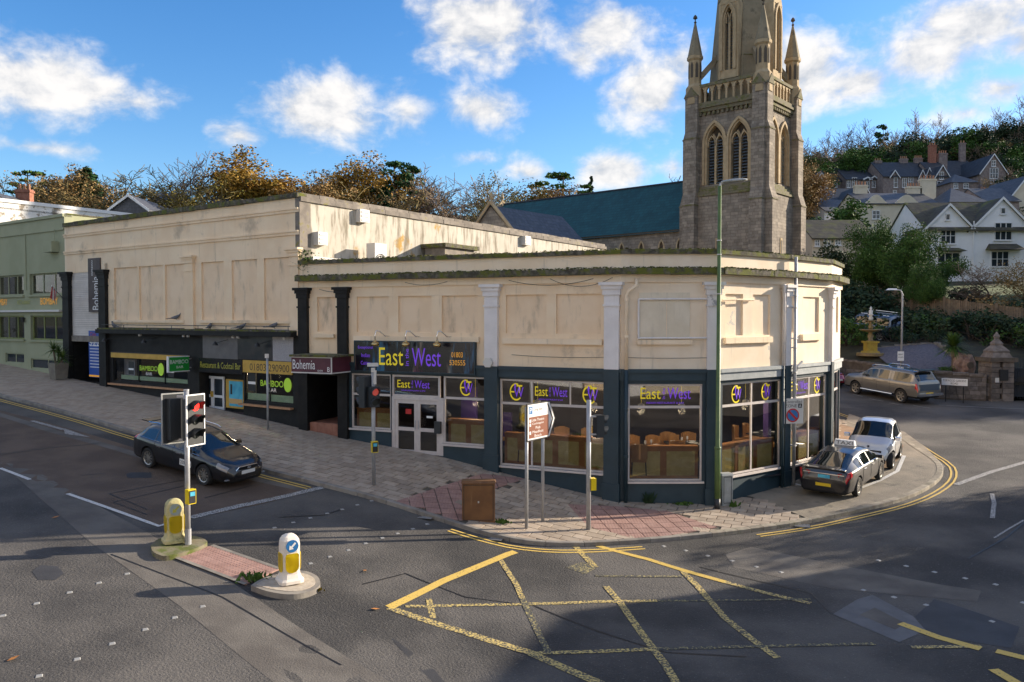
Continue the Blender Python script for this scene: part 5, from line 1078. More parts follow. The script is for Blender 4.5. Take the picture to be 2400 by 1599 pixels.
# planter with cordyline by the entrance
p = on_ground(140, 886, KH); p = SGB.pt(SGB.at(140, 880, .55)[0], 0, .6); zb_ = g(p.x, p.y)+KH; pl = thing('planter', 'square stone planter with a spiky green palm beside the dark pilaster', 'planter', (p.x, p.y, zb_))
mb = MB(); mb.M = Matrix.Translation((p.x, p.y, zb_)) @ Matrix.Rotation(math.atan2(SL.e.y, SL.e.x), 4, 'Z'); mb.hexa([(-.26, -.26, 0), (.26, -.26, 0), (.26, .26, 0), (-.26, .26, 0), (-.33, -.33, .78), (.33, -.33, .78), (.33, .33, .78), (-.33, .33, .78)]); mb.build('pot', 'planter', pl)
def spiky(par, c, r, n, wd, m='palm_leaf', droop=.5, up=.1, name='leaves'):
    mb = MB()
    for k in range(n):
        a = random.uniform(0, 6.283); el = random.uniform(-.5, 1.35)+up; L = r*random.uniform(.75, 1.05); d = Vector((math.cos(a)*math.cos(el), math.sin(a)*math.cos(el), math.sin(el))); sd = Vector((-math.sin(a), math.cos(a), 0))*wd; P = []
        for j in range(5): t_ = j/4; P.append((Vector(c)+d*L*t_+Vector((0, 0, -droop*L*t_*t_*.5)), wd*(1-t_**2)*1.0))
        for (p0, w0), (p1, w1) in zip(P[:-1], P[1:]): mb.quad(p0-sd*(w0/wd), p0+sd*(w0/wd), p1+sd*(w1/wd), p1-sd*(w1/wd))
    return mb.build(name, m, par)
for k in range(3): x = Vector((p.x+.12*math.cos(2*k), p.y+.12*math.sin(2*k), zb_+.75)); MB().tube([x, x+Vector((.08*math.cos(2*k), .08*math.sin(2*k), .25+.2*k))], .045, 7).build('stem', 'bark_pale', pl); spiky(pl, x+Vector((.08*math.cos(2*k), .08*math.sin(2*k), .25+.2*k)), .72, 70, .022)
# white flaking wall of a further building
SV = Seg((-31.5, 41.6), (-31.5+.547*14, 41.6+.837*14)); vb = thing('flaking_building', 'building with a long white flaking side wall above the green bar', 'building', (-31, 44, 4)); mb = MB(); SV.wall(mb, 0, 14, 4, 12.4, [], -.4, 0); mb.build('side_wall', 'white_flake', vb); SV.B('coping', 'frame_white', vb, -.1, 14, 12.4, 12.6, -.45, .08)
mb = MB(); q = SV.a-Vector((.837, -.547))*9; Seg(q, SV.a).box(mb, 0, 9, 3, 12.4, -.4, -.01); MB().prism([(SV.a.x, SV.a.y, 12.0), (SV.b.x, SV.b.y, 12.0), (SV.b.x-7.5, SV.b.y+4.9, 12.0), (q.x, q.y, 12.0)], (0, 0, .1)).build('roof', 'roof_felt', vb); mb.build('front_wall', 'green_wall', vb)
# pigeons on the awning
def pigeon(p, ang, label, sc_=1.):
    mb = MB(); M = Matrix.Translation(p) @ Matrix.Rotation(ang, 4, 'Z') @ Matrix.Scale(sc_, 4); mb.M = M; pr = [(-.17, .055, .012), (-.10, .07, .035), (0, .085, .062), (.07, .11, .06), (.115, .155, .038), (.135, .19, .032), (.15, .215, .034), (.172, .215, .022), (.185, .21, .008), (.20, .205, .003)]
    vs, fs, n = [], [], 10
    for x, z, r in pr:
        for k in range(n): a = 2*math.pi*k/n; vs.append((x, r*math.cos(a), z+r*math.sin(a)*1.05))
    for i in range(len(pr)-1): fs += [(i*n+k, i*n+(k+1) % n, (i+1)*n+(k+1) % n, (i+1)*n+k) for k in range(n)]
    fs += [tuple(range(n))[::-1], tuple(range(n*(len(pr)-1), n*len(pr)))]; mb.add(vs, fs); mb.hexa([(-.30, -.03, .035), (-.12, -.03, .04), (-.12, .03, .04), (-.30, .03, .035), (-.30, -.03, .05), (-.12, -.03, .08), (-.12, .03, .08), (-.30, .03, .05)])
    for y in (-.025, .025): mb.tube([(.02, y, .05), (.025, y, 0), (.06, y, 0)], .006, 5)
    return solid('pigeon', mb, 'pigeon', label, 'pigeon', 'pigeons perched over the bar awning', True, p)
for x, z, a, l in ((140, 5.34, 2.5, 'grey pigeon perched on the awning next to the black pilaster'), (840, zlo, .3, 'grey pigeon perched on the window sill above the awning'), (1280, 5.34, 1.6, 'grey pigeon hunched on the awning below the cream pilaster'), (1660, 5.34, .2, 'grey pigeon walking on the awning above the grey panel'), (2050, 5.40, .6, 'large pale grey pigeon on the awning above the speckled panel')):
    pigeon(SL.pt(sl(x, 90, .2), z, .2 if z < 5.6 else .06), a, l, 1.25)
# ---------------------------------------------------------------- church
eL, eR = Vector((-.752, .659)), Vector((.659, .752)); TP = Vector((20.75, 65.0)); TW = 7.3
ch_ = thing('church', 'grey stone Victorian church with a buttressed belfry tower, spire and long teal roof', 'church', (17, 70, 2.5))
FL = Seg(TP+eL*TW, TP); FR = Seg(TP, TP+eR*TW); FB1 = Seg(TP+eR*TW, TP+eR*TW+eL*TW); FB2 = Seg(TP+eR*TW+eL*TW, TP+eL*TW)
def arch(hw, zs, za, n=8):  # right half outline of a pointed arch, from spring to apex
    h = za-zs; Rr = (hw*hw+h*h)/(2*hw); a1 = math.asin(min(1, h/Rr)); return [(Rr*math.cos(a1*k/n)-(Rr-hw), zs+Rr*math.sin(a1*k/n)) for k in range(n+1)]
def arch_z(x, hw, zs, za):
    h = za-zs; Rr = (hw*hw+h*h)/(2*hw); x = abs(x); return zs+math.sqrt(max(0, Rr*Rr-(x+Rr-hw)**2))
def arch_wall(mb, sg, s0, s1, z0, z1, ops, d0, d1, n=12):  # ops: (centre, hw, sill, spring, apex)
    x = s0
    for c, hw, zi, zs, za in sorted(ops):
        sg.box(mb, x, c-hw, z0, z1, d0, d1); sg.box(mb, c-hw, c+hw, z0, zi, d0, d1)
        for k in range(n):
            a, b = -hw+2*hw*k/n, -hw+2*hw*(k+1)/n; za_, zb_ = arch_z(a, hw, zs, za), arch_z(b, hw, zs, za)
            mb.hexa([sg.pt(c+a, za_, d1), sg.pt(c+b, zb_, d1), sg.pt(c+b, zb_, d0), sg.pt(c+a, za_, d0), sg.pt(c+a, z1, d1), sg.pt(c+b, z1, d1), sg.pt(c+b, z1, d0), sg.pt(c+a, z1, d0)])
        x = c+hw
    sg.box(mb, x, s1, z0, z1, d0, d1); return mb
def arch_frame(mb, sg, c, hw, zi, zs, za, wd, d0, d1):
    pr = arch(hw, zs, za); po = arch(hw+wd, zs, za+wd*1.25); P = [(hw, zi)]+pr; Q = [(hw+wd, zi)]+po
    for sgn in (1, -1):
        for i in range(len(P)-1):
            q = [(P[i], P[i+1], Q[i+1], Q[i])][0]; pts = [sg.pt(c+sgn*x, z, d1) for x, z in q]; pb = [sg.pt(c+sgn*x, z, d0) for x, z in q]
            if sgn < 0: pts, pb = pts[::-1], pb[::-1]
            mb.add(pts+pb, [(0, 1, 2, 3), (0, 4, 5, 1), (1, 5, 6, 2), (2, 6, 7, 3), (3, 7, 4, 0)])
    return mb
def belfry(sg, c, hw, zi, zs, za, par, dp=-.5, nl=15, nm='belfry_window'):
    mb = MB(); arch_frame(mb, sg, c, hw, zi, zs, za, .20, dp-.3, dp+.16); arch_frame(mb, sg, c, hw-.16, zi, zs, za-.2, .16, dp-.5, dp+.02); f = mb.build(nm, 'church_dress', par)
    mb = MB(); sg.box(mb, c-.09, c+.09, zi, zs+.25, dp-.55, dp-.12)
    for sg_ in (-1, 1):
        l = (hw-.16)/2; arch_frame(mb, sg, c+sg_*l, l-.10, zs-.3, zs-.05, zs+.55, .10, dp-.5, dp-.12)
        mb.tube([sg.pt(c, zs+.2, dp-.3), sg.pt(c+sg_*l*.8, za-.85, dp-.3)], .09, 6)
    mb.build('mullion', 'church_dress', f)
    sg.box(MB(), c-hw, c+hw, zi, za, dp-.75, dp-.7).build('dark_backing', 'church_dark', f)
    for sg_ in (-1, 1):
        l = (hw-.16)/2; w_ = l-.12
        for k in range(nl):
            z = zi+.1+(zs+.25-zi)*k/nl; ww = w_ if z < zs-.05 else w_*.7
            mb = MB(); a, b = c+sg_*l-ww, c+sg_*l+ww; mb.hexa([sg.pt(a, z, dp-.2), sg.pt(b, z, dp-.2), sg.pt(b, z+.16, dp-.5), sg.pt(a, z+.16, dp-.5), sg.pt(a, z+.05, dp-.2), sg.pt(b, z+.05, dp-.2), sg.pt(b, z+.21, dp-.5), sg.pt(a, z+.21, dp-.5)]); mb.build('louvre', 'louvre', f)
Z1, Z2, Z3 = 16.3, 23.6, 24.6
for i, sg in enumerate((FL, FR, FB1, FB2)):
    lo = (.35, .35); mb = MB(); sg.box(mb, .4, TW-.4, 0, Z1, -.6, -.15); mb.build('tower_wall', 'church_stone', ch_)
    mb = MB()
    for k in range(4): sg.box(mb, .5, TW-.5, Z1+.22*k, Z1+.22*(k+1)-.03, -.6, -.02-.12*k)
    mb.build('weathering_course', 'church_moss', ch_)
    mb = MB()
    if i < 2:
        ops = [(TW/2-1.12, .92, 17.3, 20.9, 22.55), (TW/2+1.12, .92, 17.3, 20.9, 22.55)]
        arch_wall(mb, sg, .5, TW-.5, Z1+.8, Z2, ops, -1.0, -.5)
        for o in ops: belfry(sg, *o, ch_)
    else: sg.box(mb, .5, TW-.5, Z1+.8, Z2, -1.0, -.5)
    mb.build('belfry_wall', 'church_stone', ch_)
    mb = MB(); sg.box(mb, .3, TW-.3, Z2, Z2+.3, -.8, -.2); sg.box(mb, .2, TW-.2, Z2+.3, Z2+.5, -.8, -.05); sg.box(mb, .2, TW-.2, Z2+.5, Z2+.8, -.8, -.15)
    for k in range(14): sg.box(mb, .7+k*.42, .9+k*.42, Z2-.28, Z2, -.6, -.28)
    mb.build('cornice', 'church_moss', ch_)
    if i < 2:
        sgm = MB(); c = TW*.42 if i == 0 else TW*.5; sg.box(sgm, c-.22, c+.22, 9.6, 12.6, -.2, -.10); o = sgm.build('slit_window', 'church_dress', ch_); sg.B('slit', 'church_dark', o, c-.11, c+.11, 9.8, 12.4, -.12, -.085)
    # openwork parapet
    sg.B('parapet_rail', 'church_moss', ch_, .6, TW-.6, 25.75, 26.0, -.62, -.2)
    for k in range(9):
        x = 1.0+k*.66; mb = MB(); sg.box(mb, x-.08, x+.08, Z2+.8, 25.3, -.5, -.3); sg.box(mb, x-.14, x+.14, 25.3, 25.42, -.52, -.28)
        for s_ in (-1, 1): mb.add([sg.pt(x, 25.3, -.3), sg.pt(x+s_*.33, 25.75, -.3), sg.pt(x, 25.75, -.3), sg.pt(x, 25.3, -.5), sg.pt(x+s_*.33, 25.75, -.5), sg.pt(x, 25.75, -.5)], [(0, 1, 2), (3, 4, 5), (0, 1, 4, 3)])
        mb.build('baluster', 'church_dress', ch_)
# buttresses, two at each corner, stepping back with weathered slopes
def buttress(sg, s0, s1, ext, m='church_stone'):
    mb = MB(); prof = [(0, 1.05), (9.5, 1.05), (11, .75), (15.6, .75), (16.6, .45), (21.4, .45), (22.0, .26), (24.8, .26), (25.0, .34), (25.0, -.1)]
    prof = [(z, d*ext) for z, d in prof]; pts = [(-.6, 0)]+[(d, z) for z, d in prof]+[(-.6, 25.0)]
    a = [sg.pt(s0, z, d-.15) for d, z in pts]; b = [sg.pt(s1, z, d-.15) for d, z in pts]; n = len(a)
    mb.add(a+b, [tuple(range(n))[::-1], tuple(range(n, 2*n))]+[(i, (i+1) % n, n+(i+1) % n, n+i) for i in range(n)]); o = mb.build('buttress', m, ch_)
    mb = MB(); sm = (s0+s1)/2; d1 = .34*ext-.15
    q = [(s0-.06, 25.0), (s1+.06, 25.0), (sm, 25.85)]; a = [sg.pt(x, z, d1+.04) for x, z in q]; b = [sg.pt(x, z, -.7) for x, z in q]; mb.add(a+b, [(0, 1, 2), (5, 4, 3), (0, 3, 4, 1), (1, 4, 5, 2), (2, 5, 3, 0)]); mb.build('gablet', 'church_moss', o)
    for z, d in ((9.5, 1.05), (15.6, .75), (21.4, .45)): sg.B('string_moulding', 'church_moss', o, s0-.04, s1+.04, z-.1, z+.02, -.3, d*ext-.15+.05)
for sg in (FL, FR, FB1, FB2): buttress(sg, .05, 1.15, 1.0); buttress(sg, TW-1.15, TW-.05, 1.0)
# corner pinnacles
def octo(r, z): return (r, z)
TC = TP+(eL+eR)*(TW/2); rotT = math.atan2(eR.y, eR.x)+R(22.5)
for cx, cy in ((.55, .55), (TW-.55, .55), (.55, TW-.55), (TW-.55, TW-.55)):
    c = TP+eL*cx+eR*cy; c3d = (c.x, c.y, 0)
    o = MB().lathe([(.78, 24.4), (.78, 25.9), (.62, 26.1), (.56, 26.2), (.56, 28.2), (.70, 28.35), (.70, 28.6), (.60, 28.65)], c3d, 8, rot=rotT).build('pinnacle', 'church_dress', ch_)
    MB().lathe([(.64, 28.65), (.08, 31.5)], c3d, 8, rot=rotT).build('pinnacle_cap', 'church_spire', o); MB().lathe([(.06, 31.5), (.13, 31.6), (.05, 31.7), (.05, 31.85), (.2, 31.95), (.16, 32.1), (.04, 32.25)], c3d, 8).build('finial', 'church_dark', o)
    mb = MB()
    for k in range(8):
        a = R(45*k)+rotT+R(22.5); p = c+Vector((math.cos(a), math.sin(a)))*.53; tdir = Vector((-math.sin(a), math.cos(a)))*.12; nrm = Vector((math.cos(a), math.sin(a)))*.03
        mb.add([(*(p+nrm-tdir), 26.7), (*(p+nrm+tdir), 26.7), (*(p+nrm+tdir), 27.8), (*(p+nrm), 28.1), (*(p+nrm-tdir), 27.8)], [(0, 1, 2, 3, 4)])
    mb.build('blind_panels', 'church_dark', o)
    dv = (TC-c).normalized(); sd = Vector((-dv.y, dv.x))*.2; p0 = c+dv*.4; p1 = c+dv*2.6; mb = MB()
    q = [(p0, 26.4), (p1, 28.9), (p1, 29.6), (p0, 27.1)]; a = [(x.x-sd.x, x.y-sd.y, z) for x, z in q]; b = [(x.x+sd.x, x.y+sd.y, z) for x, z in q]; mb.add(a+b, [(3, 2, 1, 0), (4, 5, 6, 7), (0, 1, 5, 4), (1, 2, 6, 5), (2, 3, 7, 6), (3, 0, 4, 7)]); mb.build('flying_buttress', 'church_spire', ch_)
# spire
SP0, SPA, SR = 24.3, 58.0, 3.05
mb = MB(); N_ = 12; pr = [(SR*(1-k/N_)+.06, SP0+(SPA-SP0)*k/N_) for k in range(N_+1)]; spire = mb.lathe(pr, (TC.x, TC.y, 0), 8, rot=rotT).build('spire', 'church_spire', ch_)
mb = MB()
for k in range(8): a = R(45*k)+rotT; mb.tube([(TC.x+SR*math.cos(a), TC.y+SR*math.sin(a), SP0), (TC.x+.06*math.cos(a), TC.y+.06*math.sin(a), SPA)], [.11, .03], 6)
mb.build('spire_ribs', 'church_spire', spire)
mb = MB()
for z in (28.0, 33.5): r = SR*(1-(z-SP0)/(SPA-SP0)); mb.lathe([(r+.02, z), (r+.1, z+.08), (r+.02, z+.2)], (TC.x, TC.y, 0), 8, rot=rotT, cap=False)
mb.build('spire_bands', 'church_moss', spire)
for nv in (FL.n, FR.n):
    ax = Vector((-nv.y, nv.x)); c = TC+nv*3.0; sg = Seg(c-ax*1, c+ax*1); zi, zs, za = 26.9, 31.2, 32.4
    mb = MB(); arch_wall(mb, sg, .25, 1.75, 26.2, 32.6, [(1, .52, zi, zs, za)], -.3, 0); q = [(.1, 32.5), (1.9, 32.5), (1, 34.6)]; a = [sg.pt(x, z, .05) for x, z in q]; b = [sg.pt(x, z, -1.9) for x, z in q]; mb.add(a+b, [(0, 1, 2), (5, 4, 3), (0, 3, 4, 1), (1, 4, 5, 2), (2, 5, 3, 0)]); sg.box(mb, .1, .3, 26.2, 32.5, -1.4, .04); sg.box(mb, 1.7, 1.9, 26.2, 32.5, -1.4, .04); mb.build('lucarne_gable', 'church_dress', spire)
    belfry(sg, 1, .52, zi, zs, za, ch_, 0, 18, 'lucarne_window')
# nave
N0 = TP+eL*7.0+eR*.9; NL = 27.0; SN = Seg(N0+eL*NL, N0); ez, rz_ = 13.8, 18.9; dep = 5.2
mb = MB(); lanc = [SN.at(u, 575)[0] for u in (1457, 1503, 1550, 1592, 1410)]; arch_wall(mb, SN, 0, NL, 2, ez-.25, [(q, .2, 10.3, 12.2, 12.8) for q in sorted(lanc)], -.4, 0); mb.build('nave_wall', 'church_stone', ch_)
for q in lanc: mb = MB(); arch_frame(mb, SN, q, .2, 10.3, 12.2, 12.8, .14, -.2, .04); o = mb.build('lancet_window', 'church_dress', ch_); SN.B('dark_pane', 'church_dark', o, q-.25, q+.25, 10.2, 12.9, -.3, -.25)
SN.B('eaves_gutter', 'church_dark', ch_, -.1, NL, ez-.25, ez-.08, -.2, .28)
mb = MB(); a = [SN.pt(-.2, ez-.1, .35), SN.pt(NL+.2, ez-.1, .35), SN.pt(NL+.2, rz_, -dep), SN.pt(-.2, rz_, -dep), SN.pt(NL+.2, ez-.1, -dep*2-.3), SN.pt(-.2, ez-.1, -dep*2-.3)]; mb.add(a, [(0, 1, 2, 3), (3, 2, 4, 5)]); mb.add([p-Vector((0, 0, .2)) for p in a], [(3, 2, 1, 0), (5, 4, 2, 3)]); mb.build('nave_roof', 'church_roof', ch_)
MB().tube([SN.pt(-.2, rz_+.03, -dep), SN.pt(NL+.2, rz_+.03, -dep)], .12, 6).build('ridge_tiles', 'slate_dark', ch_)
mb = MB(); a = [SN.pt(-.3, z, d) for z, d in ((2, .1), (ez, .45), (rz_+.25, -dep), (ez, -dep*2-.4), (2, -dep*2))]; mb.prism(a, -SN.e3*.35); mb.build('gable_wall', 'church_stone', ch_)
mb = MB()
for d0, d1 in ((.5, -dep), (-dep*2-.5, -dep)): mb.tube([SN.pt(-.45, ez+.1, d0), SN.pt(-.45, rz_+.4, d1)], .2, 5)
MB().lathe([(.25, 0), (.12, .4), (.2, .6), (.05, 1.3)], SN.pt(-.45, rz_+.2, -dep), 8).build('gable_finial', 'church_dress', ch_); mb.build('gable_coping', 'church_dress', ch_)
q0 = at_depth(1152, 479, 62); VS = Seg(Vector((q0.x, q0.y))-eL*(-2.6), Vector((q0.x, q0.y))+eL*(-2.6)); 
c = Vector((q0.x, q0.y)); zr = q0.z; zE = zr-2.9; vs_ = lambda b, a, z: (*(c+eR*b+eL*a), z)
mb = MB(); mb.add([vs_(-.2, 2.9, zE), vs_(9, 2.9, zE), vs_(9, 0, zr-.1), vs_(-.2, 0, zr-.1), vs_(-.2, -2.9, zE), vs_(9, -2.9, zE)], [(0, 1, 2, 3), (3, 2, 5, 4)]); mb.build('vestry_roof', 'slate', ch_)
mb = MB(); mb.prism([vs_(0, 2.7, 3), vs_(0, 2.7, zE), vs_(0, 0, zr+.1), vs_(0, -2.7, zE), vs_(0, -2.7, 3)], (eR*.4).to_3d()); mb.prism([vs_(0, -2.7, 3), vs_(9, -2.7, 3), vs_(9, -2.7, zE), vs_(0, -2.7, zE)], (eL*.3).to_3d()); mb.build('vestry_wall', 'church_stone', ch_)
mb = MB(); [mb.tube([vs_(-.1, s_*2.95, zE), vs_(-.1, 0, zr+.2)], .16, 5) for s_ in (-1, 1)]; mb.lathe([(.2, 0), (.1, .3), (.15, .5), (.03, 1)], (c.x, c.y, zr), 8); mb.build('vestry_coping', 'church_dress', ch_)

# ---------------------------------------------------------------- houses
def house(name, label, loc, rot, w, d, h, rh, ridge='x', wallm='render_white', roofm='slate_dark', wins=(), gables=(), chim=(), group=None, fm='frame_white', oh=.35, found=3.0, barge=None, cat='house', side_wins=()):
    loc = Vector(loc); th = thing(name, label, cat, loc, group); Mx = Matrix.Translation(loc) @ Matrix.Rotation(rot, 4, 'Z')
    def nb(): m = MB(); m.M = Mx; return m
    mb = nb(); mb.box(-w/2, w/2, 0, d, -found, h)
    if ridge == 'y': mb.add([(-w/2, 0, h), (w/2, 0, h), (0, 0, h+rh), (-w/2, d, h), (w/2, d, h), (0, d, h+rh)], [(0, 1, 2), (5, 4, 3)])
    elif ridge == 'x': mb.add([(-w/2, 0, h), (-w/2, d, h), (-w/2, d/2, h+rh), (w/2, 0, h), (w/2, d, h), (w/2, d/2, h+rh)], [(2, 1, 0), (3, 4, 5)])
    for gx, gw_, gh in gables: mb.add([(gx-gw_/2, -.02, h-.02), (gx+gw_/2, -.02, h-.02), (gx, -.02, h+gh)], [(0, 1, 2)])
    mb.build('wall', wallm, th)
    mb = nb(); e = oh; k = rh/(d/2) if ridge == 'x' else rh/(w/2)
    if ridge == 'x':
        for s_, y0 in ((1, -e), (-1, d+e)):
            a = [(-w/2-.15, y0, h-e*k), (w/2+.15, y0, h-e*k), (w/2+.15, d/2, h+rh), (-w/2-.15, d/2, h+rh)]; mb.add(a+[(x, y, z+.14) for x, y, z in a], [(0, 1, 2, 3), (7, 6, 5, 4), (0, 4, 5, 1), (1, 5, 6, 2), (3, 7, 4, 0)])
    elif ridge == 'y':
        for s_ in (-1, 1):
            a = [(s_*(w/2+e), -.25, h-e*k), (s_*(w/2+e), d+.2, h-e*k), (0, d+.2, h+rh), (0, -.25, h+rh)]; mb.add(a+[(x, y, z+.14) for x, y, z in a], [(0, 1, 2, 3), (7, 6, 5, 4), (0, 4, 5, 1), (2, 6, 7, 3), (3, 7, 4, 0)])
    elif ridge == 'hip':
        q = min(w, d)/2; a = [(-w/2-e, -e, h-.1), (w/2+e, -e, h-.1), (w/2+e, d+e, h-.1), (-w/2-e, d+e, h-.1), (-w/2+q, d/2, h+rh), (w/2-q, d/2, h+rh)]; mb.add(a, [(0, 1, 5, 4), (1, 2, 5), (2, 3, 4, 5), (3, 0, 4), (3, 2, 1, 0)])
    elif ridge == 'flat': mb.box(-w/2-.1, w/2+.1, -.1, d+.1, h, h+.25)
    for gx, gw_, gh in gables:
        kk = gh/(gw_/2)
        for s_ in (-1, 1): a = [(gx+s_*(gw_/2+e), -.3, h-e*kk), (gx+s_*(gw_/2+e), d*.5, h-e*kk), (gx, d*.5, h+gh), (gx, -.3, h+gh)]; mb.add(a+[(x, y, z+.13) for x, y, z in a], [(0, 1, 2, 3), (7, 6, 5, 4), (0, 4, 5, 1), (2, 6, 7, 3), (3, 7, 4, 0)])
    rf = mb.build('roof', roofm, th)
    if barge:
        gl = list(gables)+([(0, w, rh)] if ridge == 'y' else [])
        for gx, gw_, gh in gl:
            for s_ in (-1, 1):
                kk = gh/(gw_/2); mb = nb(); x0, z0 = gx+s_*(gw_/2+e), h-e*kk; mb.add([(x0, -.36, z0-.12), (gx, -.36, h+gh-.1), (gx, -.36, h+gh+.2), (x0, -.36, z0+.18), (x0, -.3, z0-.12), (gx, -.3, h+gh-.1), (gx, -.3, h+gh+.2), (x0, -.3, z0+.18)], [(0, 1, 2, 3), (3, 2, 6, 7), (0, 4, 5, 1), (7, 6, 5, 4)]); mb.build('bargeboard', barge, rf)
    for cx, cy, cz, cw, chh, cm in chim:
        mb = nb(); mb.box(cx-cw/2, cx+cw/2, cy-.35, cy+.35, cz, cz+chh); mb.box(cx-cw/2-.08, cx+cw/2+.08, cy-.43, cy+.43, cz+chh-.3, cz+chh-.1); mb.build('chimney', cm, rf)
        mb = nb(); n = max(1, int(cw/.4))
        for q in range(n): mb.lathe([(.13, 0), (.11, .5), (.14, .55)], (cx-cw/2+cw*(q+.5)/n, cy, cz+chh), 7)
        mb.build('chimney_pots', 'pot_clay', rf)
    for wn in wins:
        x, z, ww, hh = wn[:4]; nx, nz = (wn[4:6] if len(wn) > 4 else (2, 2)); fw = .08 if hh < 2.5 else .1; mb = nb()
        y0 = wn[6] if len(wn) > 6 else 0.
        for a in ((x-ww/2-fw, x-ww/2, z-fw, z+hh+fw), (x+ww/2, x+ww/2+fw, z-fw, z+hh+fw), (x-ww/2, x+ww/2, z-fw, z), (x-ww/2, x+ww/2, z+hh, z+hh+fw)): mb.box(a[0], a[1], y0-.12, y0, a[2], a[3])
        for k_ in range(1, nx): q = x-ww/2+ww*k_/nx; mb.box(q-.04, q+.04, y0-.09, y0, z, z+hh)
        for k_ in range(1, nz): q = z+hh*k_/nz; mb.box(x-ww/2, x+ww/2, y0-.085, y0, q-.03, q+.03)
        mb.box(x-ww/2-.15, x+ww/2+.15, y0-.2, y0, z-fw-.1, z-fw); f = mb.build('window', fm, th)
        m2 = nb(); m2.box(x-ww/2, x+ww/2, y0-.05, y0-.02, z, z+hh); m2.build('pane', 'house_glass', f)
    return th
def hx(u, v, D): p = at_depth(u, v, D); return p.x, p.z
def hpx(name, label, u0, u1, ve, vb, D, d, vr, rot=0., wins=(), gables=(), chim=(), **kw):
    x0, _ = hx(u0, ve, D); x1, ze = hx(u1, ve, D); _, zb_ = hx(u0, vb, D); zr_ = hx(u0, vr, D+d/2 if kw.get('ridge', 'x') != 'y' else D)[1]; cx = (x0+x1)/2; w_ = x1-x0
    W_ = []
    for q in wins: xa, zt_ = hx(q[0], q[1], D); xb, zb2 = hx(q[2], q[3], D); W_.append(((xa+xb)/2-cx, zb2-zb_, xb-xa, zt_-zb2, *(q[4:] if len(q) > 4 else (2, 2))))
    G_ = [((hx(a, ve, D)[0]+hx(b, ve, D)[0])/2-cx, hx(b, ve, D)[0]-hx(a, ve, D)[0], hx(a, vt, D)[1]-ze) for a, b, vt in gables]
    C_ = [(hx(uc, vt, D)[0]-cx, d/2, ze-zb_, cw, hx(uc, vt, D+d/2)[1]-ze, cm) for uc, vt, cw, cm in chim]
    return house(name, label, (cx, D, zb_), rot, w_, d, ze-zb_, zr_-ze, wins=W_, gables=G_, chim=C_, **kw)
k5 = lambda x, y: (1850+x/3.136, 200+y/3.136)
def w5(x0, y0, x1, y1, nx=2, nz=2): return (*k5(x0, y0), *k5(x1, y1), nx, nz)
def K(x): return 1850+x/3.136
def V(y): return 200+y/3.136
# white twin gabled house
wh = hpx('white_house', 'white rendered house with twin gables and bay windows above the fence', 2169, 2425, 535, 672, 88, 9, 478, wins=[w5(1115, 1052, 1215, 1162, 3, 2), w5(1512, 1015, 1628, 1135, 3, 2), w5(1150, 950, 1174, 988, 1, 1), w5(1555, 905, 1582, 943, 1, 1), w5(1090, 1235, 1245, 1375, 3, 2), w5(1485, 1225, 1605, 1330, 3, 2)], gables=[(2169, 2277, 481), (2277, 2416, 466)], wallm='render_white', roofm='slate_mossy', barge='frame_white', oh=.5)
for x0, x1, y0, y1 in ((1080, 1270, 1195, 1222), (1440, 1695, 1165, 1212)):
    a, zt_ = hx(*k5(x0, y0), 88); b, zb_ = hx(*k5(x1, y1), 88); mb = MB(); mb.add([(a, 86.9, zb_), (b, 86.9, zb_), (b-.4, 88.0, zt_), (a+.4, 88.0, zt_), (a, 88, zb_), (b, 88, zb_)], [(0, 1, 2, 3), (0, 4, 5, 1), (0, 3, 4), (1, 5, 2)]); mb.build('bay_canopy', 'slate_mossy', wh)
xx, zz = hx(*k5(1350, 1080), 88); MB().tube([(xx, 87.85, hx(*k5(1350, 1400), 88)[1]), (xx, 87.85, zz+1.2)], .07, 6).build('downpipe', 'render_white', wh)
hpx('cottage', 'beige cottage with a long dark slate roof behind the round evergreen trees', K(168), K(620), V(1120), V(1290), 78, 7, V(1000), wins=[w5(255, 1130, 295, 1175), w5(340, 1135, 370, 1170), w5(245, 1245, 300, 1285), w5(190, 1140, 215, 1178)], wallm='render_cream', roofm='slate_mossy')
cr_ = hpx('cream_villa', 'cream villa with shaped gable parapets and tall cream chimneys', K(540), K(1095), V(870), V(1040), 116, 10, V(800), wins=[w5(612, 925, 660, 980), w5(835, 905, 872, 975, 2, 2), w5(978, 900, 994, 965, 1, 2)], chim=[(K(632), V(735), 1.9, 'render_cream'), (K(1040), V(745), 2.2, 'render_cream'), (K(1145), V(690), 2.4, 'render_cream')], wallm='render_cream', roofm='slate', found=6)
for x0, x1, yt in ((545, 730, 805), (760, 965, 805)):
    a, zb_ = hx(*k5(x0, 872), 115.8); b, _ = hx(*k5(x1, 872), 115.8); _, zt_ = hx(*k5(x0, yt), 115.8); n = 16; top = [(a+(b-a)*k/n, zb_+(zt_-zb_)*math.sin(math.pi*k/n)**1.6) for k in range(n+1)]; mb = MB(); mb.prism([(x, 115.7, z) for x, z in top], (0, .35, 0)); mb.build('shaped_parapet', 'render_cream', cr_)
hpx('slate_roof_house', 'low house with grey slate hipped roofs beside the cream villa', K(1185), K(1450), V(855), V(960), 112, 9, V(755), ridge='hip', wallm='render_cream', roofm='slate', found=6); hpx('slate_roof_house', 'grey slate roofed house with a small red chimney above the white gables', K(1440), K(1690), V(850), V(960), 118, 9, V(765), wallm='stone_house', roofm='slate', chim=[(K(1556), V(775), .9, 'brick_red')], found=6)
hpx('cream_gable_house', 'pale cream gabled house at the end of the upper lane', K(1625), K(1860), V(820), V(900), 120, 9, V(670), ridge='y', wallm='render_cream', roofm='slate', barge='frame_white', found=8)
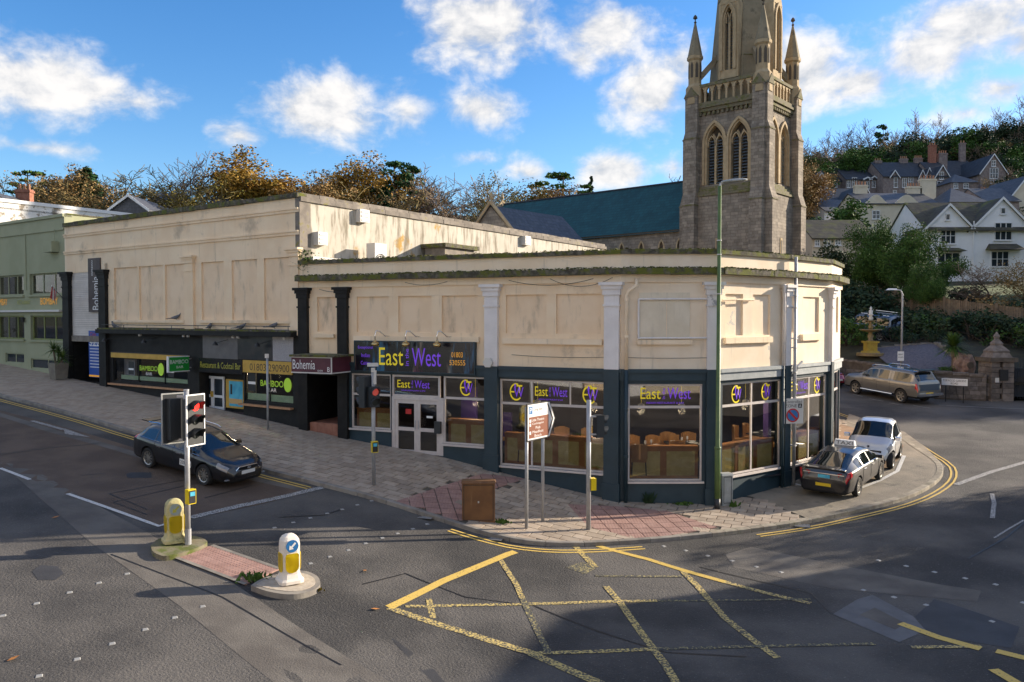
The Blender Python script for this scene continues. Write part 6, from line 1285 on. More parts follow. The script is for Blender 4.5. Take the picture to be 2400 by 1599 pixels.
hpx('white_cottage', 'small white cottage with a slate roof and white chimney on the hillside', K(240), K(530), V(925), V(1010), 128, 8, V(845), rot=.25, wins=[w5(470, 955, 520, 990)], chim=[(K(308), V(785), 1.2, 'render_white')], wallm='render_white', roofm='slate', found=6)
hpx('brick_gable_house', 'dark stone house with a white edged steep gable', K(485), K(612), V(850), V(960), 132, 9, V(730), ridge='y', wins=[w5(540, 825, 575, 855)], wallm='stone_house', roofm='slate_dark', barge='frame_white', found=6)
hpx('dark_roof_house', 'house with a plain dark slate roof and brick chimney behind the white cottage', K(290), K(520), V(850), V(940), 140, 9, V(765), wallm='stone_house', roofm='slate_dark', chim=[(K(370), V(790), 1, 'brick_red')], found=6)
U = 'stone villas along the upper hillside'
hpx('stone_villa', 'dark slate roofed stone villa with white dressed dormer gables on the hillside', K(690), K(1060), V(668), V(815), 165, 11, V(572), wins=[w5(832, 685, 857, 750), w5(876, 675, 905, 745), w5(770, 680, 792, 750, 1, 2), w5(862, 765, 900, 800), w5(765, 775, 785, 800), w5(962, 680, 985, 740), w5(1010, 665, 1035, 725)], gables=[(K(745), K(800), V(630)), (K(955), K(995), V(628)), (K(1000), K(1050), V(612))], chim=[(K(740), V(555), 1.5, 'stone_house'), (K(935), V(540), 1.6, 'stone_house'), (K(1045), V(535), 1.7, 'stone_house')], wallm='stone_house', roofm='slate_dark', barge='frame_white', group=U, found=8)
hpx('stone_villa', 'stone villa with one white dressed gable and a tall brick chimney', K(1062), K(1200), V(668), V(815), 163, 11, V(570), wins=[w5(1105, 640, 1130, 690), w5(1090, 710, 1130, 780)], gables=[(K(1075), K(1170), V(592))], chim=[(K(1155), V(440), 1.5, 'brick_red'), (K(1232), V(500), 1.8, 'stone_house')], wallm='stone_house', roofm='slate_dark', barge='frame_white', group=U, found=8)
hpx('stone_villa', 'large stone villa with a wide white trimmed gable at the end of the row', K(1405), K(1592), V(640), V(745), 160, 12, V(510), ridge='y', wins=[w5(1475, 612, 1530, 685, 3, 2), w5(1488, 555, 1512, 595), w5(1480, 700, 1535, 720, 3, 1)], wallm='stone_house', roofm='slate_dark', barge='frame_white', group=U, found=8)
hpx('stone_villa', 'stone villa with a broad dark roof between the brick chimney and the wide gable', K(1200), K(1410), V(660), V(760), 168, 11, V(560), wallm='stone_house', roofm='slate_dark', group=U, found=8, chim=[(K(1380), V(425), 1.2, 'stone_house')])
hpx('hipped_wing', 'low hipped roof wing with white windows before the stone villas', K(1190), K(1390), V(712), V(770), 156, 7, V(655), ridge='hip', wins=[w5(1282, 722, 1312, 755), w5(1210, 722, 1235, 755)], wallm='stone_house', roofm='slate', group=U, found=6)
hpx('stone_villa', 'stone house with paired white windows below the wooded ridge', K(415), K(530), V(690), V(800), 168, 10, V(615), wins=[w5(462, 680, 492, 750), w5(425, 700, 445, 750)], wallm='stone_house', roofm='slate_dark', group=U, found=8)
hpx('stone_villa', 'dark roofed stone house with white window beside the pale gable', K(292), K(412), V(705), V(800), 170, 10, V(612), wins=[w5(322, 705, 348, 748)], wallm='stone_house', roofm='slate_dark', group=U, found=8)
hpx('stone_villa', 'stone house with two small white gables in the middle of the row', K(535), K(690), V(690), V(800), 168, 10, V(630), wins=[w5(560, 712, 585, 760), w5(610, 705, 630, 750), w5(680, 720, 695, 760)], gables=[(K(550), K(595), V(680)), (K(595), K(645), V(672))], wallm='stone_house', roofm='slate_dark', barge='frame_white', group=U, found=8)
hpx('pale_gable_house', 'pale stone gabled house standing next to the church tower on the hill', K(188), K(285), V(710), V(800), 160, 9, V(632), ridge='y', wins=[w5(205, 680, 225, 720), w5(240, 740, 258, 775)], wallm='render_white', roofm='slate', found=8)
hpx('upper_house', 'small white gabled house with a long slate roof near the hilltop wood', K(1505), K(1590), V(560), V(600), 190, 9, V(490), ridge='y', wins=[w5(1535, 515, 1562, 555)], wallm='stone_house', roofm='slate', barge='frame_white', found=8)
hpx('upper_house', 'low white house with a slate roof below the hilltop wood', K(1290), K(1430), V(550), V(590), 192, 9, V(490), wins=[w5(1340, 505, 1395, 545, 3, 1)], wallm='render_white', roofm='slate', found=8)
# roofs among the trees behind the long building
hpx('hidden_house', 'cream house with a chimney half hidden by the bare trees on the hill', 490, 600, 478, 520, 100, 8, 462, wallm='render_cream', roofm='slate', chim=[(541, 446, 1.7, 'render_cream')], found=6)
hpx('hidden_house', 'white house among the bare trees behind the long building', 350, 400, 470, 500, 105, 7, 455, wallm='render_white', roofm='slate', wins=[(360, 475, 368, 485), (380, 475, 388, 485)], found=6); hpx('hidden_house', 'grey roofed bungalow with a white gable edge among the bare trees', 262, 345, 490, 520, 85, 7, 460, ridge='y', wallm='slate', roofm='slate', barge='frame_white', found=6)
hpx('hidden_house', 'house with brick chimney beyond the white flaking wall', -30, 14, 472, 500, 75, 7, 455, ridge='y', wallm='render_white', roofm='slate', chim=[(4, 445, 1.4, 'brick_red')], found=6)
# buildings outside the frame that throw the foreground shade
p0_ = p0 = on_ground(2400, 1262).to_2d(); sd_ = Vector((SDIR.x, SDIR.y)).normalized(); Q0 = p0+sd_*13.5; ang = math.atan2(sd_.y, sd_.x)
cq = Q0+sd_*6+Vector((sd_.y, -sd_.x))*6.5
house('street_house', 'rendered two storey street house across the junction', (cq.x+(-math.sin(ang))*(-6.5), cq.y+math.cos(ang)*(-6.5), g(cq.x, cq.y)), ang, 12, 13, 7.6, 2.2, wallm='render_cream', roofm='slate', wins=[(x, z, 1.1, 1.7) for x in (-4, -1.3, 1.4, 4.1) for z in (1, 4.4)], chim=[(-4, 6.5, 8.3, 1.2, 2.0, 'brick_red'), (4, 6.5, 8.3, 1.2, 2.0, 'brick_red')])

# unseen terrace added behind the camera to bounce warm light
for k in range(5):
    a = Vector((16.0, -17.0))+Vector((-.90, .43))*(11.2*k); z = g(*a)
    house('bounce_terrace', ('cream', 'white', 'buff', 'pale yellow', 'ivory')[k]+' rendered terrace house added behind the camera to bounce light', (a.x, a.y, z), math.atan2(.43, -.90), 11, 9, 9.0, 2.2, wallm=('render_cream', 'frame_white', 'render_cream', 'cream', 'frame_white')[k], roofm='slate', wins=[(x, zz_, 1.2, 1.8) for x in (-3.6, 0, 3.6) for zz_ in (1, 4, 6.8)], chim=[(4, 4.5, 9.5, 1.2, 2.4, 'brick_red')], group='terrace added behind the camera for bounced light')
# ---------------------------------------------------------------- gardens across the side road
def wall_run(name, P, top, th_, m, label, cat='wall', cop=None, stones=True):
    r = thing(name, label, cat, (P[0].x, P[0].y, g(P[0].x, P[0].y))); mb = MB()
    for a, b, za, zb_ in zip(P[:-1], P[1:], top[:-1], top[1:]):
        sg = Seg(a, b); mb.hexa([sg.pt(0, 0, 0), sg.pt(sg.L, 0, 0), sg.pt(sg.L, 0, -th_), sg.pt(0, 0, -th_), sg.pt(0, za, 0), sg.pt(sg.L, zb_, 0), sg.pt(sg.L, zb_, -th_), sg.pt(0, za, -th_)])
    mb.build('wall_core', m, r)
    for a, b, za, zb_ in zip(P[:-1], P[1:], top[:-1], top[1:]):
        sg = Seg(a, b); x = 0
        while x < sg.L-.1:
            w_ = min(random.uniform(.5, .9), sg.L-x); z = za+(zb_-za)*(x+w_/2)/sg.L; sg.box(MB(), x+.01, x+w_-.01, z-.02, z+.1+random.uniform(0, .03), -th_-.04, .05).build('coping_stone', cop or 'wall_stone', r); x += w_
        if stones:
            zz_ = g(*a)+.05; rows = int((min(za, zb_)-zz_)/.24)
            for j in range(rows):
                x = random.uniform(-.2, 0)
                while x < sg.L-.15:
                    w_ = random.uniform(.3, .62); x0, x1 = max(0, x)+.012, min(sg.L, x+w_)-.012
                    if x1-x0 > .1: sg.box(MB(), x0, x1, zz_+j*.24+.01, zz_+(j+1)*.24-.01, -.02, .02+random.uniform(0, .03)).build('stone', 'wall_stone', r)
                    x += w_
    return r
wall_run('garden_wall', [WALL[3], WALL[2], WALL[1], WALL[0]], [3.35, 3.1, 2.75, 2.45], .45, 'garden_wall', 'dark stone retaining wall of the garden behind the bronze pickup')
# raised slate bed with kerb
bedp = [at_depth(u, 0, D).to_2d() for u, D in ((2048, 50.8), (2200, 50), (2262, 46.2), (2215, 45.2), (2150, 46.2), (2090, 48.2))]
tag(drape(bedp, T, .10, .6).build('slate_bed', 'slate_chip', smooth=True), kind='structure')
kb = thing('bed_edging', 'pale stone edging along the purple slate bed', 'edging', (*bedp[0], t(*bedp[0]))); P = resample(bedp[:3], .8)
for a, b in zip(P[:-1], P[1:]): d_ = (b-a); sg = Seg(a, b); sg.box(MB(), .01, sg.L-.01, t(*a)-.1, t(*a)+.22, -.18, 0).build('edging_stone', 'kerb', kb)
# fountain
p = at_depth(2040, 806, 50); fz = t(p.x, p.y); fo = thing('fountain', 'ornate tiered gold and bronze garden fountain', 'fountain', (p.x, p.y, fz)); F0 = (p.x, p.y, fz)
MB().lathe([(.95, 0), (.95, .2), (.85, .24), (.8, .1)], F0, 20).build('basin', 'fountain_gold', fo)
mb = MB(); mb.M = Matrix.Translation(F0); mb.hexa([(-.55, -.55, .1), (.55, -.55, .1), (.55, .55, .1), (-.55, .55, .1), (-.45, -.45, .35), (.45, -.45, .35), (.45, .45, .35), (-.45, .45, .35)]); mb.box(-.36, .36, -.36, .36, .35, .95); mb.box(-.46, .46, -.46, .46, .95, 1.08); mb.build('pedestal', 'fountain_yellow', fo)
MB().lathe([(.3, 1.08), (.14, 1.2), (.22, 1.45), (.13, 1.7), (.2, 1.75)], F0, 16).build('stem', 'fountain_gold', fo, smooth=True); MB().lathe([(.15, 1.72), (.5, 1.8), (.82, 1.92), (.80, 1.95), (.4, 1.88)], F0, 20).build('lower_bowl', 'fountain_gold', fo, smooth=True)
MB().lathe([(.1, 1.9), (.18, 2.1), (.09, 2.4), (.14, 2.5)], F0, 12).build('upper_stem', 'fountain_gold', fo, smooth=True); MB().lathe([(.1, 2.48), (.4, 2.56), (.39, 2.6), (.15, 2.56)], F0, 16).build('upper_bowl', 'fountain_gold', fo, smooth=True)
MB().lathe([(.1, 2.58), (.18, 2.75), (.1, 2.95), (.22, 3.0), (.12, 3.1), (.15, 3.3), (.06, 3.4), (.1, 3.5), (.02, 3.62)], F0, 10).build('finial', 'off_white', fo, smooth=True)
fo.scale = (.86, .86, .86)
# pierced rock on the wall
p = at_depth(2258, 870, 45); rz0 = t(p.x, p.y); bm = bmesh.new(); bmesh.ops.create_icosphere(bm, subdivisions=4, radius=1)
from mathutils import noise as mnoise
for v in bm.verts:
    k = 1+.35*mnoise.noise(v.co*1.7+Vector((3, 1, 2)))+.12*mnoise.noise(v.co*5); v.co = Vector((v.co.x*.58*k, v.co.y*.42*k, v.co.z*.8*k+.5))
mb = MB(); mb.v = [(v.co.x+p.x, v.co.y+p.y, v.co.z+rz0) for v in bm.verts]; mb.f = [tuple(v.index for v in f.verts) for f in bm.faces]; bm.free()
rk = thing('pierced_rock', 'rough reddish standing rock with a dark hole next to the cabbage palm', 'rock', (p.x, p.y, rz0)); mb.build('rock_body', 'rock', rk); o = MB(); o.M = Matrix.Translation((p.x+.12, p.y-.44, rz0+.55)) @ Matrix.Rotation(R(90), 4, 'X'); o.lathe([(.18, -.1), (.16, .1)], (0, 0, 0), 12, sy=1.2).build('hollow', 'church_dark', rk)
# gate pillars, gate
def gpillar(u, D, label):
    p = at_depth(u, 940, D); z = g(p.x, p.y); th = thing('gate_pillar', label, 'pillar', (p.x, p.y, z), 'stone gate pillars'); n = 8
    for j in range(n):
        for i, (sx_, sy_) in enumerate(((-1, -1), (1, -1), (-1, 1), (1, 1))):
            mb = MB(); k = .12*((j+i) % 2); x0, x1 = (-.62, -.02-k) if sx_ < 0 else (.0-k if j % 2 else .0+k*.0, .62); y0, y1 = (-.62, 0) if sy_ < 0 else (.01, .62)
            mb.box(p.x+x0+.01, p.x+x1-.01, p.y+y0, p.y+y1, z-.2+j*.29+.01, z-.2+(j+1)*.29-.01); mb.build('stone', 'wall_stone', th)
    mb = MB(); c = (p.x, p.y, z); mb.box(p.x-.75, p.x+.75, p.y-.75, p.y+.75, z+2.12, z+2.35); mb.build('cap', 'garden_wall', th); mb = MB(); mb.lathe([(.8, 2.35), (.62, 2.6), (.66, 2.7), (.3, 3.0), (.34, 3.1), (.12, 3.35), (.18, 3.5), (.02, 3.75)], c, 4, rot=R(45)); mb.build('finial', 'wall_stone', th)
    return th, p, z
th, p, z = gpillar(2333, 43.5, 'stone gate pillar with a black post box and stepped finial'); mb = MB(); mb.box(p.x-.2, p.x+.25, p.y-.70, p.y-.6, z+1.1, z+1.7); mb.build('post_box', 'black', th); mb = MB(); mb.box(p.x-.42, p.x-.22, p.y-.66, p.y-.62, z+1.0, z+1.25); mb.build('number_plate', 'off_white', th)
gpillar(2500, 42.5, 'stone gate pillar at the far side of the dark iron gate')
p0 = at_depth(2358, 940, 43.4); p1 = at_depth(2478, 940, 42.7); z = g(p0.x, p0.y)+.08; gt = thing('iron_gate', 'dark iron driveway gate with thin vertical bars', 'gate', (*p0.to_2d(), z)); sg = Seg(p0.to_2d(), p1.to_2d()); n = int(sg.L/.13)
for k in range(n+1): q = sg.L*k/n; MB().tube([sg.pt(q, z, 0), sg.pt(q, z+1.75+.5*math.sin(math.pi*.5*(1-k/n)), 0)], .016, 5).build('bar', 'gate_metal', gt)
for zz_ in (.12, .95, 1.6): sg.B('rail', 'gate_metal', gt, 0, sg.L, z+zz_, z+zz_+.06, -.03, .03)
MB().prism([sg.pt(sg.L*.5+x, z+1.05+y, .04) for x, y in ((-.8, 0), (-.55, .16), (.0, .2), (.55, .16), (.8, 0), (.55, -.16), (0, -.2), (-.55, -.16))], sg.n3*.03).build('badge_panel', 'black', gt); sg.B('back_sheet', 'gate_metal', gt, 0, sg.L, z+.1, z+1.7, -.08, -.05)
# street name plate on the wall below
p0 = at_depth(2207, 900, 43.1); p1 = at_depth(2268, 900, 42.3); sg = Seg(p0.to_2d(), p1.to_2d()); z0, z1 = p0.z-.05, p0.z+.32; sn = thing('street_name_plate', 'white street name plate with black lettering on the low garden wall', 'sign', (*p0.to_2d(), z0)); sg.B('plate', 'white', sn, 0, sg.L, z0, z1, 0, .03); mb = MB(); sg.text(mb, 'TORWOOD GARDENS', .06, z0+.20, .034, sg.L-.12, .12); sg.text(mb, 'ROAD', sg.L*.36, z0+.05, .034, sg.L*.28, .11); mb.build('lettering', 'black', sn)
for q in (.2, sg.L-.2): MB().tube([sg.pt(q, g(*sg.pt(q, 0).to_2d())-.1, -.03), sg.pt(q, z0+.1, -.03)], .03, 6).build('post', 'black', sn)
wall_run('roadside_wall', [at_depth(2190, 900, 43.9).to_2d(), at_depth(2312, 900, 43.0).to_2d()], [2.75, 2.55], .4, 'garden_wall', 'low dark stone wall behind the street name plate')
# timber fence climbing the bank
fp = [(1985, 68.0), (2060, 63), (2150, 58.5), (2260, 55.5), (2410, 52.5), (2500, 51)]; ft = [672, 679, 690, 706, 724, 735]; fb = [730, 738, 752, 772, 800, 815]
FPp = [at_depth(u, v, D) for (u, D), v in zip(fp, ft)]; FBp = [at_depth(u, v, D) for (u, D), v in zip(fp, fb)]
fn = thing('board_fence', 'brown close boarded timber fence climbing the bank below the white house', 'fence', FBp[0]); bi = 0; far_ = MB()
for (a, b), (c, d) in zip(zip(FBp[:-1], FBp[1:]), zip(FPp[:-1], FPp[1:])):
    L = (b-a).to_2d().length; n = int(L/.15)
    for k in range(n):
        q0, q1 = k/n+.002, (k+1)/n-.004; P = [a+(b-a)*q0, a+(b-a)*q1]; Tt = [c+(d-c)*q0, c+(d-c)*q1]; off_ = Vector((-.05, -.14, 0))*(.3 if k % 2 else .15); mb = MB()
        lo = [P[0]+off_, P[1]+off_, P[1]+off_+Vector((.02, .04, 0)), P[0]+off_+Vector((.02, .04, 0))]; hi = [Tt[0]+off_, Tt[1]+off_, Tt[1]+off_+Vector((.02, .04, 0)), Tt[0]+off_+Vector((.02, .04, 0))]; hi = [Vector((x.x, x.y, y.z)) for x, y in zip(lo, hi)]
        mb.hexa(lo+hi); mb.build('board', 'fence_wood', fn)
    for k in range(int(L/1.9)+1):
        q0 = k*1.9/L; P = a+(b-a)*q0; z1 = (c+(d-c)*q0).z; mb = MB(); mb.box(P.x-.07, P.x+.07, P.y-.22, P.y-.08, P.z-.5, z1+.12); mb.build('post', 'fence_wood', fn)
# ---------------------------------------------------------------- street furniture
def signal_head(par, c, ang, n, board=True, lit=None, ah=.30, w_=.30, name='signal_head', em='white'):
    c = Vector(c); Mx = Matrix.Translation(c) @ Matrix.Rotation(ang, 4, 'Z')   # faces local -y
    def nb(): m = MB(); m.M = Mx; return m
    H = ah*n; mb = nb(); mb.box(-w_/2, w_/2, -.06, .16, -H/2, H/2); hd = mb.build(name, 'signal_black', par)
    if board:
        mb = nb(); mb.box(-.24, .24, -.07, -.055, -H/2-.10, H/2+.10); mb.build('backing_board', 'signal_black', hd)
        mb = nb(); h2 = H/2+.10
        for a in ((-.25, -.225, -h2-.012, h2+.012), (.225, .25, -h2-.012, h2+.012), (-.225, .225, h2-.015, h2+.012), (-.225, .225, -h2-.012, -h2+.015)): mb.box(a[0], a[1], -.085, -.05, a[2], a[3])
        mb.build('board_border', em, hd)
    for k in range(n):
        z = H/2-ah*(k+.5); mb = nb(); r = ah*.36; m = 16
        mb.add([(r*math.cos(2*math.pi*i/m), -.075, z+r*math.sin(2*math.pi*i/m)) for i in range(m)], [tuple(range(m))[::-1]]); mb.build('lens', (lit if lit and k == 0 else 'lens_dark'), hd)
        mb = nb(); vs = []; fs = []; nn_ = 14; L = .24 if board else .16
        for i in range(nn_+1):
            a = R(-30+240*i/nn_)
            for rr, y in ((r*1.12, -.07), (r*1.12, -.07-L*(.45+.55*max(0, math.sin(a)))), (r*1.2, -.07-L*(.45+.55*max(0, math.sin(a)))), (r*1.2, -.07)): vs.append((rr*math.cos(a), y, z+rr*math.sin(a)))
        for i in range(nn_): fs += [(i*4+j, i*4+4+j, i*4+4+(j+1) % 4, i*4+(j+1) % 4) for j in range(4)]
        mb.add(vs, fs); mb.build('hood', 'signal_black', hd, smooth=False)
    return hd
def face(dx, dy): return math.atan2(dy, dx)+math.pi/2
def button(par, p, ang, z):
    mb = MB(); mb.M = Matrix.Translation((p.x, p.y, z)) @ Matrix.Rotation(ang, 4, 'Z'); mb.box(-.09, .09, -.19, -.05, -.16, .16); o = mb.build('push_button_box', 'bollard_yellow', par)
    mb = MB(); mb.M = Matrix.Translation((p.x, p.y, z)) @ Matrix.Rotation(ang, 4, 'Z'); mb.box(-.075, .075, -.2, -.19, -.14, .14); q = mb.build('button_face', 'black', o)
    mb = MB(); mb.M = Matrix.Translation((p.x, p.y, z)) @ Matrix.Rotation(ang, 4, 'Z'); mb.box(-.055, .055, -.205, -.2, .02, .11); mb.build('instruction_plate', 'sky_sign', o)
# refuge island
def slabpoly(name, uv, h, m, kw=.1):
    P = [on_ground(u, v, h).to_2d() for u, v in uv]; P = smooth(P+[P[0]], 3)[:-1]
    if area(P) < 0: P = P[::-1]
    n = len(P); mb = MB(); z = [g(p.x, p.y) for p in P]; mb.add([(p.x, p.y, q+h) for p, q in zip(P, z)]+[(p.x, p.y, q-.1) for p, q in zip(P, z)], [tuple(range(n))]+[(i, n+i, n+(i+1) % n, (i+1) % n) for i in range(n)]); return P, mb
isl = new_obj('refuge_island', None); isl.location = on_ground(540, 1330); ORG[isl.name] = isl.location.copy(); tag(isl, kind='structure')
mat('island_moss', (.16, .14, .09), (.22, .20, .14), rough=.95, sc_=6, c3=(.09, .11, .02), sc3=3, lo3=.45, hi3=.62, bump=.4, bsc=20); mat('island_conc', (.36, .31, .25), (.44, .39, .32), rough=.9, sc_=10, bump=.3, bsc=40)
P, mb = slabpoly('a', [(353, 1278), (358, 1296), (394, 1307), (492, 1274), (478, 1261), (440, 1253), (372, 1260)], .11, ''); mb.build('island_end', 'island_moss', isl)
P, mb = slabpoly('b', [(588, 1372), (612, 1356), (650, 1345), (707, 1334), (749, 1350), (752, 1378), (693, 1396), (629, 1388)], .11, ''); mb.build('island_end', 'kerb', isl)
P, mb = slabpoly('b', [(600, 1370), (620, 1358), (653, 1349), (705, 1340), (738, 1353), (740, 1373), (692, 1388), (633, 1381)], .118, ''); mb.build('island_top', 'island_conc', isl)
P = [on_ground(u, v, .03).to_2d() for u, v in ((404, 1303), (497, 1278), (655, 1333), (576, 1369))]
for a, b in ((0, 3), (1, 2)): S_ = resample([P[a], P[b]], .3); ribbon(MB(), S_, .1, .035).build('island_edging', 'kerb', isl)
ex = (P[3]-P[0]).normalized(); ey = (P[1]-P[0]); nU, nV = 9, 4
for i in range(nU):
    for j in range(nV):
        q = [P[0]+(P[3]-P[0])*a+((P[1]-P[0])*(1-a)+(P[2]-P[3])*a)*b for a, b in (((i+.02)/nU, (j+.02)/nV), ((i+.98)/nU, (j+.02)/nV), ((i+.98)/nU, (j+.98)/nV), ((i+.02)/nU, (j+.98)/nV))]
        if area(q) < 0: q = q[::-1]
        mb = MB(); slab_mesh(mb, q, .03, .03); mb.build('tactile_paver', 'tactile', isl)
bl = MB()
for i in range(int((P[3]-P[0]).length/.085)):
    for j in range(int(ey.length/.085)):
        a, b = (i+.5)*.085/(P[3]-P[0]).length, (j+.5)*.085/ey.length; q = P[0]+(P[3]-P[0])*a+((P[1]-P[0])*(1-a)+(P[2]-P[3])*a)*b; bl.lathe([(.02, 0), (.012, .007)], (q.x, q.y, g(q.x, q.y)+.03), 5)
bl.build('blister_studs', 'tactile', isl, kind='stuff')
# traffic signal on the island
def pole(par, p, z0, z1, r, m='galv', name='pole'): return MB().tube([(p.x, p.y, z0), (p.x, p.y, z1)], r, 12).build(name, m, par, smooth=True)
p = on_ground(441, 1276, .11); z0 = p.z; zt = at_depth(441, 916, p.y).z; ts = thing('traffic_signal', 'grey traffic signal pole on the refuge island with a lit red lamp', 'traffic light', p)
pole(ts, p, z0, zt, .055); MB().tube([(p.x, p.y, zt), (p.x, p.y, zt+.03)], .06, 12).build('pole_cap', 'steel', ts); MB().tube([(p.x, p.y, z0), (p.x, p.y, z0+.35)], .07, 12).build('pole_sleeve', 'galv', ts)
signal_head(ts, (p.x+.20, p.y-.14, zt-.62), face(.90, -.44), 3, True, 'lens_red'); signal_head(ts, (p.x-.30, p.y+.06, zt-.62), face(-.72, .69), 3, True, em='cabinet_grey'); button(ts, p, face(.8, -.6), at_depth(441, 1162, p.y).z)
for zz_ in (zt-.15, zt-1.1): mb = MB(); mb.box(p.x-.2, p.x+.15, p.y-.03, p.y+.03, zz_, zz_+.05); mb.build('bracket', 'galv', ts)
# traffic signal on the pavement
p = on_ground(876, 1136, KH); z0 = p.z; zt = at_depth(876, 872, p.y).z; t2 = thing('traffic_signal', 'traffic signal pole on the paving with a pedestrian lamp and camera, before the glass doors', 'traffic light', p)
pole(t2, p, z0, zt, .057); signal_head(t2, (p.x-.27, p.y-.02, at_depth(853, 918, p.y).z), face(-.85, .53), 3, False); signal_head(t2, (p.x+.06, p.y-.19, at_depth(885, 929, p.y).z), face(.55, -.83), 2, False, 'lens_dim', .29, .28, 'pedestrian_head'); button(t2, p, face(.4, -.9), at_depth(876, 1046, p.y).z)
mb = MB(); mb.box(p.x-.05, p.x+.05, p.y-.06, p.y+.06, zt, zt+.12); mb.M = Matrix.Translation((p.x, p.y, zt+.2)) @ Matrix.Rotation(.4, 4, 'Z'); mb.box(-.16, .14, -.05, .05, -.04, .06); mb.build('camera', 'off_white', t2)
mb = MB(); mb.box(p.x+.03, p.x+.10, p.y-.1, p.y-.03, zt-.35, zt+.05); mb.build('detector', 'off_white', t2)
# bare grey pole with a push button
p = on_ground(1379, 1241, KH); z0 = p.z; zt = at_depth(1379, 938, p.y).z; t3 = thing('signal_post', 'grey post with a yellow push button and a side facing signal head near the kerb', 'traffic light', p)
pole(t3, p, z0, zt, .062); signal_head(t3, (p.x+.32, p.y+.12, at_depth(1400, 1000, p.y).z), face(.93, .36), 2, False, None, .30, .26); button(t3, p, face(.95, .25), at_depth(1379, 1135, p.y).z)
for zz_ in (at_depth(0, 978, p.y).z, at_depth(0, 1020, p.y).z): mb = MB(); mb.box(p.x, p.x+.25, p.y-.02, p.y+.05, zz_, zz_+.04); mb.build('bracket', 'galv', t3)
# direction sign on two posts
pa, pb = on_ground(1234, 1238, KH), on_ground(1272, 1223, KH); sg = Seg(pa.to_2d(), pb.to_2d()); ds = thing('direction_sign', 'white and brown arrow shaped direction sign on two steel posts', 'sign', pa)
za = at_depth(1222, 1034, pa.y).z; zb_ = at_depth(1222, 946, pa.y).z
for q, p in ((0, pa), (sg.L, pb)): MB().tube([p, (p.x, p.y, zb_-.1)], .045, 10).build('post', 'galv', ds, smooth=True)
x0, x1 = -.12, sg.L+.18; xt = x1+.28; zm = (za+zb_)/2
out_ = [(x0, za), (x1, za), (xt, zm), (x1, zb_), (x0, zb_)]
MB().prism([sg.pt(x, z, .10) for x, z in out_], sg.n3*-.03).build('sign_back', 'black', ds); ins = [(x0+.03, za+.03), (x1-.01, za+.03), (xt-.05, zm), (x1-.01, zb_-.03), (x0+.03, zb_-.03)]; MB().poly([sg.pt(x, z, .104) for x, z in ins]).build('sign_face', 'white', ds)
sg.B('brown_panel', 'brown_sign', ds, x0+.08, x1-.06, za+.07, zb_-.36, .104, .108); sg.B('parking_panel', 'sign_blue', ds, x0+.08, x0+.24, zb_-.28, zb_-.08, .104, .108)
mb = MB(); W_ = x1-x0; 
for k, tx in enumerate(('Little Theatre', 'Cockington', 'Pub', 'Meadfoot', 'Beach')): wd = W_*(.55, .5, .2, .48, .3)[k]; sg.text(mb, tx, x0+.2+(W_*.55-wd)/2, zb_-.48-.105*k, .110, wd, .07)
for k in (0, 1, 3): sg.box(mb, x0+.1, x0+.17, zb_-.5-.105*k, zb_-.42-.105*k, .108, .110)
mb.build('brown_lettering', 'white', ds); mb = MB(); sg.text(mb, 'P', x0+.11, zb_-.25, .110, .1, .14); mb.build('parking_letter', 'white', ds); mb = MB(); sg.text(mb, 'Long stay', x0+.29, zb_-.23, .106, W_*.4, .1)
q = [(x1-.14, za+.06), (x1-.08, za+.06), (xt-.10, zm), (x1-.08, zb_-.06), (x1-.14, zb_-.06), (xt-.17, zm)]; mb.poly([sg.pt(x, z, .106) for x, z in q]); mb.build('black_lettering', 'black', ds)
# cabinets
def cabinet(name, uvl, uvr, vtop, d, m, label, extra=True):
    a, b = on_ground(*uvl, KH), on_ground(*uvr, KH); sg = Seg(a.to_2d(), b.to_2d()); zb_ = min(a.z, b.z)-.05; zt = at_depth(uvl[0], vtop, a.y).z; th = thing(name, label, 'cabinet', a)
    sg.B('casing', m, th, 0, sg.L, zb_, zt-.06, -d, 0); mb = MB(); mb.hexa([sg.pt(-.03, zt-.06, .03), sg.pt(sg.L+.03, zt-.06, .03), sg.pt(sg.L+.03, zt-.06, -d-.03), sg.pt(-.03, zt-.06, -d-.03), sg.pt(0, zt, -.02), sg.pt(sg.L, zt, -.02), sg.pt(sg.L, zt, -d+.02), sg.pt(0, zt, -d+.02)]); mb.build('lid', m, th)
    mb = MB(); sg.wall(mb, .04, sg.L-.04, zb_+.12, zt-.1, [(.055, sg.L-.055, zb_+.135, zt-.115)], 0, .006); mb.build('door_edge', 'black', th); sg.B('lock', 'steel', th, sg.L*.5-.02, sg.L*.5+.02, (zb_+zt)/2, (zb_+zt)/2+.05, 0, .012); return th
cabinet('utility_cabinet', (1083, 1218), (1160, 1226), 1128, .32, 'cabinet_brown', 'rusty brown utility cabinet standing at the kerb by the crossing')
cabinet('feeder_pillar', (1693, 1186), (1717, 1184), 1111, .26, 'cabinet_grey', 'small grey feeder cabinet with a lightning mark beside the green lamp post')
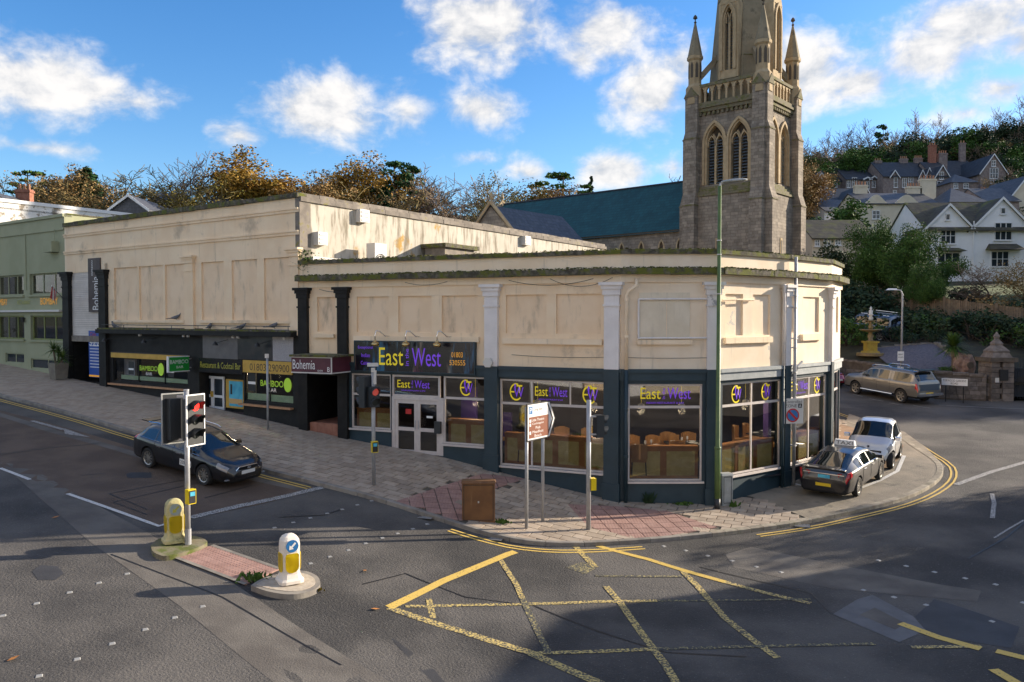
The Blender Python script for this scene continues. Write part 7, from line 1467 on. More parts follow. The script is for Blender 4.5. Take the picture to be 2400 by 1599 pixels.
# green lamp post
p = on_ground(1681, 1192, KH); zt = at_depth(1681, 436, p.y).z; lp = thing('lamp_post', 'tall green street lamp post standing at the building corner', 'street lamp', p)
MB().tube([(p.x, p.y, p.z-.05), (p.x, p.y, p.z+.30)], .088, 14).build('base', 'signal_black', lp, smooth=True); zc = at_depth(1681, 1050, p.y).z
MB().tube([(p.x, p.y, p.z+.30), (p.x, p.y, zc), (p.x, p.y, zc+.06), (p.x, p.y, zt)], [.085, .085, .066, .052], 14).build('column', 'post_green', lp, smooth=True); MB().tube([(p.x, p.y, zc-.03), (p.x, p.y, zc+.03)], .098, 14).build('collar', 'post_green', lp, smooth=True)
for v_ in (565, 598, 690): zz_ = at_depth(1681, v_, p.y).z; MB().tube([(p.x, p.y, zz_), (p.x, p.y, zz_+.03)], .072, 12).build('band', 'off_white', lp)
MB().tube([(p.x, p.y, zt-.05), (p.x+.02, p.y, zt+.06), (p.x+.1, p.y-.05, zt+.10)], .035, 8).build('spigot', 'galv', lp)
mb = MB(); mb.M = Matrix.Translation((p.x+.38, p.y-.12, zt+.12)) @ Matrix.Rotation(-.3, 4, 'Z') @ Matrix.Rotation(-.05, 4, 'Y'); n = 10; pr = [(-.36, .05, .03), (-.30, .10, .05), (-.05, .15, .07), (.25, .13, .06), (.38, .05, .03)]; vs = []; fs = []
for x, w_, h_ in pr:
    for k in range(n): a = 2*math.pi*k/n; vs.append((x, w_*math.cos(a), h_*max(-.4, math.sin(a))))
for i in range(len(pr)-1): fs += [(i*n+k, i*n+(k+1) % n, (i+1)*n+(k+1) % n, (i+1)*n+k) for k in range(n)]
fs += [tuple(range(n))[::-1], tuple(range(n*4, n*5))]; mb.add(vs, fs); mb.build('lantern', 'cabinet_grey', lp, smooth=True)
# parking zone sign on its own teal post
p = on_ground(1846, 1138, KH); D = p.y-.1; c0 = at_depth(1834, 993, D); c1_ = at_depth(1884, 934, D); cz = thing('parking_zone_sign', 'white parking zone plate with a blue no waiting roundel on a teal post', 'sign', p)
sg = Seg(Vector((c0.x, D-.05)), Vector((c1_.x, D+.05))); MB().tube([p, (p.x, p.y, c1_.z+.1)], .045, 10).build('post', 'teal', cz, smooth=True); sg.B('plate', 'off_white', cz, 0, sg.L, c0.z, c1_.z, -.01, .012)
mb = MB(); sg.text(mb, 'Controlled', .05, c1_.z-.15, .015, sg.L-.1, .09); sg.text(mb, 'ZONE', .05, c1_.z-.29, .015, sg.L*.6, .10); sg.box(mb, sg.L*.74, sg.L*.93, c1_.z-.31, c1_.z-.17, .012, .014); mb.build('lettering', 'black', cz); mb = MB(); sg.text(mb, 'A', sg.L*.77, c1_.z-.295, .016, sg.L*.13, .1); mb.build('zone_letter', 'white', cz)
def disc(sg, cx, cz_, r, d, n=24): return MB().poly([sg.pt(cx+r*math.cos(2*math.pi*k/n), cz_+r*math.sin(2*math.pi*k/n), d) for k in range(n)])
cx, cy = sg.L*.47, c0.z+.27; disc(sg, cx, cy, .225, .015).build('roundel_rim', 'red', cz); disc(sg, cx, cy, .18, .017).build('roundel', 'sign_blue', cz); MB().poly([sg.pt(cx+a, cy+b, .019) for a, b in ((-.16, .11), (-.11, .16), (.16, -.11), (.11, -.16))]).build('slash', 'red', cz)
# thin grey pole before the bar window
p = on_ground(628, 1007, KH); zt = at_depth(628, 838, p.y).z; sp = thing('thin_sign_pole', 'thin grey pole with a small blank plate before the bar window', 'pole', p); pole(sp, p, p.z, zt, .04); mb = MB(); mb.box(p.x-.07, p.x+.07, p.y-.06, p.y-.045, zt-.02, zt+.13); mb.build('plate', 'steel', sp)
# illuminated keep left bollards
def bollard(u, v, htop, ang, shell, label, arrow_m='white', disc_m='sign_blue', group=None):
    p = on_ground(u, v, .118); zt = at_depth(u, htop, p.y).z; H = zt-p.z; th = thing('traffic_bollard', label, 'bollard', p, group); Mx = Matrix.Translation(p) @ Matrix.Rotation(ang, 4, 'Z')
    def nb(): m = MB(); m.M = Mx; return m
    prof = [(0, .25, .25), (.06, .25, .25), (.10, .21, .21), (.18, .185, .185), (.24, .18, .18), (.78, .185, .185), (.88, .17, .17), (.95, .13, .13), (.985, .075, .075), (1.0, .02, .02)]
    mb = nb(); vs = []; fs = []; n = 24
    for f_, a, b in prof:
        for k in range(n):
            t_ = 2*math.pi*k/n; c, s = math.cos(t_), math.sin(t_); q = 6.0; rr = (abs(c)**q+abs(s)**q)**(-1/q); vs.append((a*c*rr, b*s*rr, f_*H))
    for i in range(len(prof)-1): fs += [(i*n+k, i*n+(k+1) % n, (i+1)*n+(k+1) % n, (i+1)*n+k) for k in range(n)]
    fs += [tuple(range(n))[::-1], tuple(range(n*(len(prof)-1), n*len(prof)))]; mb.add(vs, fs); mb.build('shell', shell, th, smooth=False)
    for r_ in (0, 1, 2, 3):
        mb = nb(); mb.M = Mx @ Matrix.Rotation(R(90*r_), 4, 'Z'); y = -.192; zz0, zz1, hw, cr = H*.22, H*.62, .135, .05; pts = []
        for cx, cz_, a0 in ((hw-cr, zz1-cr, 0), (-hw+cr, zz1-cr, 90), (-hw+.12, zz0+.12, 180), (hw-.12, zz0+.12, 270)):
            rr = cr if a0 < 180 else .12
            for k in range(5): a = R(a0+22.5*k); pts.append((cx+rr*math.cos(a), y, cz_+rr*math.sin(a)))
        mb.poly(pts); mb.prism(pts, (0, .01, 0)); pn = mb.build('yellow_panel', 'bollard_yellow', th)
        if r_ in (0, 2):
            mb = nb(); mb.M = Mx @ Matrix.Rotation(R(90*r_), 4, 'Z'); cz_ = H*.775; mb.prism([(.125*math.cos(2*math.pi*k/20), y-.006, cz_+.125*math.sin(2*math.pi*k/20)) for k in range(20)], (0, .02, 0)); dk = mb.build('blue_disc', disc_m, th)
            mb = nb(); mb.M = Mx @ Matrix.Rotation(R(90*r_), 4, 'Z') @ Matrix.Translation((0, y-.009, cz_)) @ Matrix.Rotation(R(45), 4, 'Y'); mb.add([(-.02, 0, .09), (-.02, 0, -.02), (-.06, 0, -.02), (0, 0, -.095), (.06, 0, -.02), (.02, 0, -.02), (.02, 0, .09)], [tuple(range(7))]); mb.build('arrow', arrow_m, dk)
    return th
bollard(679, 1362, 1250, R(33), 'bollard_cream', 'clean cream and yellow keep left bollard with blue arrow disc on the refuge island', group='keep left bollards on the refuge island'); mat('disc_pale', (.30, .36, .36), rough=.5)
bollard(409, 1268, 1168, R(33), 'bollard_mossy', 'mossy stained keep left bollard with a faded disc beside the signal pole', 'olive_text', 'disc_pale', group='keep left bollards on the refuge island')
def weed(u, v, n, r, h, label, dz=0., m='leaf_ever'):
    p = on_ground(u, v, dz); mb = MB()
    for _ in range(n):
        a = p+Vector((random.gauss(0, r), random.gauss(0, r*.6), 0)); d_ = Vector((random.gauss(0, .5), random.gauss(0, .5), 1)).normalized()*h*random.uniform(.4, 1); s_ = d_.cross(Vector((random.random(), 1, 0))).normalized()*.02; mb.add([a-s_, a+s_, a+d_*.6+s_*1.6, a+d_, a+d_*.6-s_*1.6], [(0, 1, 2, 3, 4)])
    return solid('weed_clump', mb, m, label, 'weed', base=p)
weed(598, 1362, 70, .16, .22, 'weeds growing beside the paved strip of the refuge island'); weed(1175, 1226, 40, .12, .14, 'small weeds at the foot of the rusty cabinet', KH); weed(1520, 1180, 45, .05, .4, 'tall weed growing against the teal wall under the corner window', KH, 'leaf_dark'); weed(1600, 1183, 50, .14, .12, 'low weeds at the foot of the teal corner wall', KH); weed(1718, 1188, 30, .06, .2, 'weeds behind the grey feeder cabinet', KH)
weed(735, 1385, 40, .1, .08, 'yellowish moss tuft at the rounded end of the island', 0, 'leaf_gold')
# slim lamp standard and parking plate by the gardens
p = at_depth(2112, 890, 45.5); z0 = t(p.x, p.y); zt = at_depth(2112, 690, 45.5).z; gl = thing('garden_lamp_post', 'slim grey green lamp standard with a curved arm beside the garden wall', 'street lamp', (p.x, p.y, z0)); MB().tube([(p.x, p.y, z0-.6), (p.x, p.y, zt), (p.x-.1, p.y, zt+.22), (p.x-.35, p.y, zt+.28)], [.07, .05, .04, .035], 10).build('column', 'galv', gl, smooth=True)
mb = MB(); mb.M = Matrix.Translation((p.x-.6, p.y, zt+.27)); mb.hexa([(-.33, -.09, -.03), (.28, -.09, -.03), (.28, .09, -.03), (-.33, .09, -.03), (-.2, -.05, .07), (.25, -.05, .07), (.25, .05, .07), (-.2, .05, .07)]); mb.build('lantern', 'white', gl)
q = at_depth(2111, 835, 45.2); ps_ = thing('permit_plate', 'white parking permit plate fixed to the slim lamp standard', 'sign', q); mb = MB(); mb.box(q.x-.18, q.x+.18, q.y-.02, q.y, q.z-.27, q.z+.27); mb.build('plate', 'white', ps_); mb = MB(); put_text(mb, 'PERMIT', (q.x-.14, q.y-.024, q.z+.05), (1, 0, 0), (0, 0, 1), .28, .09); put_text(mb, 'HOLDERS', (q.x-.15, q.y-.024, q.z-.1), (1, 0, 0), (0, 0, 1), .3, .08); mb.build('lettering', 'black', ps_)
# ---------------------------------------------------------------- cars
def interp(tab, x): xs = [a for a, _ in tab]; ys = [b for _, b in tab]; return float(np.interp(x, xs, ys))
def sm_interp(tab, x):   # monotone-ish smoothing by averaging neighbours
    return (interp(tab, x-.05)+2*interp(tab, x)+interp(tab, x+.05))/4
def make_car(name, label, S, paint):
    L, Wd = S['L'], S['W']/2; th = thing(name, label, S.get('cat', 'car')); zb = S.get('zb', .20)
    xs = sorted(set(list(np.linspace(.0, L, S.get('nx', 96)).round(4))+[.02, .05, .09, L-.02, L-.05, L-.09])); sec_n = [3, 1, 2, 3, 1, 7, 3, 4]
    def section(x):
        zt = sm_interp(S['top'], x); zs = min(sm_interp(S['belt'], x), zt-.015); w_ = Wd*sm_interp(S['plan'], x); wr = min(Wd*sm_interp(S['roofw'], x), w_*.93); b0 = zb+interp(S.get('under', [(0, 0)]), x)
        e_ = min(1, min(x, L-x)/.06); b0 += .10*(1-e_)
        gh = zt-zs; cr = min(.10, gh*.30); b = [(0, b0), (w_*.84, b0), (w_*.955, b0+.10), (w_*1.0, b0+(zs-b0)*.5), (w_*.985, zs-.05), (w_*.945, zs), (wr, zt-cr), (wr*.80, zt-cr*.22), (0, zt)]
        out = [b[0]]
        for i, n in enumerate(sec_n):
            for k in range(1, n+1): f = k/n; out.append((b[i][0]+(b[i+1][0]-b[i][0])*f, b[i][1]+(b[i+1][1]-b[i][1])*f))
        return out
    secs = [section(x) for x in xs]; nk = len(secs[0]); cum = np.cumsum([0]+sec_n)  # cum[i] index of control i
    V_, F_, MI = [], [], []
    for sgn in (1, -1):
        for x, s in zip(xs, secs):
            for y, z in s: V_.append((x-L/2, sgn*y, z))
    nxn = len(xs)
    def rule(xc, k):
        zt = interp(S['top'], xc); zs = interp(S['belt'], xc); gh = zt-zs
        if cum[5] < k+.5 < cum[6] and gh > .18:
            f = (k+.5-cum[5])/(cum[6]-cum[5])
            for a, b in S['side']:
                if a < xc < b and .07 < f < .90: return 1
        if k+.5 > cum[6]:
            for a, b in S['glass']:
                if a < xc < b and (k < nk-1): return 1
        for (a, b, k0, k1, mi) in S.get('lights', ()):
            if a <= xc <= b and cum[k0 // 10]+(k0 % 10)*.1*(cum[k0//10+1]-cum[k0//10]) <= k+.5 <= cum[k1//10]+(k1 % 10)*.1*((cum[k1//10+1] if k1//10+1 < len(cum) else nk)-cum[k1//10]): return mi
        if k < cum[2] or (S.get('sill') and k < cum[2]+S['sill']): return 4
        return 0
    for h, sgn in enumerate((1, -1)):
        o = h*nxn*nk
        for i in range(nxn-1):
            xc = (xs[i]+xs[i+1])/2
            for k in range(nk-1):
                f = (o+i*nk+k, o+(i+1)*nk+k, o+(i+1)*nk+k+1, o+i*nk+k+1); F_.append(f[::-1] if sgn < 0 else f); MI.append(rule(xc, k))
    for i, rev in ((0, True), (nxn-1, False)):
        ring = [i*nk+k for k in range(nk)]+[nxn*nk+i*nk+k for k in range(nk-2, 0, -1)]; F_.append(tuple(ring[::-1] if not rev else ring)); MI.append(0)
    bm = bmesh.new(); vv = [bm.verts.new(p) for p in V_]; bm.verts.ensure_lookup_table()
    for f, mi in zip(F_, MI):
        try: fc = bm.faces.new([vv[i] for i in f]); fc.material_index = mi; fc.smooth = True
        except ValueError: pass
    bmesh.ops.remove_doubles(bm, verts=bm.verts, dist=.0008); bmesh.ops.recalc_face_normals(bm, faces=bm.faces)
    me = bpy.data.meshes.new('shell'); bm.to_mesh(me); bm.free(); mats = [MT[paint], MT['car_glass'], MT['headlight'], MT['taillight'], MT['under'], MT['under']]
    for m in mats: me.materials.append(m)
    ob = new_obj('shell', me); cut = MB(); wr_ = S['wheel']; wx = [x-L/2 for x in S['axles']]
    for x in wx:
        for s_ in (1, -1):
            n = 24; pts = [(x+(wr_+.055)*math.cos(2*math.pi*k/n), s_*(Wd-.30), wr_+.02+(wr_+.055)*math.sin(2*math.pi*k/n)) for k in range(n)]; cut.prism(pts, (0, s_*.6, 0))
    cm = bpy.data.meshes.new('cut'); cm.from_pydata(cut.v, [], cut.f)
    for m in mats: cm.materials.append(m)
    for p in cm.polygons: p.material_index = 5
    bm = bmesh.new(); bm.from_mesh(cm); bmesh.ops.recalc_face_normals(bm, faces=bm.faces); bm.to_mesh(cm); bm.free()
    co = new_obj('cut', cm); md = ob.modifiers.new('b', 'BOOLEAN'); md.operation = 'DIFFERENCE'; md.solver = 'EXACT'; md.object = co
    dg = bpy.context.evaluated_depsgraph_get(); me2 = bpy.data.meshes.new_from_object(ob.evaluated_get(dg)); bpy.data.objects.remove(ob); bpy.data.objects.remove(co)
    parts = {}
    for p in me2.polygons: parts.setdefault(p.material_index, []).append(tuple(p.vertices))
    vs = [tuple(v.co) for v in me2.vertices]; bodyo = None
    def sub(fs, nm, mt, par, shrink=0.):
        used = {}; nv = []; nf = []
        for f in fs:
            g_ = []
            for i in f:
                if i not in used: used[i] = len(nv); nv.append(vs[i])
                g_.append(used[i])
            nf.append(tuple(g_))
        m = MB(); m.v = nv; m.f = nf; return m.build(nm, mt, par, smooth=True)
    def islands(fs):
        par = {}
        def find(a):
            while par.setdefault(a, a) != a: par[a] = par[par[a]]; a = par[a]
            return a
        for f in fs:
            for i in f[1:]: par[find(i)] = find(f[0])
        grp = {}
        for f in fs: grp.setdefault(find(f[0]), []).append(f)
        return list(grp.values())
    body = sub(parts[0], 'body', paint, th); 
    if 1 in parts:
        for isl_ in islands(parts[1]): sub(isl_, 'window', 'car_glass', th)
    for mi, nm, mt in ((2, 'headlight', 'headlight'), (3, 'tail_light', 'taillight')):
        if mi in parts:
            for isl_ in islands(parts[mi]): sub(isl_, nm, mt, th)
    sub(parts.get(4, [])+parts.get(5, []), 'underbody', 'under', th)
    # door seams
    mb = MB()
    for xd in S.get('seams', ()):
        for sgn in (1, -1):
            s = section(xd); P = [(xd-L/2, sgn*(y+.002), z) for y, z in s[cum[2]+1:cum[6]]]; mb.tube(P, .006, 4, False)
    if mb.v: mb.build('door_seams', 'black', body)
    for xd in S.get('handles', ()):
        for sgn in (1, -1): w_ = Wd*interp(S['plan'], xd); z = interp(S['belt'], xd)-.12; m = MB(); m.box(xd-L/2-.11, xd-L/2+.11, sgn*w_*.985, sgn*(w_*.985+.03), z-.015, z+.015); m.build('door_handle', 'chrome' if S.get('chrome') else paint, th)
    # chrome window line
    if S.get('chrome'):
        for sgn in (1, -1):
            P = []
            for x in np.linspace(S['side'][0][0]-.05, S['side'][-1][1]+.1, 24): s = section(x); y, z = s[cum[5]]; P.append((x-L/2, sgn*(y+.004), z+.012))
            MB().tube(P, .012, 5).build('window_trim', 'chrome', th)
    # mirrors
    xm = S['mirror']; zm_ = interp(S['belt'], xm)+.08
    for sgn in (1, -1):
        m = MB(); m.M = Matrix.Translation((xm-L/2, sgn*(Wd*interp(S['plan'], xm)*.97+.09), zm_)); m.hexa([(-.04, -.10, -.06), (.07, -.08, -.05), (.07, .08, -.05), (-.04, .11, -.06), (-.05, -.10, .07), (.05, -.08, .05), (.05, .08, .05), (-.05, .11, .07)]); m.build('wing_mirror', paint, th)
    # wheels
    for ix, x in enumerate(wx):
        for s_ in (1, -1):
            ty = MB(); yo = s_*(Wd-.015-.09); ty.M = Matrix.Translation((x, yo, wr_)) @ Matrix.Rotation(R(-90*s_), 4, 'X') ; rw = .105; ri = wr_*.68
            ty.lathe([(ri, -rw*.8), (wr_*.93, -rw), (wr_, -rw*.6), (wr_, rw*.6), (wr_*.93, rw), (ri, rw*.85), (ri, rw*.2)], (0, 0, 0), 28, cap=False); wheel = ty.build('wheel', 'rubber', th, smooth=False)
            rm = MB(); rm.M = ty.M; rm.lathe([(ri*1.0, rw*.82), (ri*.9, rw*.72), (ri*.88, rw*.1)], (0, 0, 0), 24, cap=False); rm.lathe([(.055, rw*.5), (.045, rw*.72)], (0, 0, 0), 12); ns = S.get('spokes', 8)
            for k in range(ns):
                a = 2*math.pi*k/ns; c, s = math.cos(a), math.sin(a); tw = .03 if ns > 6 else .05
                q = [(.04*c-tw*.6*-s, .04*s-tw*.6*c), (ri*.9*c-tw*-s, ri*.9*s-tw*c), (ri*.9*c+tw*-s, ri*.9*s+tw*c), (.04*c+tw*.6*-s, .04*s+tw*.6*c)]; rm.prism([(px_, py_, rw*.45) for px_, py_ in q], (0, 0, rw*.2))
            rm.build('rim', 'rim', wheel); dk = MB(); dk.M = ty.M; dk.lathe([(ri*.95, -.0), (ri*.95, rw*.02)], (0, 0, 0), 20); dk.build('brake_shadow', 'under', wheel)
    # plates
    for (end, z, hw_, m, y0) in S.get('plates', ()):
        x = L/2+.012 if end == 'f' else -L/2-.012; mm = MB(); mm.box(min(x, x-.02 if end == 'f' else x+.02), max(x, x-.02 if end == 'f' else x+.02), y0-hw_, y0+hw_, z-.055, z+.055); mm.build('number_plate', m, th)
    return th, section, cum
def put_car(th, rear, front, side, wb, track, dz=0., F=None, k=1.0):   # contact points of the wheels on the visible side
    r, f = Vector(rear[:2]), Vector(front[:2]); h = (f-r).normalized(); n = Vector((-h.y, h.x))*(1 if side == 'R' else -1); track *= k; c = (r+f)/2+n*track/2; F = F or g; th.scale = (k, k, k); wb *= k
    zr, zf = F(*(c-h*wb/2)), F(*(c+h*wb/2)); pitch = math.atan2(zf-zr, wb); zs_ = (F(*(c+n*track/2))-F(*(c-n*track/2)))/track*(1 if side == 'R' else -1)
    th.location = (c.x, c.y, (zr+zf)/2+dz+.004); th.rotation_mode = 'XYZ'; th.rotation_euler = Matrix.Rotation(math.atan2(h.y, h.x), 4, 'Z').to_euler(); 
    Mq = Matrix.Rotation(math.atan2(h.y, h.x), 3, 'Z') @ Matrix.Rotation(-pitch, 3, 'Y') @ Matrix.Rotation(zs_, 3, 'X'); th.rotation_euler = Mq.to_euler(); return th
PL = lambda L: [(0, .80), (.03, .86), (.12, .92), (.45, .975), (1.0, 1.0), (L-1.3, 1.0), (L-.7, .965), (L-.3, .88), (L-.10, .74), (L-.03, .64), (L, .58)]
# black estate
L = 4.77; S = dict(L=L, W=1.82, wheel=.335, axles=(.98, 3.75), spokes=10, chrome=True, top=[(0, .62), (.04, .80), (.10, .98), (.18, 1.06), (.62, 1.38), (.95, 1.44), (1.7, 1.48), (2.45, 1.46), (2.85, 1.40), (3.65, 1.01), (3.8, .965), (4.3, .88), (4.6, .77), (4.72, .66), (L, .54)],
 belt=[(0, .58), (.1, .92), (.5, .98), (1.5, .96), (3.2, .91), (3.7, .86), (4.3, .78), (4.6, .66), (L, .48)], plan=PL(L), roofw=[(0, .70), (.3, .70), (.8, .72), (2.6, .72), (3.2, .76), (3.7, .82), (4.4, .76), (L, .45)], side=[(.55, 1.28), (1.36, 2.22), (2.30, 3.42)], glass=[(.20, .60), (2.90, 3.58)], mirror=3.15, seams=(1.32, 2.26, 3.30), handles=(1.55, 2.55),
 lights=[(4.26, 4.62, 36, 54, 2), (.02, .30, 40, 55, 3)], plates=[('f', .50, .26, 'plate_white', 0)])
car, sec, cum = make_car('estate_car', 'glossy black estate car waiting at the stop line beside the pavement', S, 'car_black')
def grille(car, L, pts, dx=.0):
    mb = MB(); mb.prism([(L/2+.03+dx-abs(y)*.16, y, z) for y, z in pts], (-.14, 0, 0)); o = mb.build('grille', 'black', car); mb = MB(); q = [(L/2+.035+dx-abs(y)*.16, y, z) for y, z in pts]; mb.tube(q+[q[0]], .014, 6, False); mb.build('grille_surround', 'chrome', o); return o
o = grille(car, L, [(-.45, .58), (-.35, .68), (.35, .68), (.45, .58), (.30, .32), (-.30, .32)]); mb = MB()
for z in (.40, .46, .55, .60, .645): mb.box(L/2-.06, L/2+.035-.3*.10, -.33, .33, z-.006, z+.006)
mb.build('grille_bars', 'under', o); mb = MB(); mb.M = Matrix.Translation((L/2+.04, 0, .645)); mb.add([(0, .05*math.cos(2*math.pi*k/16)*1.5, .04*math.sin(2*math.pi*k/16)) for k in range(16)], [tuple(range(16))]); mb.build('badge', 'chrome', o)
for s_ in (-1, 1): mb = MB(); mb.tube([(-L/2+.6, s_*.60, 1.45), (-L/2+1.6, s_*.62, 1.535), (-L/2+2.5, s_*.62, 1.50), (-L/2+2.7, s_*.61, 1.45)], .016, 6); mb.build('roof_rail', 'chrome', car); mb = MB(); mb.box(L/2-.16, L/2-.10, s_*.56, s_*.78, .30, .33); mb.build('fog_strip', 'headlight', car)
mb = MB(); mb.box(-L/2+.05, -L/2+.45, -.5, .5, 1.40, 1.43); mb.build('roof_spoiler', 'car_black', car); mb = MB(); mb.box(.25, .80, -.918, -.912, .46, .66); ds_ = mb.build('door_plate', 'plate_white', car); mb = MB(); put_text(mb, '200-200', (.28, -.921, .50), (1, 0, 0), (0, 0, 1), .5, .12); mb.build('plate_lettering', 'black', ds_)
put_car(car, on_ground(356, 1097), on_ground(478, 1136), 'R', 2.77, 1.6, k=.88)
# black taxi hatchback
L = 4.84; S = dict(L=L, W=1.86, wheel=.335, axles=(1.02, 3.76), spokes=10, chrome=True, top=[(0, .60), (.03, .80), (.07, 1.03), (.16, 1.06), (.35, 1.10), (1.35, 1.42), (1.9, 1.48), (2.45, 1.47), (2.85, 1.41), (3.7, 1.03), (3.85, .99), (4.4, .90), (4.68, .78), (4.78, .66), (L, .54)],
 belt=[(0, .58), (.08, .92), (.4, .99), (1.5, .98), (3.3, .93), (3.8, .87), (4.4, .80), (4.68, .66), (L, .48)], plan=[(0, .78), (.03, .86), (.12, .92), (.45, .975)]+PL(L)[4:], roofw=[(0, .74), (.35, .74), (1.3, .66), (1.9, .68), (2.6, .69), (3.2, .74), (3.7, .82), (4.4, .76), (L, .45)], side=[(1.02, 1.55), (1.62, 2.34), (2.42, 3.45)], glass=[(.36, 1.30), (2.90, 3.62)], mirror=3.2, seams=(1.45, 2.38, 3.35), handles=(1.7, 2.65),
 lights=[(4.32, 4.70, 36, 54, 2), (.03, .34, 38, 52, 3)], plates=[('r', .50, .26, 'plate_yellow', 0)])
car, sec, cum = make_car('taxi', 'black taxi hatchback with a white roof sign parked on the brown bay', S, 'car_taxi')
mb = MB(); mb.box(-L/2+.015, -L/2+.03, -.70, .70, .875, .905); mb.build('boot_trim', 'chrome', car); mb = MB(); mb.box(-L/2-.005, -L/2+.02, -.22, .18, .74, .85); mb.build('licence_plate', 'sky_sign', car); mb = MB(); mb.box(-L/2+.0, -L/2+.02, .0, .18, .745, .845); mb.build('licence_number', 'white', car); mb = MB(); mb.box(-L/2+.03, -L/2+.20, -.72, .72, 1.045, 1.075); mb.build('boot_spoiler', 'car_taxi', car)
for s_ in (-1, 1): mb = MB(); mb.hexa([(-L/2+.03, s_*.50, .78), (-L/2+.20, s_*.88, .76), (-L/2+.20, s_*.80, .76), (-L/2+.08, s_*.45, .78), (-L/2+.03, s_*.50, .93), (-L/2+.18, s_*.88, .97), (-L/2+.2, s_*.80, .97), (-L/2+.08, s_*.45, .93)]); mb.build('tail_light', 'taillight', car)
tx = thing('taxi_roof_sign', 'white illuminated roof sign on the black hatchback', 'sign'); ORG[tx.name] = Vector((0, 0, 0)); mb = MB(); mb.M = Matrix.Identity(4); mb.hexa([(-.09, -.33, 0), (.09, -.33, 0), (.09, .33, 0), (-.09, .33, 0), (-.05, -.30, .17), (.05, -.30, .17), (.05, .30, .17), (-.05, .30, .17)]); mb.build('sign_box', 'white', tx); mb = MB(); put_text(mb, 'TAXI', (-.088, .26, .03), (0, -1, 0), (.25, 0, .97), .52, .11); mb.build('sign_lettering', 'black', tx)
put_car(car, on_ground(2008, 1160, KH), on_ground(2057, 1124, KH), 'R', 2.74, 1.6, KH, k=.88)
tx.location = Vector(car.location)+car.rotation_euler.to_matrix() @ (Vector((-.05, 0, 1.475))*.88); tx.rotation_euler = car.rotation_euler
# silver microcar
L = 2.70; S = dict(L=L, W=1.56, wheel=.29, axles=(.42, 2.29), spokes=6, nx=64, top=[(0, .75), (.04, .95), (.10, 1.12), (.30, 1.42), (.6, 1.52), (1.1, 1.55), (1.5, 1.50), (2.12, 1.04), (2.25, .97), (2.5, .86), (2.62, .74), (L, .55)],
 belt=[(0, .70), (.15, .98), (1.2, .95), (2.0, .92), (2.3, .86), (2.55, .72), (L, .50)], plan=[(0, .80), (.1, .92), (.4, 1.0), (2.0, 1.0), (2.3, .96), (2.5, .88), (2.63, .76), (L, .66)], roofw=[(0, .72), (.4, .74), (1.4, .76), (2.1, .84), (2.5, .76), (L, .52)], side=[(.35, .62), (.72, 1.95)], glass=[(.14, .32), (1.52, 2.10)], mirror=1.95, seams=(.68, 1.95), handles=(.85,),
 lights=[(2.30, 2.57, 36, 56, 2), (.02, .12, 30, 45, 3)], plates=[('f', .40, .24, 'plate_white', 0), ('r', .6, .24, 'plate_yellow', 0)])
car, sec, cum = make_car('microcar', 'small silver two seat city car with a big windscreen behind the taxi', S, 'car_silver'); mb = MB(); mb.box(L/2-.03, L/2+.012, -.42, .42, .58, .66); mb.build('grille_slot', 'black', car); mb = MB(); mb.box(L/2-.12, L/2+.008, -.55, .55, .22, .36); mb.build('lower_grille', 'under', car)
mb = MB(); mb.M = Matrix.Translation((L/2-.06, 0, .79)); mb.add([(.06, .045*math.cos(2*math.pi*k/12), .045*math.sin(2*math.pi*k/12)) for k in range(12)], [tuple(range(12))]); mb.build('badge', 'chrome', car)
put_car(car, on_ground(2106, 1073, KH), on_ground(2088, 1098, KH), 'L', 1.87, 1.38, KH)
# bronze pickup with canopy
L = 5.3; S = dict(L=L, W=1.85, wheel=.38, axles=(1.05, 4.2), spokes=6, zb=.36, top=[(0, .75), (.03, 1.0), (.05, 1.18), (.08, 1.28), (.42, 1.75), (.6, 1.80), (1.7, 1.82), (2.4, 1.83), (3.0, 1.80), (3.3, 1.74), (3.95, 1.32), (4.1, 1.27), (4.8, 1.18), (5.12, 1.08), (5.22, .95), (L, .75)],
 belt=[(0, .72), (.05, 1.14), (.2, 1.18), (3.6, 1.16), (4.2, 1.10), (4.9, 1.02), (5.15, .9), (L, .68)], plan=[(0, .92), (.05, .96), (.3, 1.0), (4.2, 1.0), (4.7, .97), (5.0, .90), (5.2, .80), (L, .70)], roofw=[(0, .82), (.4, .78), (3.2, .76), (4.0, .86), (4.8, .82), (L, .6)], side=[(.50, 1.62), (1.95, 2.62), (2.72, 3.72)], glass=[(.12, .40), (3.36, 3.90)], mirror=3.5, seams=(1.80, 2.67, 3.70), handles=(2.05, 2.85), sill=0,
 lights=[(4.85, 5.15, 42, 58, 2), (.0, .16, 32, 50, 3)], plates=[('r', .62, .26, 'plate_yellow', .0)])
car, sec, cum = make_car('pickup_truck', 'bronze double cab pickup with a rear canopy parked by the garden wall', S, 'car_bronze'); mb = MB(); mb.box(-L/2-.14, -L/2+.05, -.85, .85, .50, .64); mb.build('rear_bumper', 'chrome', car)
for s_ in (-1, 1): mb = MB(); mb.tube([(-L/2+1.4, s_*.70, .45), (-L/2+3.9, s_*.98, .43)] if 0 else [(-L/2+1.55, s_*.96, .42), (-L/2+3.75, s_*.96, .42)], .04, 8); mb.build('side_step', 'chrome', car); mb = MB(); mb.tube([(-L/2+1.9, s_*.66, 1.82), (-L/2+2.1, s_*.66, 1.89), (-L/2+3.1, s_*.64, 1.85), (-L/2+3.3, s_*.63, 1.76)], .022, 6); mb.build('roof_rail', 'chrome', car)
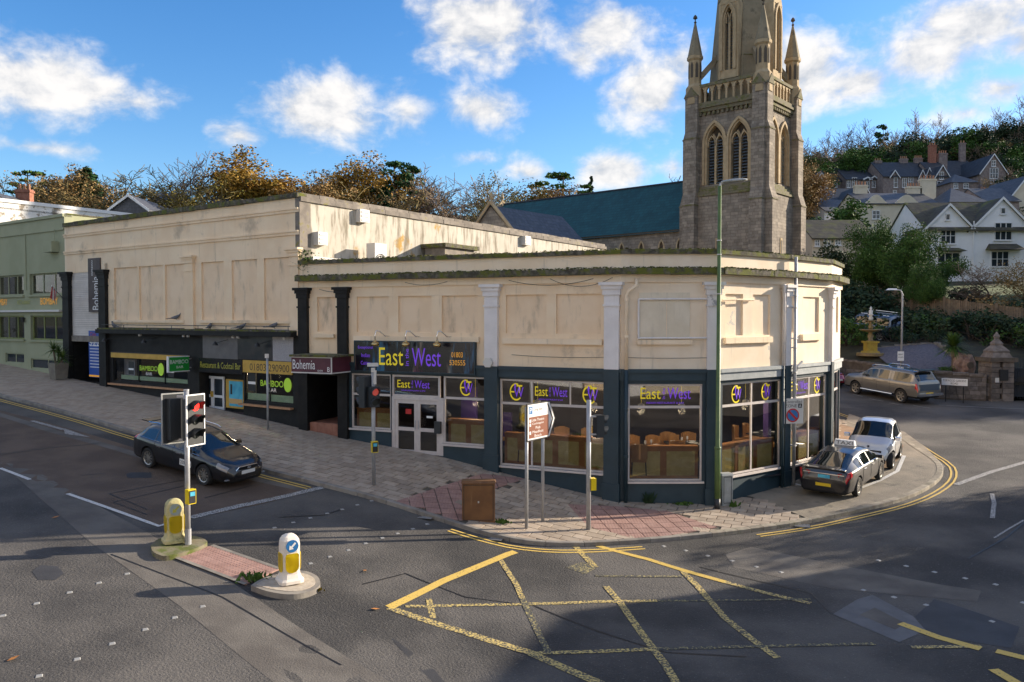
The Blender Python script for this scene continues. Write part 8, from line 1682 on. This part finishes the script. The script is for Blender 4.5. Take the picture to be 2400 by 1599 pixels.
mb = MB(); mb.box(-L/2-.012, -L/2+.02, -.70, .70, .78, 1.12); mb.build('tailgate', 'car_blue', car); mb = MB(); mb.hexa([(-L/2+.2, -.66, 1.80), (-L/2+.5, -.66, 1.82), (-L/2+.5, .66, 1.82), (-L/2+.2, .66, 1.80), (-L/2+.18, -.66, 1.84), (-L/2+.5, -.66, 1.86), (-L/2+.5, .66, 1.86), (-L/2+.18, .66, 1.84)]); mb.build('canopy_spoiler', 'car_bronze', car)
put_car(car, on_ground(2110, 944), on_ground(2008, 924), 'L', 3.15, 1.6)
# red hatchback beyond
L = 4.0; S = dict(L=L, W=1.74, wheel=.31, axles=(.75, 3.25), spokes=8, nx=70, top=[(0, .7), (.05, .95), (.45, 1.38), (.9, 1.47), (1.6, 1.48), (2.1, 1.42), (2.9, 1.02), (3.1, .97), (3.6, .87), (3.85, .74), (L, .52)], belt=[(0, .65), (.1, .93), (2.6, .92), (3.1, .86), (3.7, .72), (L, .46)], plan=PL(L), roofw=[(0, .72), (1.8, .72), (2.8, .8), (3.5, .76), (L, .45)], side=[(.5, 1.2), (1.28, 2.6)], glass=[(.1, .42), (2.14, 2.84)], mirror=2.6, seams=(1.24, 2.5), lights=[(3.52, 3.86, 36, 54, 2), (.02, .2, 40, 55, 3)], plates=[('f', .48, .26, 'plate_white', 0)])
car, sec, cum = make_car('hatchback', 'dark red hatchback parked in front of the bronze pickup', S, 'car_red'); put_car(car, (18.0, 50.6), (18.9, 48.3), 'R', 2.5, 1.5)
# blue grey off-roader in the garden drive
L = 4.5; S = dict(L=L, W=1.86, wheel=.37, axles=(.85, 3.55), spokes=6, zb=.36, nx=70, top=[(0, .8), (.04, 1.15), (.14, 1.70), (.3, 1.78), (2.4, 1.80), (2.7, 1.74), (3.2, 1.24), (3.4, 1.18), (4.1, 1.1), (4.4, .95), (L, .75)], belt=[(0, .78), (.1, 1.15), (3.0, 1.13), (3.6, 1.05), (4.2, .95), (L, .7)], plan=[(0, .92), (.1, .98), (.5, 1.0), (3.7, 1.0), (4.2, .94), (L, .8)], roofw=[(0, .80), (2.4, .78), (3.2, .86), (L, .7)], side=[(.25, 1.1), (1.2, 2.0), (2.08, 2.95)], glass=[(.07, .13), (2.74, 3.18)], mirror=2.9, seams=(1.15, 2.04), lights=[(4.15, 4.4, 43, 58, 2), (.02, .12, 30, 48, 3)], plates=[('r', .65, .26, 'plate_yellow', .3)])
car, sec, cum = make_car('off_roader', 'blue grey off-road car with a rear spare wheel standing behind the fountain', S, 'car_blue'); mb = MB(); mb.M = Matrix.Translation((-L/2-.1, 0, 1.02)) @ Matrix.Rotation(R(90), 4, 'Y'); mb.lathe([(.05, -.1), (.33, -.1), (.37, -.05), (.37, .08), (.2, .1)], (0, 0, 0), 20); mb.build('spare_wheel', 'car_blue', car)
for s_ in (-1, 1): mb = MB(); mb.tube([(-L/2+.3, s_*.66, 1.82), (-L/2+2.4, s_*.66, 1.84)], .025, 6); mb.build('roof_rail', 'chrome', car)
pr_ = at_depth(2062, 800, 55.5); pf_ = at_depth(1998, 790, 57.2); hd_ = (pf_-pr_).to_2d().normalized(); put_car(car, pr_, pr_.to_2d()+hd_*2.7, 'L', 2.7, 1.6, 0, t)
tag(drape([tuple(q) for q in (pr_.to_2d()+Vector((3, -2.2)), pr_.to_2d()+Vector((2, 2.6)), pr_.to_2d()+hd_*6+Vector((0, 2.4)), pr_.to_2d()+hd_*6+Vector((0, -2.4)))], T, .03, .8).build('garden_drive', 'asphalt_dark', smooth=True), kind='structure')
# ---------------------------------------------------------------- trees and shrubs
rng = np.random.default_rng(11)
def leaf_cloud(name, centres, radii, per, size, m, par, flat=1.0, elong=1.0):
    C_ = np.repeat(np.array(centres), per, axis=0); Rr = np.repeat(np.array(radii), per, axis=0).reshape(-1, 1); n = len(C_)
    d = rng.normal(size=(n, 3)); d /= np.linalg.norm(d, axis=1, keepdims=True); rad = rng.uniform(.35, 1.0, (n, 1))**.6; P = C_+d*rad*Rr*np.array([1, 1, flat])
    nrm = d+rng.normal(size=(n, 3))*.7; nrm /= np.linalg.norm(nrm, axis=1, keepdims=True); a = np.cross(nrm, rng.normal(size=(n, 3))); a /= np.linalg.norm(a, axis=1, keepdims=True); b = np.cross(nrm, a)
    s = size*rng.uniform(.6, 1.3, (n, 1)); q = np.stack([P-a*s*.5*elong, P+b*s*.35, P+a*s*.5*elong, P-b*s*.35], 1).reshape(-1, 3)
    me = bpy.data.meshes.new(name); me.vertices.add(n*4); me.vertices.foreach_set('co', q.ravel()); me.loops.add(n*4); me.loops.foreach_set('vertex_index', np.arange(n*4)); me.polygons.add(n); me.polygons.foreach_set('loop_start', np.arange(n)*4); me.polygons.foreach_set('loop_total', np.full(n, 4)); me.update(); me.validate(); me.materials.append(MT[m]); return new_obj(name, me, par)
def limbs(H, spread, lv=3, seed=1, trunk=.3, first=.3, nb=4, up=.5, twig=.0):
    rd = random.Random(seed); big, small, tips = MB(), MB(), []
    def grow(p, d, L, r, l):
        P = [p]; q = p.copy(); dd = d.copy(); n = 4 if l < 2 else 3
        for k in range(n): dd = (dd+Vector((rd.gauss(0, .16), rd.gauss(0, .16), rd.gauss(.05*up, .10)))).normalized(); q = q+dd*L/n; P.append(q.copy())
        rr = [max(.028, r*(1-.5*k/n)) for k in range(n+1)]; (big if l < 2 else small).tube(P, rr, 7 if l < 1 else (5 if l < 2 else 3), False)
        if l >= lv: tips.append((P[-1], L)); return
        m = nb if l > 0 else nb+2
        for k in range(m):
            t_ = (first if l == 0 else .25)+(1-(first if l == 0 else .25))*(k+rd.random()*.8)/m; i = min(int(t_*n), n-1); b = P[i]+(P[i+1]-P[i])*(t_*n-i); az_ = rd.uniform(0, 6.283); sd = Vector((math.cos(az_), math.sin(az_), rd.uniform(.0, up*1.3)))
            nd = (dd*(.35+.3*up)+sd*spread).normalized(); grow(b, nd, L*rd.uniform(.48, .72), r*(1-.5*t_)*.55, l+1)
        grow(P[-1], (dd+Vector((rd.gauss(0, .2), rd.gauss(0, .2), .2))).normalized(), L*.6, r*.5, l+1)
    grow(Vector((0, 0, -.5)), Vector((0, 0, 1)), H*.55, trunk, 0); return big, small, tips
PROTO = {}
def proto(key, name, fn):
    root = thing(name, '', 'tree'); H = fn(root); PROTO[key] = (root, H); root.location = (0, 0, -500)
def leafy(H, spread, seed, m, per, size, crad, bark='bark', nb=4, lv=2, flat=.9, up=.5):
    def f(root):
        b, s, tips = limbs(H, spread, lv, seed, H*.028, .3, nb, up); b.v += s.v and [] or []; o = b.build('trunk', bark, root); s.build('branches', bark, o, kind='stuff')
        zmax = max(p[0].z for p in tips); C_ = [tuple(p) for p, L in tips]; leaf_cloud('crown', C_, [crad*random.uniform(.7, 1.2) for _ in C_], per, size, m, root, flat); return zmax+crad*.6
    return f
def bare(H, spread, seed, m='twig', lv=4, nb=3, up=.6):
    def f(root):
        b, s, tips = limbs(H, spread, lv, seed, H*.022, .22, nb, up); b.build('trunk', 'bark', root); s.build('crown', m, root); return max(p[0].z for p in tips)
    return f
def bare_leafy(H, spread, seed, m, lm, per):
    def f(root):
        b, s, tips = limbs(H, spread, 4, seed, H*.022, .2, 3, .5); b.build('trunk', 'bark', root); o = s.build('branches', m, root, kind='stuff'); C_ = [tuple(p) for p, L in tips]; leaf_cloud('crown', C_, [.5]*len(C_), per, .2, lm, root); return max(p[0].z for p in tips)+.3
    return f
def pine(H, seed, m='leaf_pine', layers=7, flat=.35, wide=.32):
    def f(root):
        rd = random.Random(seed); tr = MB().tube([(0, 0, -.5), (.1, 0, H*.5), (0, .1, H)], [H*.028, H*.02, .05], 7); C_, Rr = [], []; br = MB()
        for k in range(layers):
            z = H*(.38+.6*k/(layers-1)); w_ = H*wide*(1-.55*(k/(layers-1)))*(1.1 if k % 2 else .85); n = rd.randint(4, 6)
            for j in range(n): a = rd.uniform(0, 6.28); r = w_*rd.uniform(.45, 1); c = (r*math.cos(a), r*math.sin(a), z+rd.uniform(-.3, .3)); C_.append(c); Rr.append(H*.075*rd.uniform(.8, 1.3)); br.tube([(0, 0, z-.3), c], [.07, .03], 4, False)
        C_.append((0, 0, H)); Rr.append(H*.07); o = tr.build('trunk', 'bark', root); br.build('branches', 'bark', o, kind='stuff'); leaf_cloud('crown', C_, Rr, 55, .42, m, root, flat); return H*1.05
    return f
def conifer(H, seed, m='leaf_dark'):
    def f(root):
        rd = random.Random(seed); MB().tube([(0, 0, -.5), (0, 0, H)], [H*.025, .04], 6).build('trunk', 'bark', root); C_, Rr = [], []
        for k in range(26): z = H*(.15+.83*k/25); w_ = H*.17*(1-k/27)+.15; a = rd.uniform(0, 6.28); C_.append((w_*math.cos(a)*.6, w_*math.sin(a)*.6, z)); Rr.append(w_*.75)
        leaf_cloud('crown', C_, Rr, 48, .45, m, root, .8); return H*1.02
    return f
def bush(H, m, n, per, size, flat=.8, twigs=None):
    def f(root):
        C_ = [(random.gauss(0, H*.33), random.gauss(0, H*.33), H*random.uniform(.2, .78)) for _ in range(n)]; mb = MB(); [mb.tube([(0, 0, -.3), (c[0]*.5, c[1]*.5, c[2]*.6), c], [.06, .04, .015], 4, False) for c in C_]; mb.build('stem', 'bark', root); leaf_cloud('foliage', C_, [H*.27]*n, per, size, m, root, flat); return H
    return f
proto('autumn1', 'autumn_tree', leafy(11, 1.05, 3, 'leaf_autumn', 95, .25, 1.1, nb=5, lv=3)); proto('autumn2', 'autumn_tree', leafy(11, 1.0, 8, 'leaf_autumn', 64, .25, 1.05, nb=5, lv=3)); proto('brown', 'brown_tree', leafy(9, 1.1, 5, 'leaf_brown', 62, .23, 1.0, nb=5, lv=3)); proto('ever', 'evergreen_tree', leafy(8, 1.05, 21, 'leaf_ever', 130, .2, 1.0, nb=5, up=.35, lv=3)); proto('dark', 'evergreen_tree', leafy(10, 1.0, 17, 'leaf_dark', 40, .42, 1.1, nb=4, lv=3)); proto('gold', 'golden_tree', leafy(9, 1.0, 27, 'leaf_gold', 40, .36, 1.0, nb=4, lv=3))
proto('green', 'evergreen_tree', leafy(9, 1.0, 29, 'leaf_green', 40, .38, 1.05, nb=4, lv=3))
proto('bare1', 'bare_tree', bare(11, .85, 4, nb=4)); proto('bare2', 'bare_tree', bare(10, 1.0, 9, 'twig', 4, 4, .45)); proto('bare3', 'bare_tree', bare(9, 1.05, 14, 'twig_olive', 4, 4, .35)); proto('wispy', 'thin_leaved_tree', bare_leafy(9, 1.0, 33, 'twig_olive', 'leaf_brown', 7)); proto('wispy2', 'thin_leaved_tree', bare_leafy(9, 1.0, 38, 'twig_olive', 'leaf_gold', 6))
proto('pine1', 'pine_tree', pine(11, 2)); proto('cedar', 'cedar_tree', pine(10, 6, 'leaf_green', 5, .22, .48)); proto('conifer', 'conifer_tree', conifer(11, 3)); proto('conifer2', 'conifer_tree', conifer(10, 8, 'leaf_pine'))
proto('bush', 'garden_shrub', bush(2.2, 'leaf_ever', 16, 60, .20)); proto('bushd', 'dark_shrub', bush(2.4, 'leaf_dark', 16, 60, .22)); proto('bushb', 'brown_shrub', bush(2.6, 'leaf_brown', 14, 34, .2))
used_p = set()
def plant(key, x, y, h, label, cat='tree', group=None, rz=None, z=None, sxy=1.0):
    root, H = PROTO[key]; o = root if key not in used_p else copy_tree(root); used_p.add(key); s = h/H
    o.location = (x, y, (t(x, y) if z is None else z)); o.scale = (s*sxy, s*sxy, s); o.rotation_euler = (0, 0, random.uniform(0, 6.28) if rz is None else rz); tag(o, label, cat, group); return o
def plant_px(key, u, vtop, D, label, group=None, sxy=1.0, cat='tree', minh=2.5, zb=None):
    p = at_depth(u, vtop, D); zb = t(p.x, p.y) if zb is None else zb; return plant(key, p.x, p.y, max(minh, p.z-zb), label, cat, group, z=zb, sxy=sxy)
GL = 'trees on the hill behind the long building'
for key, u, v, D, l, sx_ in (('autumn1', 648, 358, 108, 'broad golden brown autumn tree with a full dark flank above the long building', 1.3), ('autumn2', 822, 350, 112, 'tall golden autumn tree with open branches next to the pines', 1.2), ('autumn2', 775, 400, 114, 'darker autumn tree half hidden behind the tall golden one', .9), ('brown', 690, 415, 104, 'low russet tree leaning against the broad golden tree', 1.1),
  ('pine1', 925, 374, 112, 'tall green pine with open layered branches', .9), ('pine1', 968, 388, 118, 'dark pine behind the tall open layered pine', .9), ('conifer2', 905, 430, 108, 'dense dark green conifer below the tall pine', 1.2), ('bare1', 488, 352, 106, 'tall bare tree with fine upright branches against the sky', 1.0), ('bare2', 1065, 384, 112, 'wide bare tree with dark spreading branches behind the side wall', 1.05), ('bare1', 1020, 410, 108, 'brown bare tree next to the dark pine', 1.0), ('bare1', 1130, 408, 114, 'bare tree with a rounded fine crown behind the side wall', 1.1), ('wispy', 985, 425, 104, 'russet thin leaved tree at the foot of the pines', 1.1), ('wispy2', 1185, 415, 112, 'yellow green thin leaved tree near the vestry gable', 1.0), ('wispy2', 1225, 430, 116, 'yellowish thin leaved tree beside the cedar', 1.0),
  ('cedar', 1318, 400, 122, 'flat topped cedar above the church roof', 1.1), ('brown', 1268, 418, 120, 'brown green tree left of the flat topped cedar', 1.1), ('conifer', 1385, 410, 126, 'small lone conifer above the teal church roof', .6), ('dark', 120, 398, 112, 'dark rounded evergreen above the flaking wall', 1.1), ('brown', 165, 398, 108, 'grey brown rounded tree against the dark evergreen', 1.05), ('conifer2', 205, 388, 104, 'bright green spreading conifer beside the grey brown tree', 1.5), ('cedar', 65, 395, 106, 'brown branched cedar with a dark flat top', .9), ('wispy', 25, 405, 104, 'thin russet tree by the brick chimney', 1.0), ('wispy', 110, 430, 96, 'low russet tree over the white coping', 1.2), ('bare3', 275, 388, 104, 'olive bare tree with a domed crown', 1.15), ('bare3', 330, 392, 100, 'wide olive bare tree before the hidden white house', 1.2), ('bare2', 375, 398, 106, 'pale twiggy bare tree beside the olive trees', 1.0), ('bare3', 430, 395, 100, 'olive twiggy tree leaning towards the tall bare tree', 1.1), ('wispy2', 455, 420, 96, 'yellow brown thin leaved tree below the tall bare tree', 1.1), ('bare2', 520, 420, 104, 'low bare tree near the cream chimney', 1.0), ('wispy', 250, 425, 94, 'russet thin leaved tree over the bungalow roof', 1.2), ('wispy', 180, 440, 92, 'low russet thicket tree above the green bar', 1.3), ('bare2', 1100, 420, 104, 'low bare tree with tangled twigs behind the coping', 1.1), ('bare3', 1160, 440, 100, 'olive bare tree behind the vestry', 1.0), ('bare1', 1570, 408, 150, 'distant bare tree showing over the teal church roof', 1.2), ('dark', 780, 425, 120, 'dark evergreen between the two golden trees', 1.0), ('conifer', 715, 425, 118, 'dark conifer tip between the golden trees', 1.0)):
    plant_px(key, u, v, D, l, GL, sx_*1.22)
GU = 'undergrowth along the hill behind the long building'
for k in range(46):
    u = -60+k*29+random.uniform(-8, 8); D = random.uniform(88, 126); key = random.choice(('bushb', 'bushd', 'bushb', 'bush')); p = at_depth(u, 470, D); plant(key, p.x, p.y, random.uniform(3.2, 5.0), {'bushb': 'brown undergrowth bush among the trees on the hill behind the long building', 'bushd': 'dark evergreen bush among the trees on the hill behind the long building', 'bush': 'green bush among the trees on the hill behind the long building'}[key], 'bush', GU, sxy=1.5)
# wooded hill on the right
GH = 'trees of the wood on the right hand hill'; HL = {'dark': 'dark evergreen tree in the hillside wood above the stone villas', 'bare1': 'bare tree in the hillside wood above the stone villas', 'bare2': 'spreading bare tree in the hillside wood above the stone villas', 'conifer': 'dark conifer in the hillside wood above the stone villas', 'wispy': 'russet tree in the hillside wood above the stone villas', 'green': 'green tree in the hillside wood above the stone villas', 'brown': 'brown leaved tree in the hillside wood above the stone villas', 'gold': 'golden leaved tree in the hillside wood above the stone villas'}
random.seed(5)
for row, (D, step) in enumerate(((182, 25), (196, 24), (212, 26), (230, 27), (248, 30))):
    u = 1850+random.uniform(0, 20)
    while u < 2560:
        p = at_depth(u, 400, D+random.uniform(-6, 6)); key = random.choices(('dark', 'bare1', 'bare2', 'conifer', 'wispy', 'green', 'brown'), (9, 2.0, 1.5, 2, 1.2, 3, 1.0))[0]
        plant(key, p.x, p.y, random.uniform(8.5, 12.5)*(1.15 if key.startswith('bare') else 1), HL[key], 'tree', GH, sxy=1.25); u += step*random.uniform(.75, 1.25)
for D, us in ((176, (2300, 2330, 2362, 2395, 2430, 2470, 1868, 1893)), (166, (2375, 2410, 2445, 2490, 1880, 1905)), (152, (2390, 2430, 2480, 2360)), (140, (2400, 2450))):
    for u in us:
        p = at_depth(u, 400, D); key = random.choice(('dark', 'dark', 'green', 'wispy', 'bare1')); plant(key, p.x, p.y, random.uniform(7, 10), HL[key], 'tree', GH, sxy=1.3)
for k in range(46):
    u, D = random.uniform(1900, 2440), random.choice((98, 104, 122, 127, 145, 150, 153, 178)); p = at_depth(u, 450, D); key = random.choice(('bush', 'bushd', 'bushd', 'bushb')); plant(key, p.x, p.y, random.uniform(2.2, 4.2), {'bush': 'green garden bush between the hillside houses', 'bushd': 'dark garden bush between the hillside houses', 'bushb': 'brown garden bush between the hillside houses'}[key], 'bush', 'bushes between the hillside houses', sxy=1.5)
for u, v, D, key, h in ((2035, 320, 240, 'gold', 11), (2075, 330, 236, 'gold', 10), (2010, 330, 244, 'green', 11)): p = at_depth(u, v, D); plant(key, p.x, p.y, h, HL[key], 'tree', GH, sxy=1.3)
for u, v, l in ((2035, 278, 'tall bare skyline tree above the golden trees'), (2145, 252, 'tall ivy clad bare skyline tree above the stone villas'), (2205, 260, 'wide bare skyline tree above the brick chimney'), (1945, 300, 'small bare skyline tree near the church tower'), (2325, 250, 'bare skyline tree near the top of the hill'), (2385, 222, 'tall bare skyline tree at the top of the hill'), (2005, 285, 'thin bare skyline tree beside the tall one'), (2070, 290, 'lone pine like skyline tree above the wood')):
    plant_px('pine1' if u == 2070 else ('bare1' if u % 2 else 'bare2'), u, v, 232, l, 'bare trees on the skyline of the right hand hill', 1.0 if u != 2070 else .6)
# garden trees
for key, u, v, D, l, sx_, zb in (('ever', 2062, 512, 66, 'round evergreen tree with a dark trunk beside the fence', .74, None), ('ever', 2142, 524, 62, 'broad bright evergreen tree in front of the white house', .85, None), ('ever', 2178, 612, 58, 'lower bushy evergreen tree at the fence', .8, None), ('dark', 1995, 560, 70, 'dark evergreen tree behind the corner building end', .9, None), ('bare2', 2330, 610, 58, 'low weeping bare tree with brown leaves above the fence', 1.6, None), ('wispy', 2370, 605, 57, 'russet weeping tree against the white house', 1.5, None), ('bare1', 1985, 575, 74, 'bare shrub tree before the beige cottage', 1.0, None), ('green', 1920, 470, 100, 'green tree between the tower and the white cottage', 1.3, None), ('brown', 1890, 380, 130, 'brown leafless tree close to the church tower', 1.0, None)):
    plant_px(key, u, v, D, l, 'garden trees across the side road', sx_)
GS = 'shrubs on the garden bank'
for k, (u, D, key, h) in enumerate([(1985, 53, 'bush', 2.0), (2005, 54, 'bush', 1.4), (1975, 58, 'bushd', 2.6), (2000, 62, 'bushd', 3.0), (2035, 62, 'bushd', 2.8), (2075, 60, 'bushd', 2.4), (2120, 57, 'bushd', 2.0), (2090, 53.5, 'bushd', 1.2), (2150, 55, 'bushd', 2.2), (2190, 54, 'bush', 1.8), (2230, 53, 'bushd', 2.0), (2275, 52, 'bushd', 2.2), (2320, 51, 'bushd', 2.0), (2370, 50.5, 'bushd', 1.8), (2415, 49, 'bush', 1.8), (2135, 50.8, 'bushd', .9), (2180, 51.5, 'bushd', 1.0), (2300, 56.5, 'bushb', 2.0), (2345, 55, 'bushb', 2.0), (2395, 55, 'bushd', 2.2), (2250, 60, 'bushd', 2.0), (2020, 52, 'bush', .9), (2085, 47.4, 'bush', .5), (2215, 45, 'bush', .7), (2270, 46, 'bushd', .7), (2440, 47, 'bushd', 1.6), (1960, 66, 'bushd', 3.6)]):
    p = at_depth(u, 800, D); plant(key, p.x, p.y, h, {'bush': 'light green leafy shrub on the garden bank', 'bushd': 'dark leafy shrub on the garden bank below the fence', 'bushb': 'brown leaved shrub above the board fence'}[key], 'shrub', GS, sxy=1.3)
# grass bank above the fence
tag(drape([(30, 60), (36, 56), (48, 52), (60, 55), (60, 84), (40, 84)], T, .06, 1.5).build('grass_bank', 'grass', smooth=True), kind='structure')
# cabbage palm
p = at_depth(2233, 880, 45.2); z = t(p.x, p.y); cp = thing('cabbage_palm', 'cabbage palm with a spiky green head and slim trunk by the rock', 'palm', (p.x, p.y, z)); zt = at_depth(2233, 812, 45.2).z; MB().tube([(p.x, p.y, z-.5), (p.x+.05, p.y, (z+zt)/2), (p.x, p.y, zt)], [.16, .12, .14], 8).build('trunk', 'bark_pale', cp); spiky(cp, (p.x, p.y, zt), 1.25, 330, .035, droop=.5)
for k, (a_, b_) in enumerate(((19, .6),)): q = p0_+sd_*a_+Vector((-sd_.y, sd_.x))*b_; plant('brown', q.x, q.y, 8.5-k, 'russet tree added out of view to soften the street house shadow', 'tree', 'trees added out of view to break the shadow edge', z=g(q.x, q.y))  # unseen tree added to break up the hard shadow edge
for key, (root, H) in PROTO.items():
    if key not in used_p:
        for ch__ in list(root.children_recursive)+[root]: bpy.data.objects.remove(ch__)
# tall evergreens added out of view beyond the gate to shade the gardens
for k, (x, y, h) in enumerate(((56, 58, 14), (60, 64, 13), (64, 70, 13), (72, 60, 15), (70, 76, 14))): plant('ever', x, y, h, 'tall evergreen tree added out of view to shade the gardens', 'tree', 'evergreens added out of view to shade the gardens', sxy=1.1)
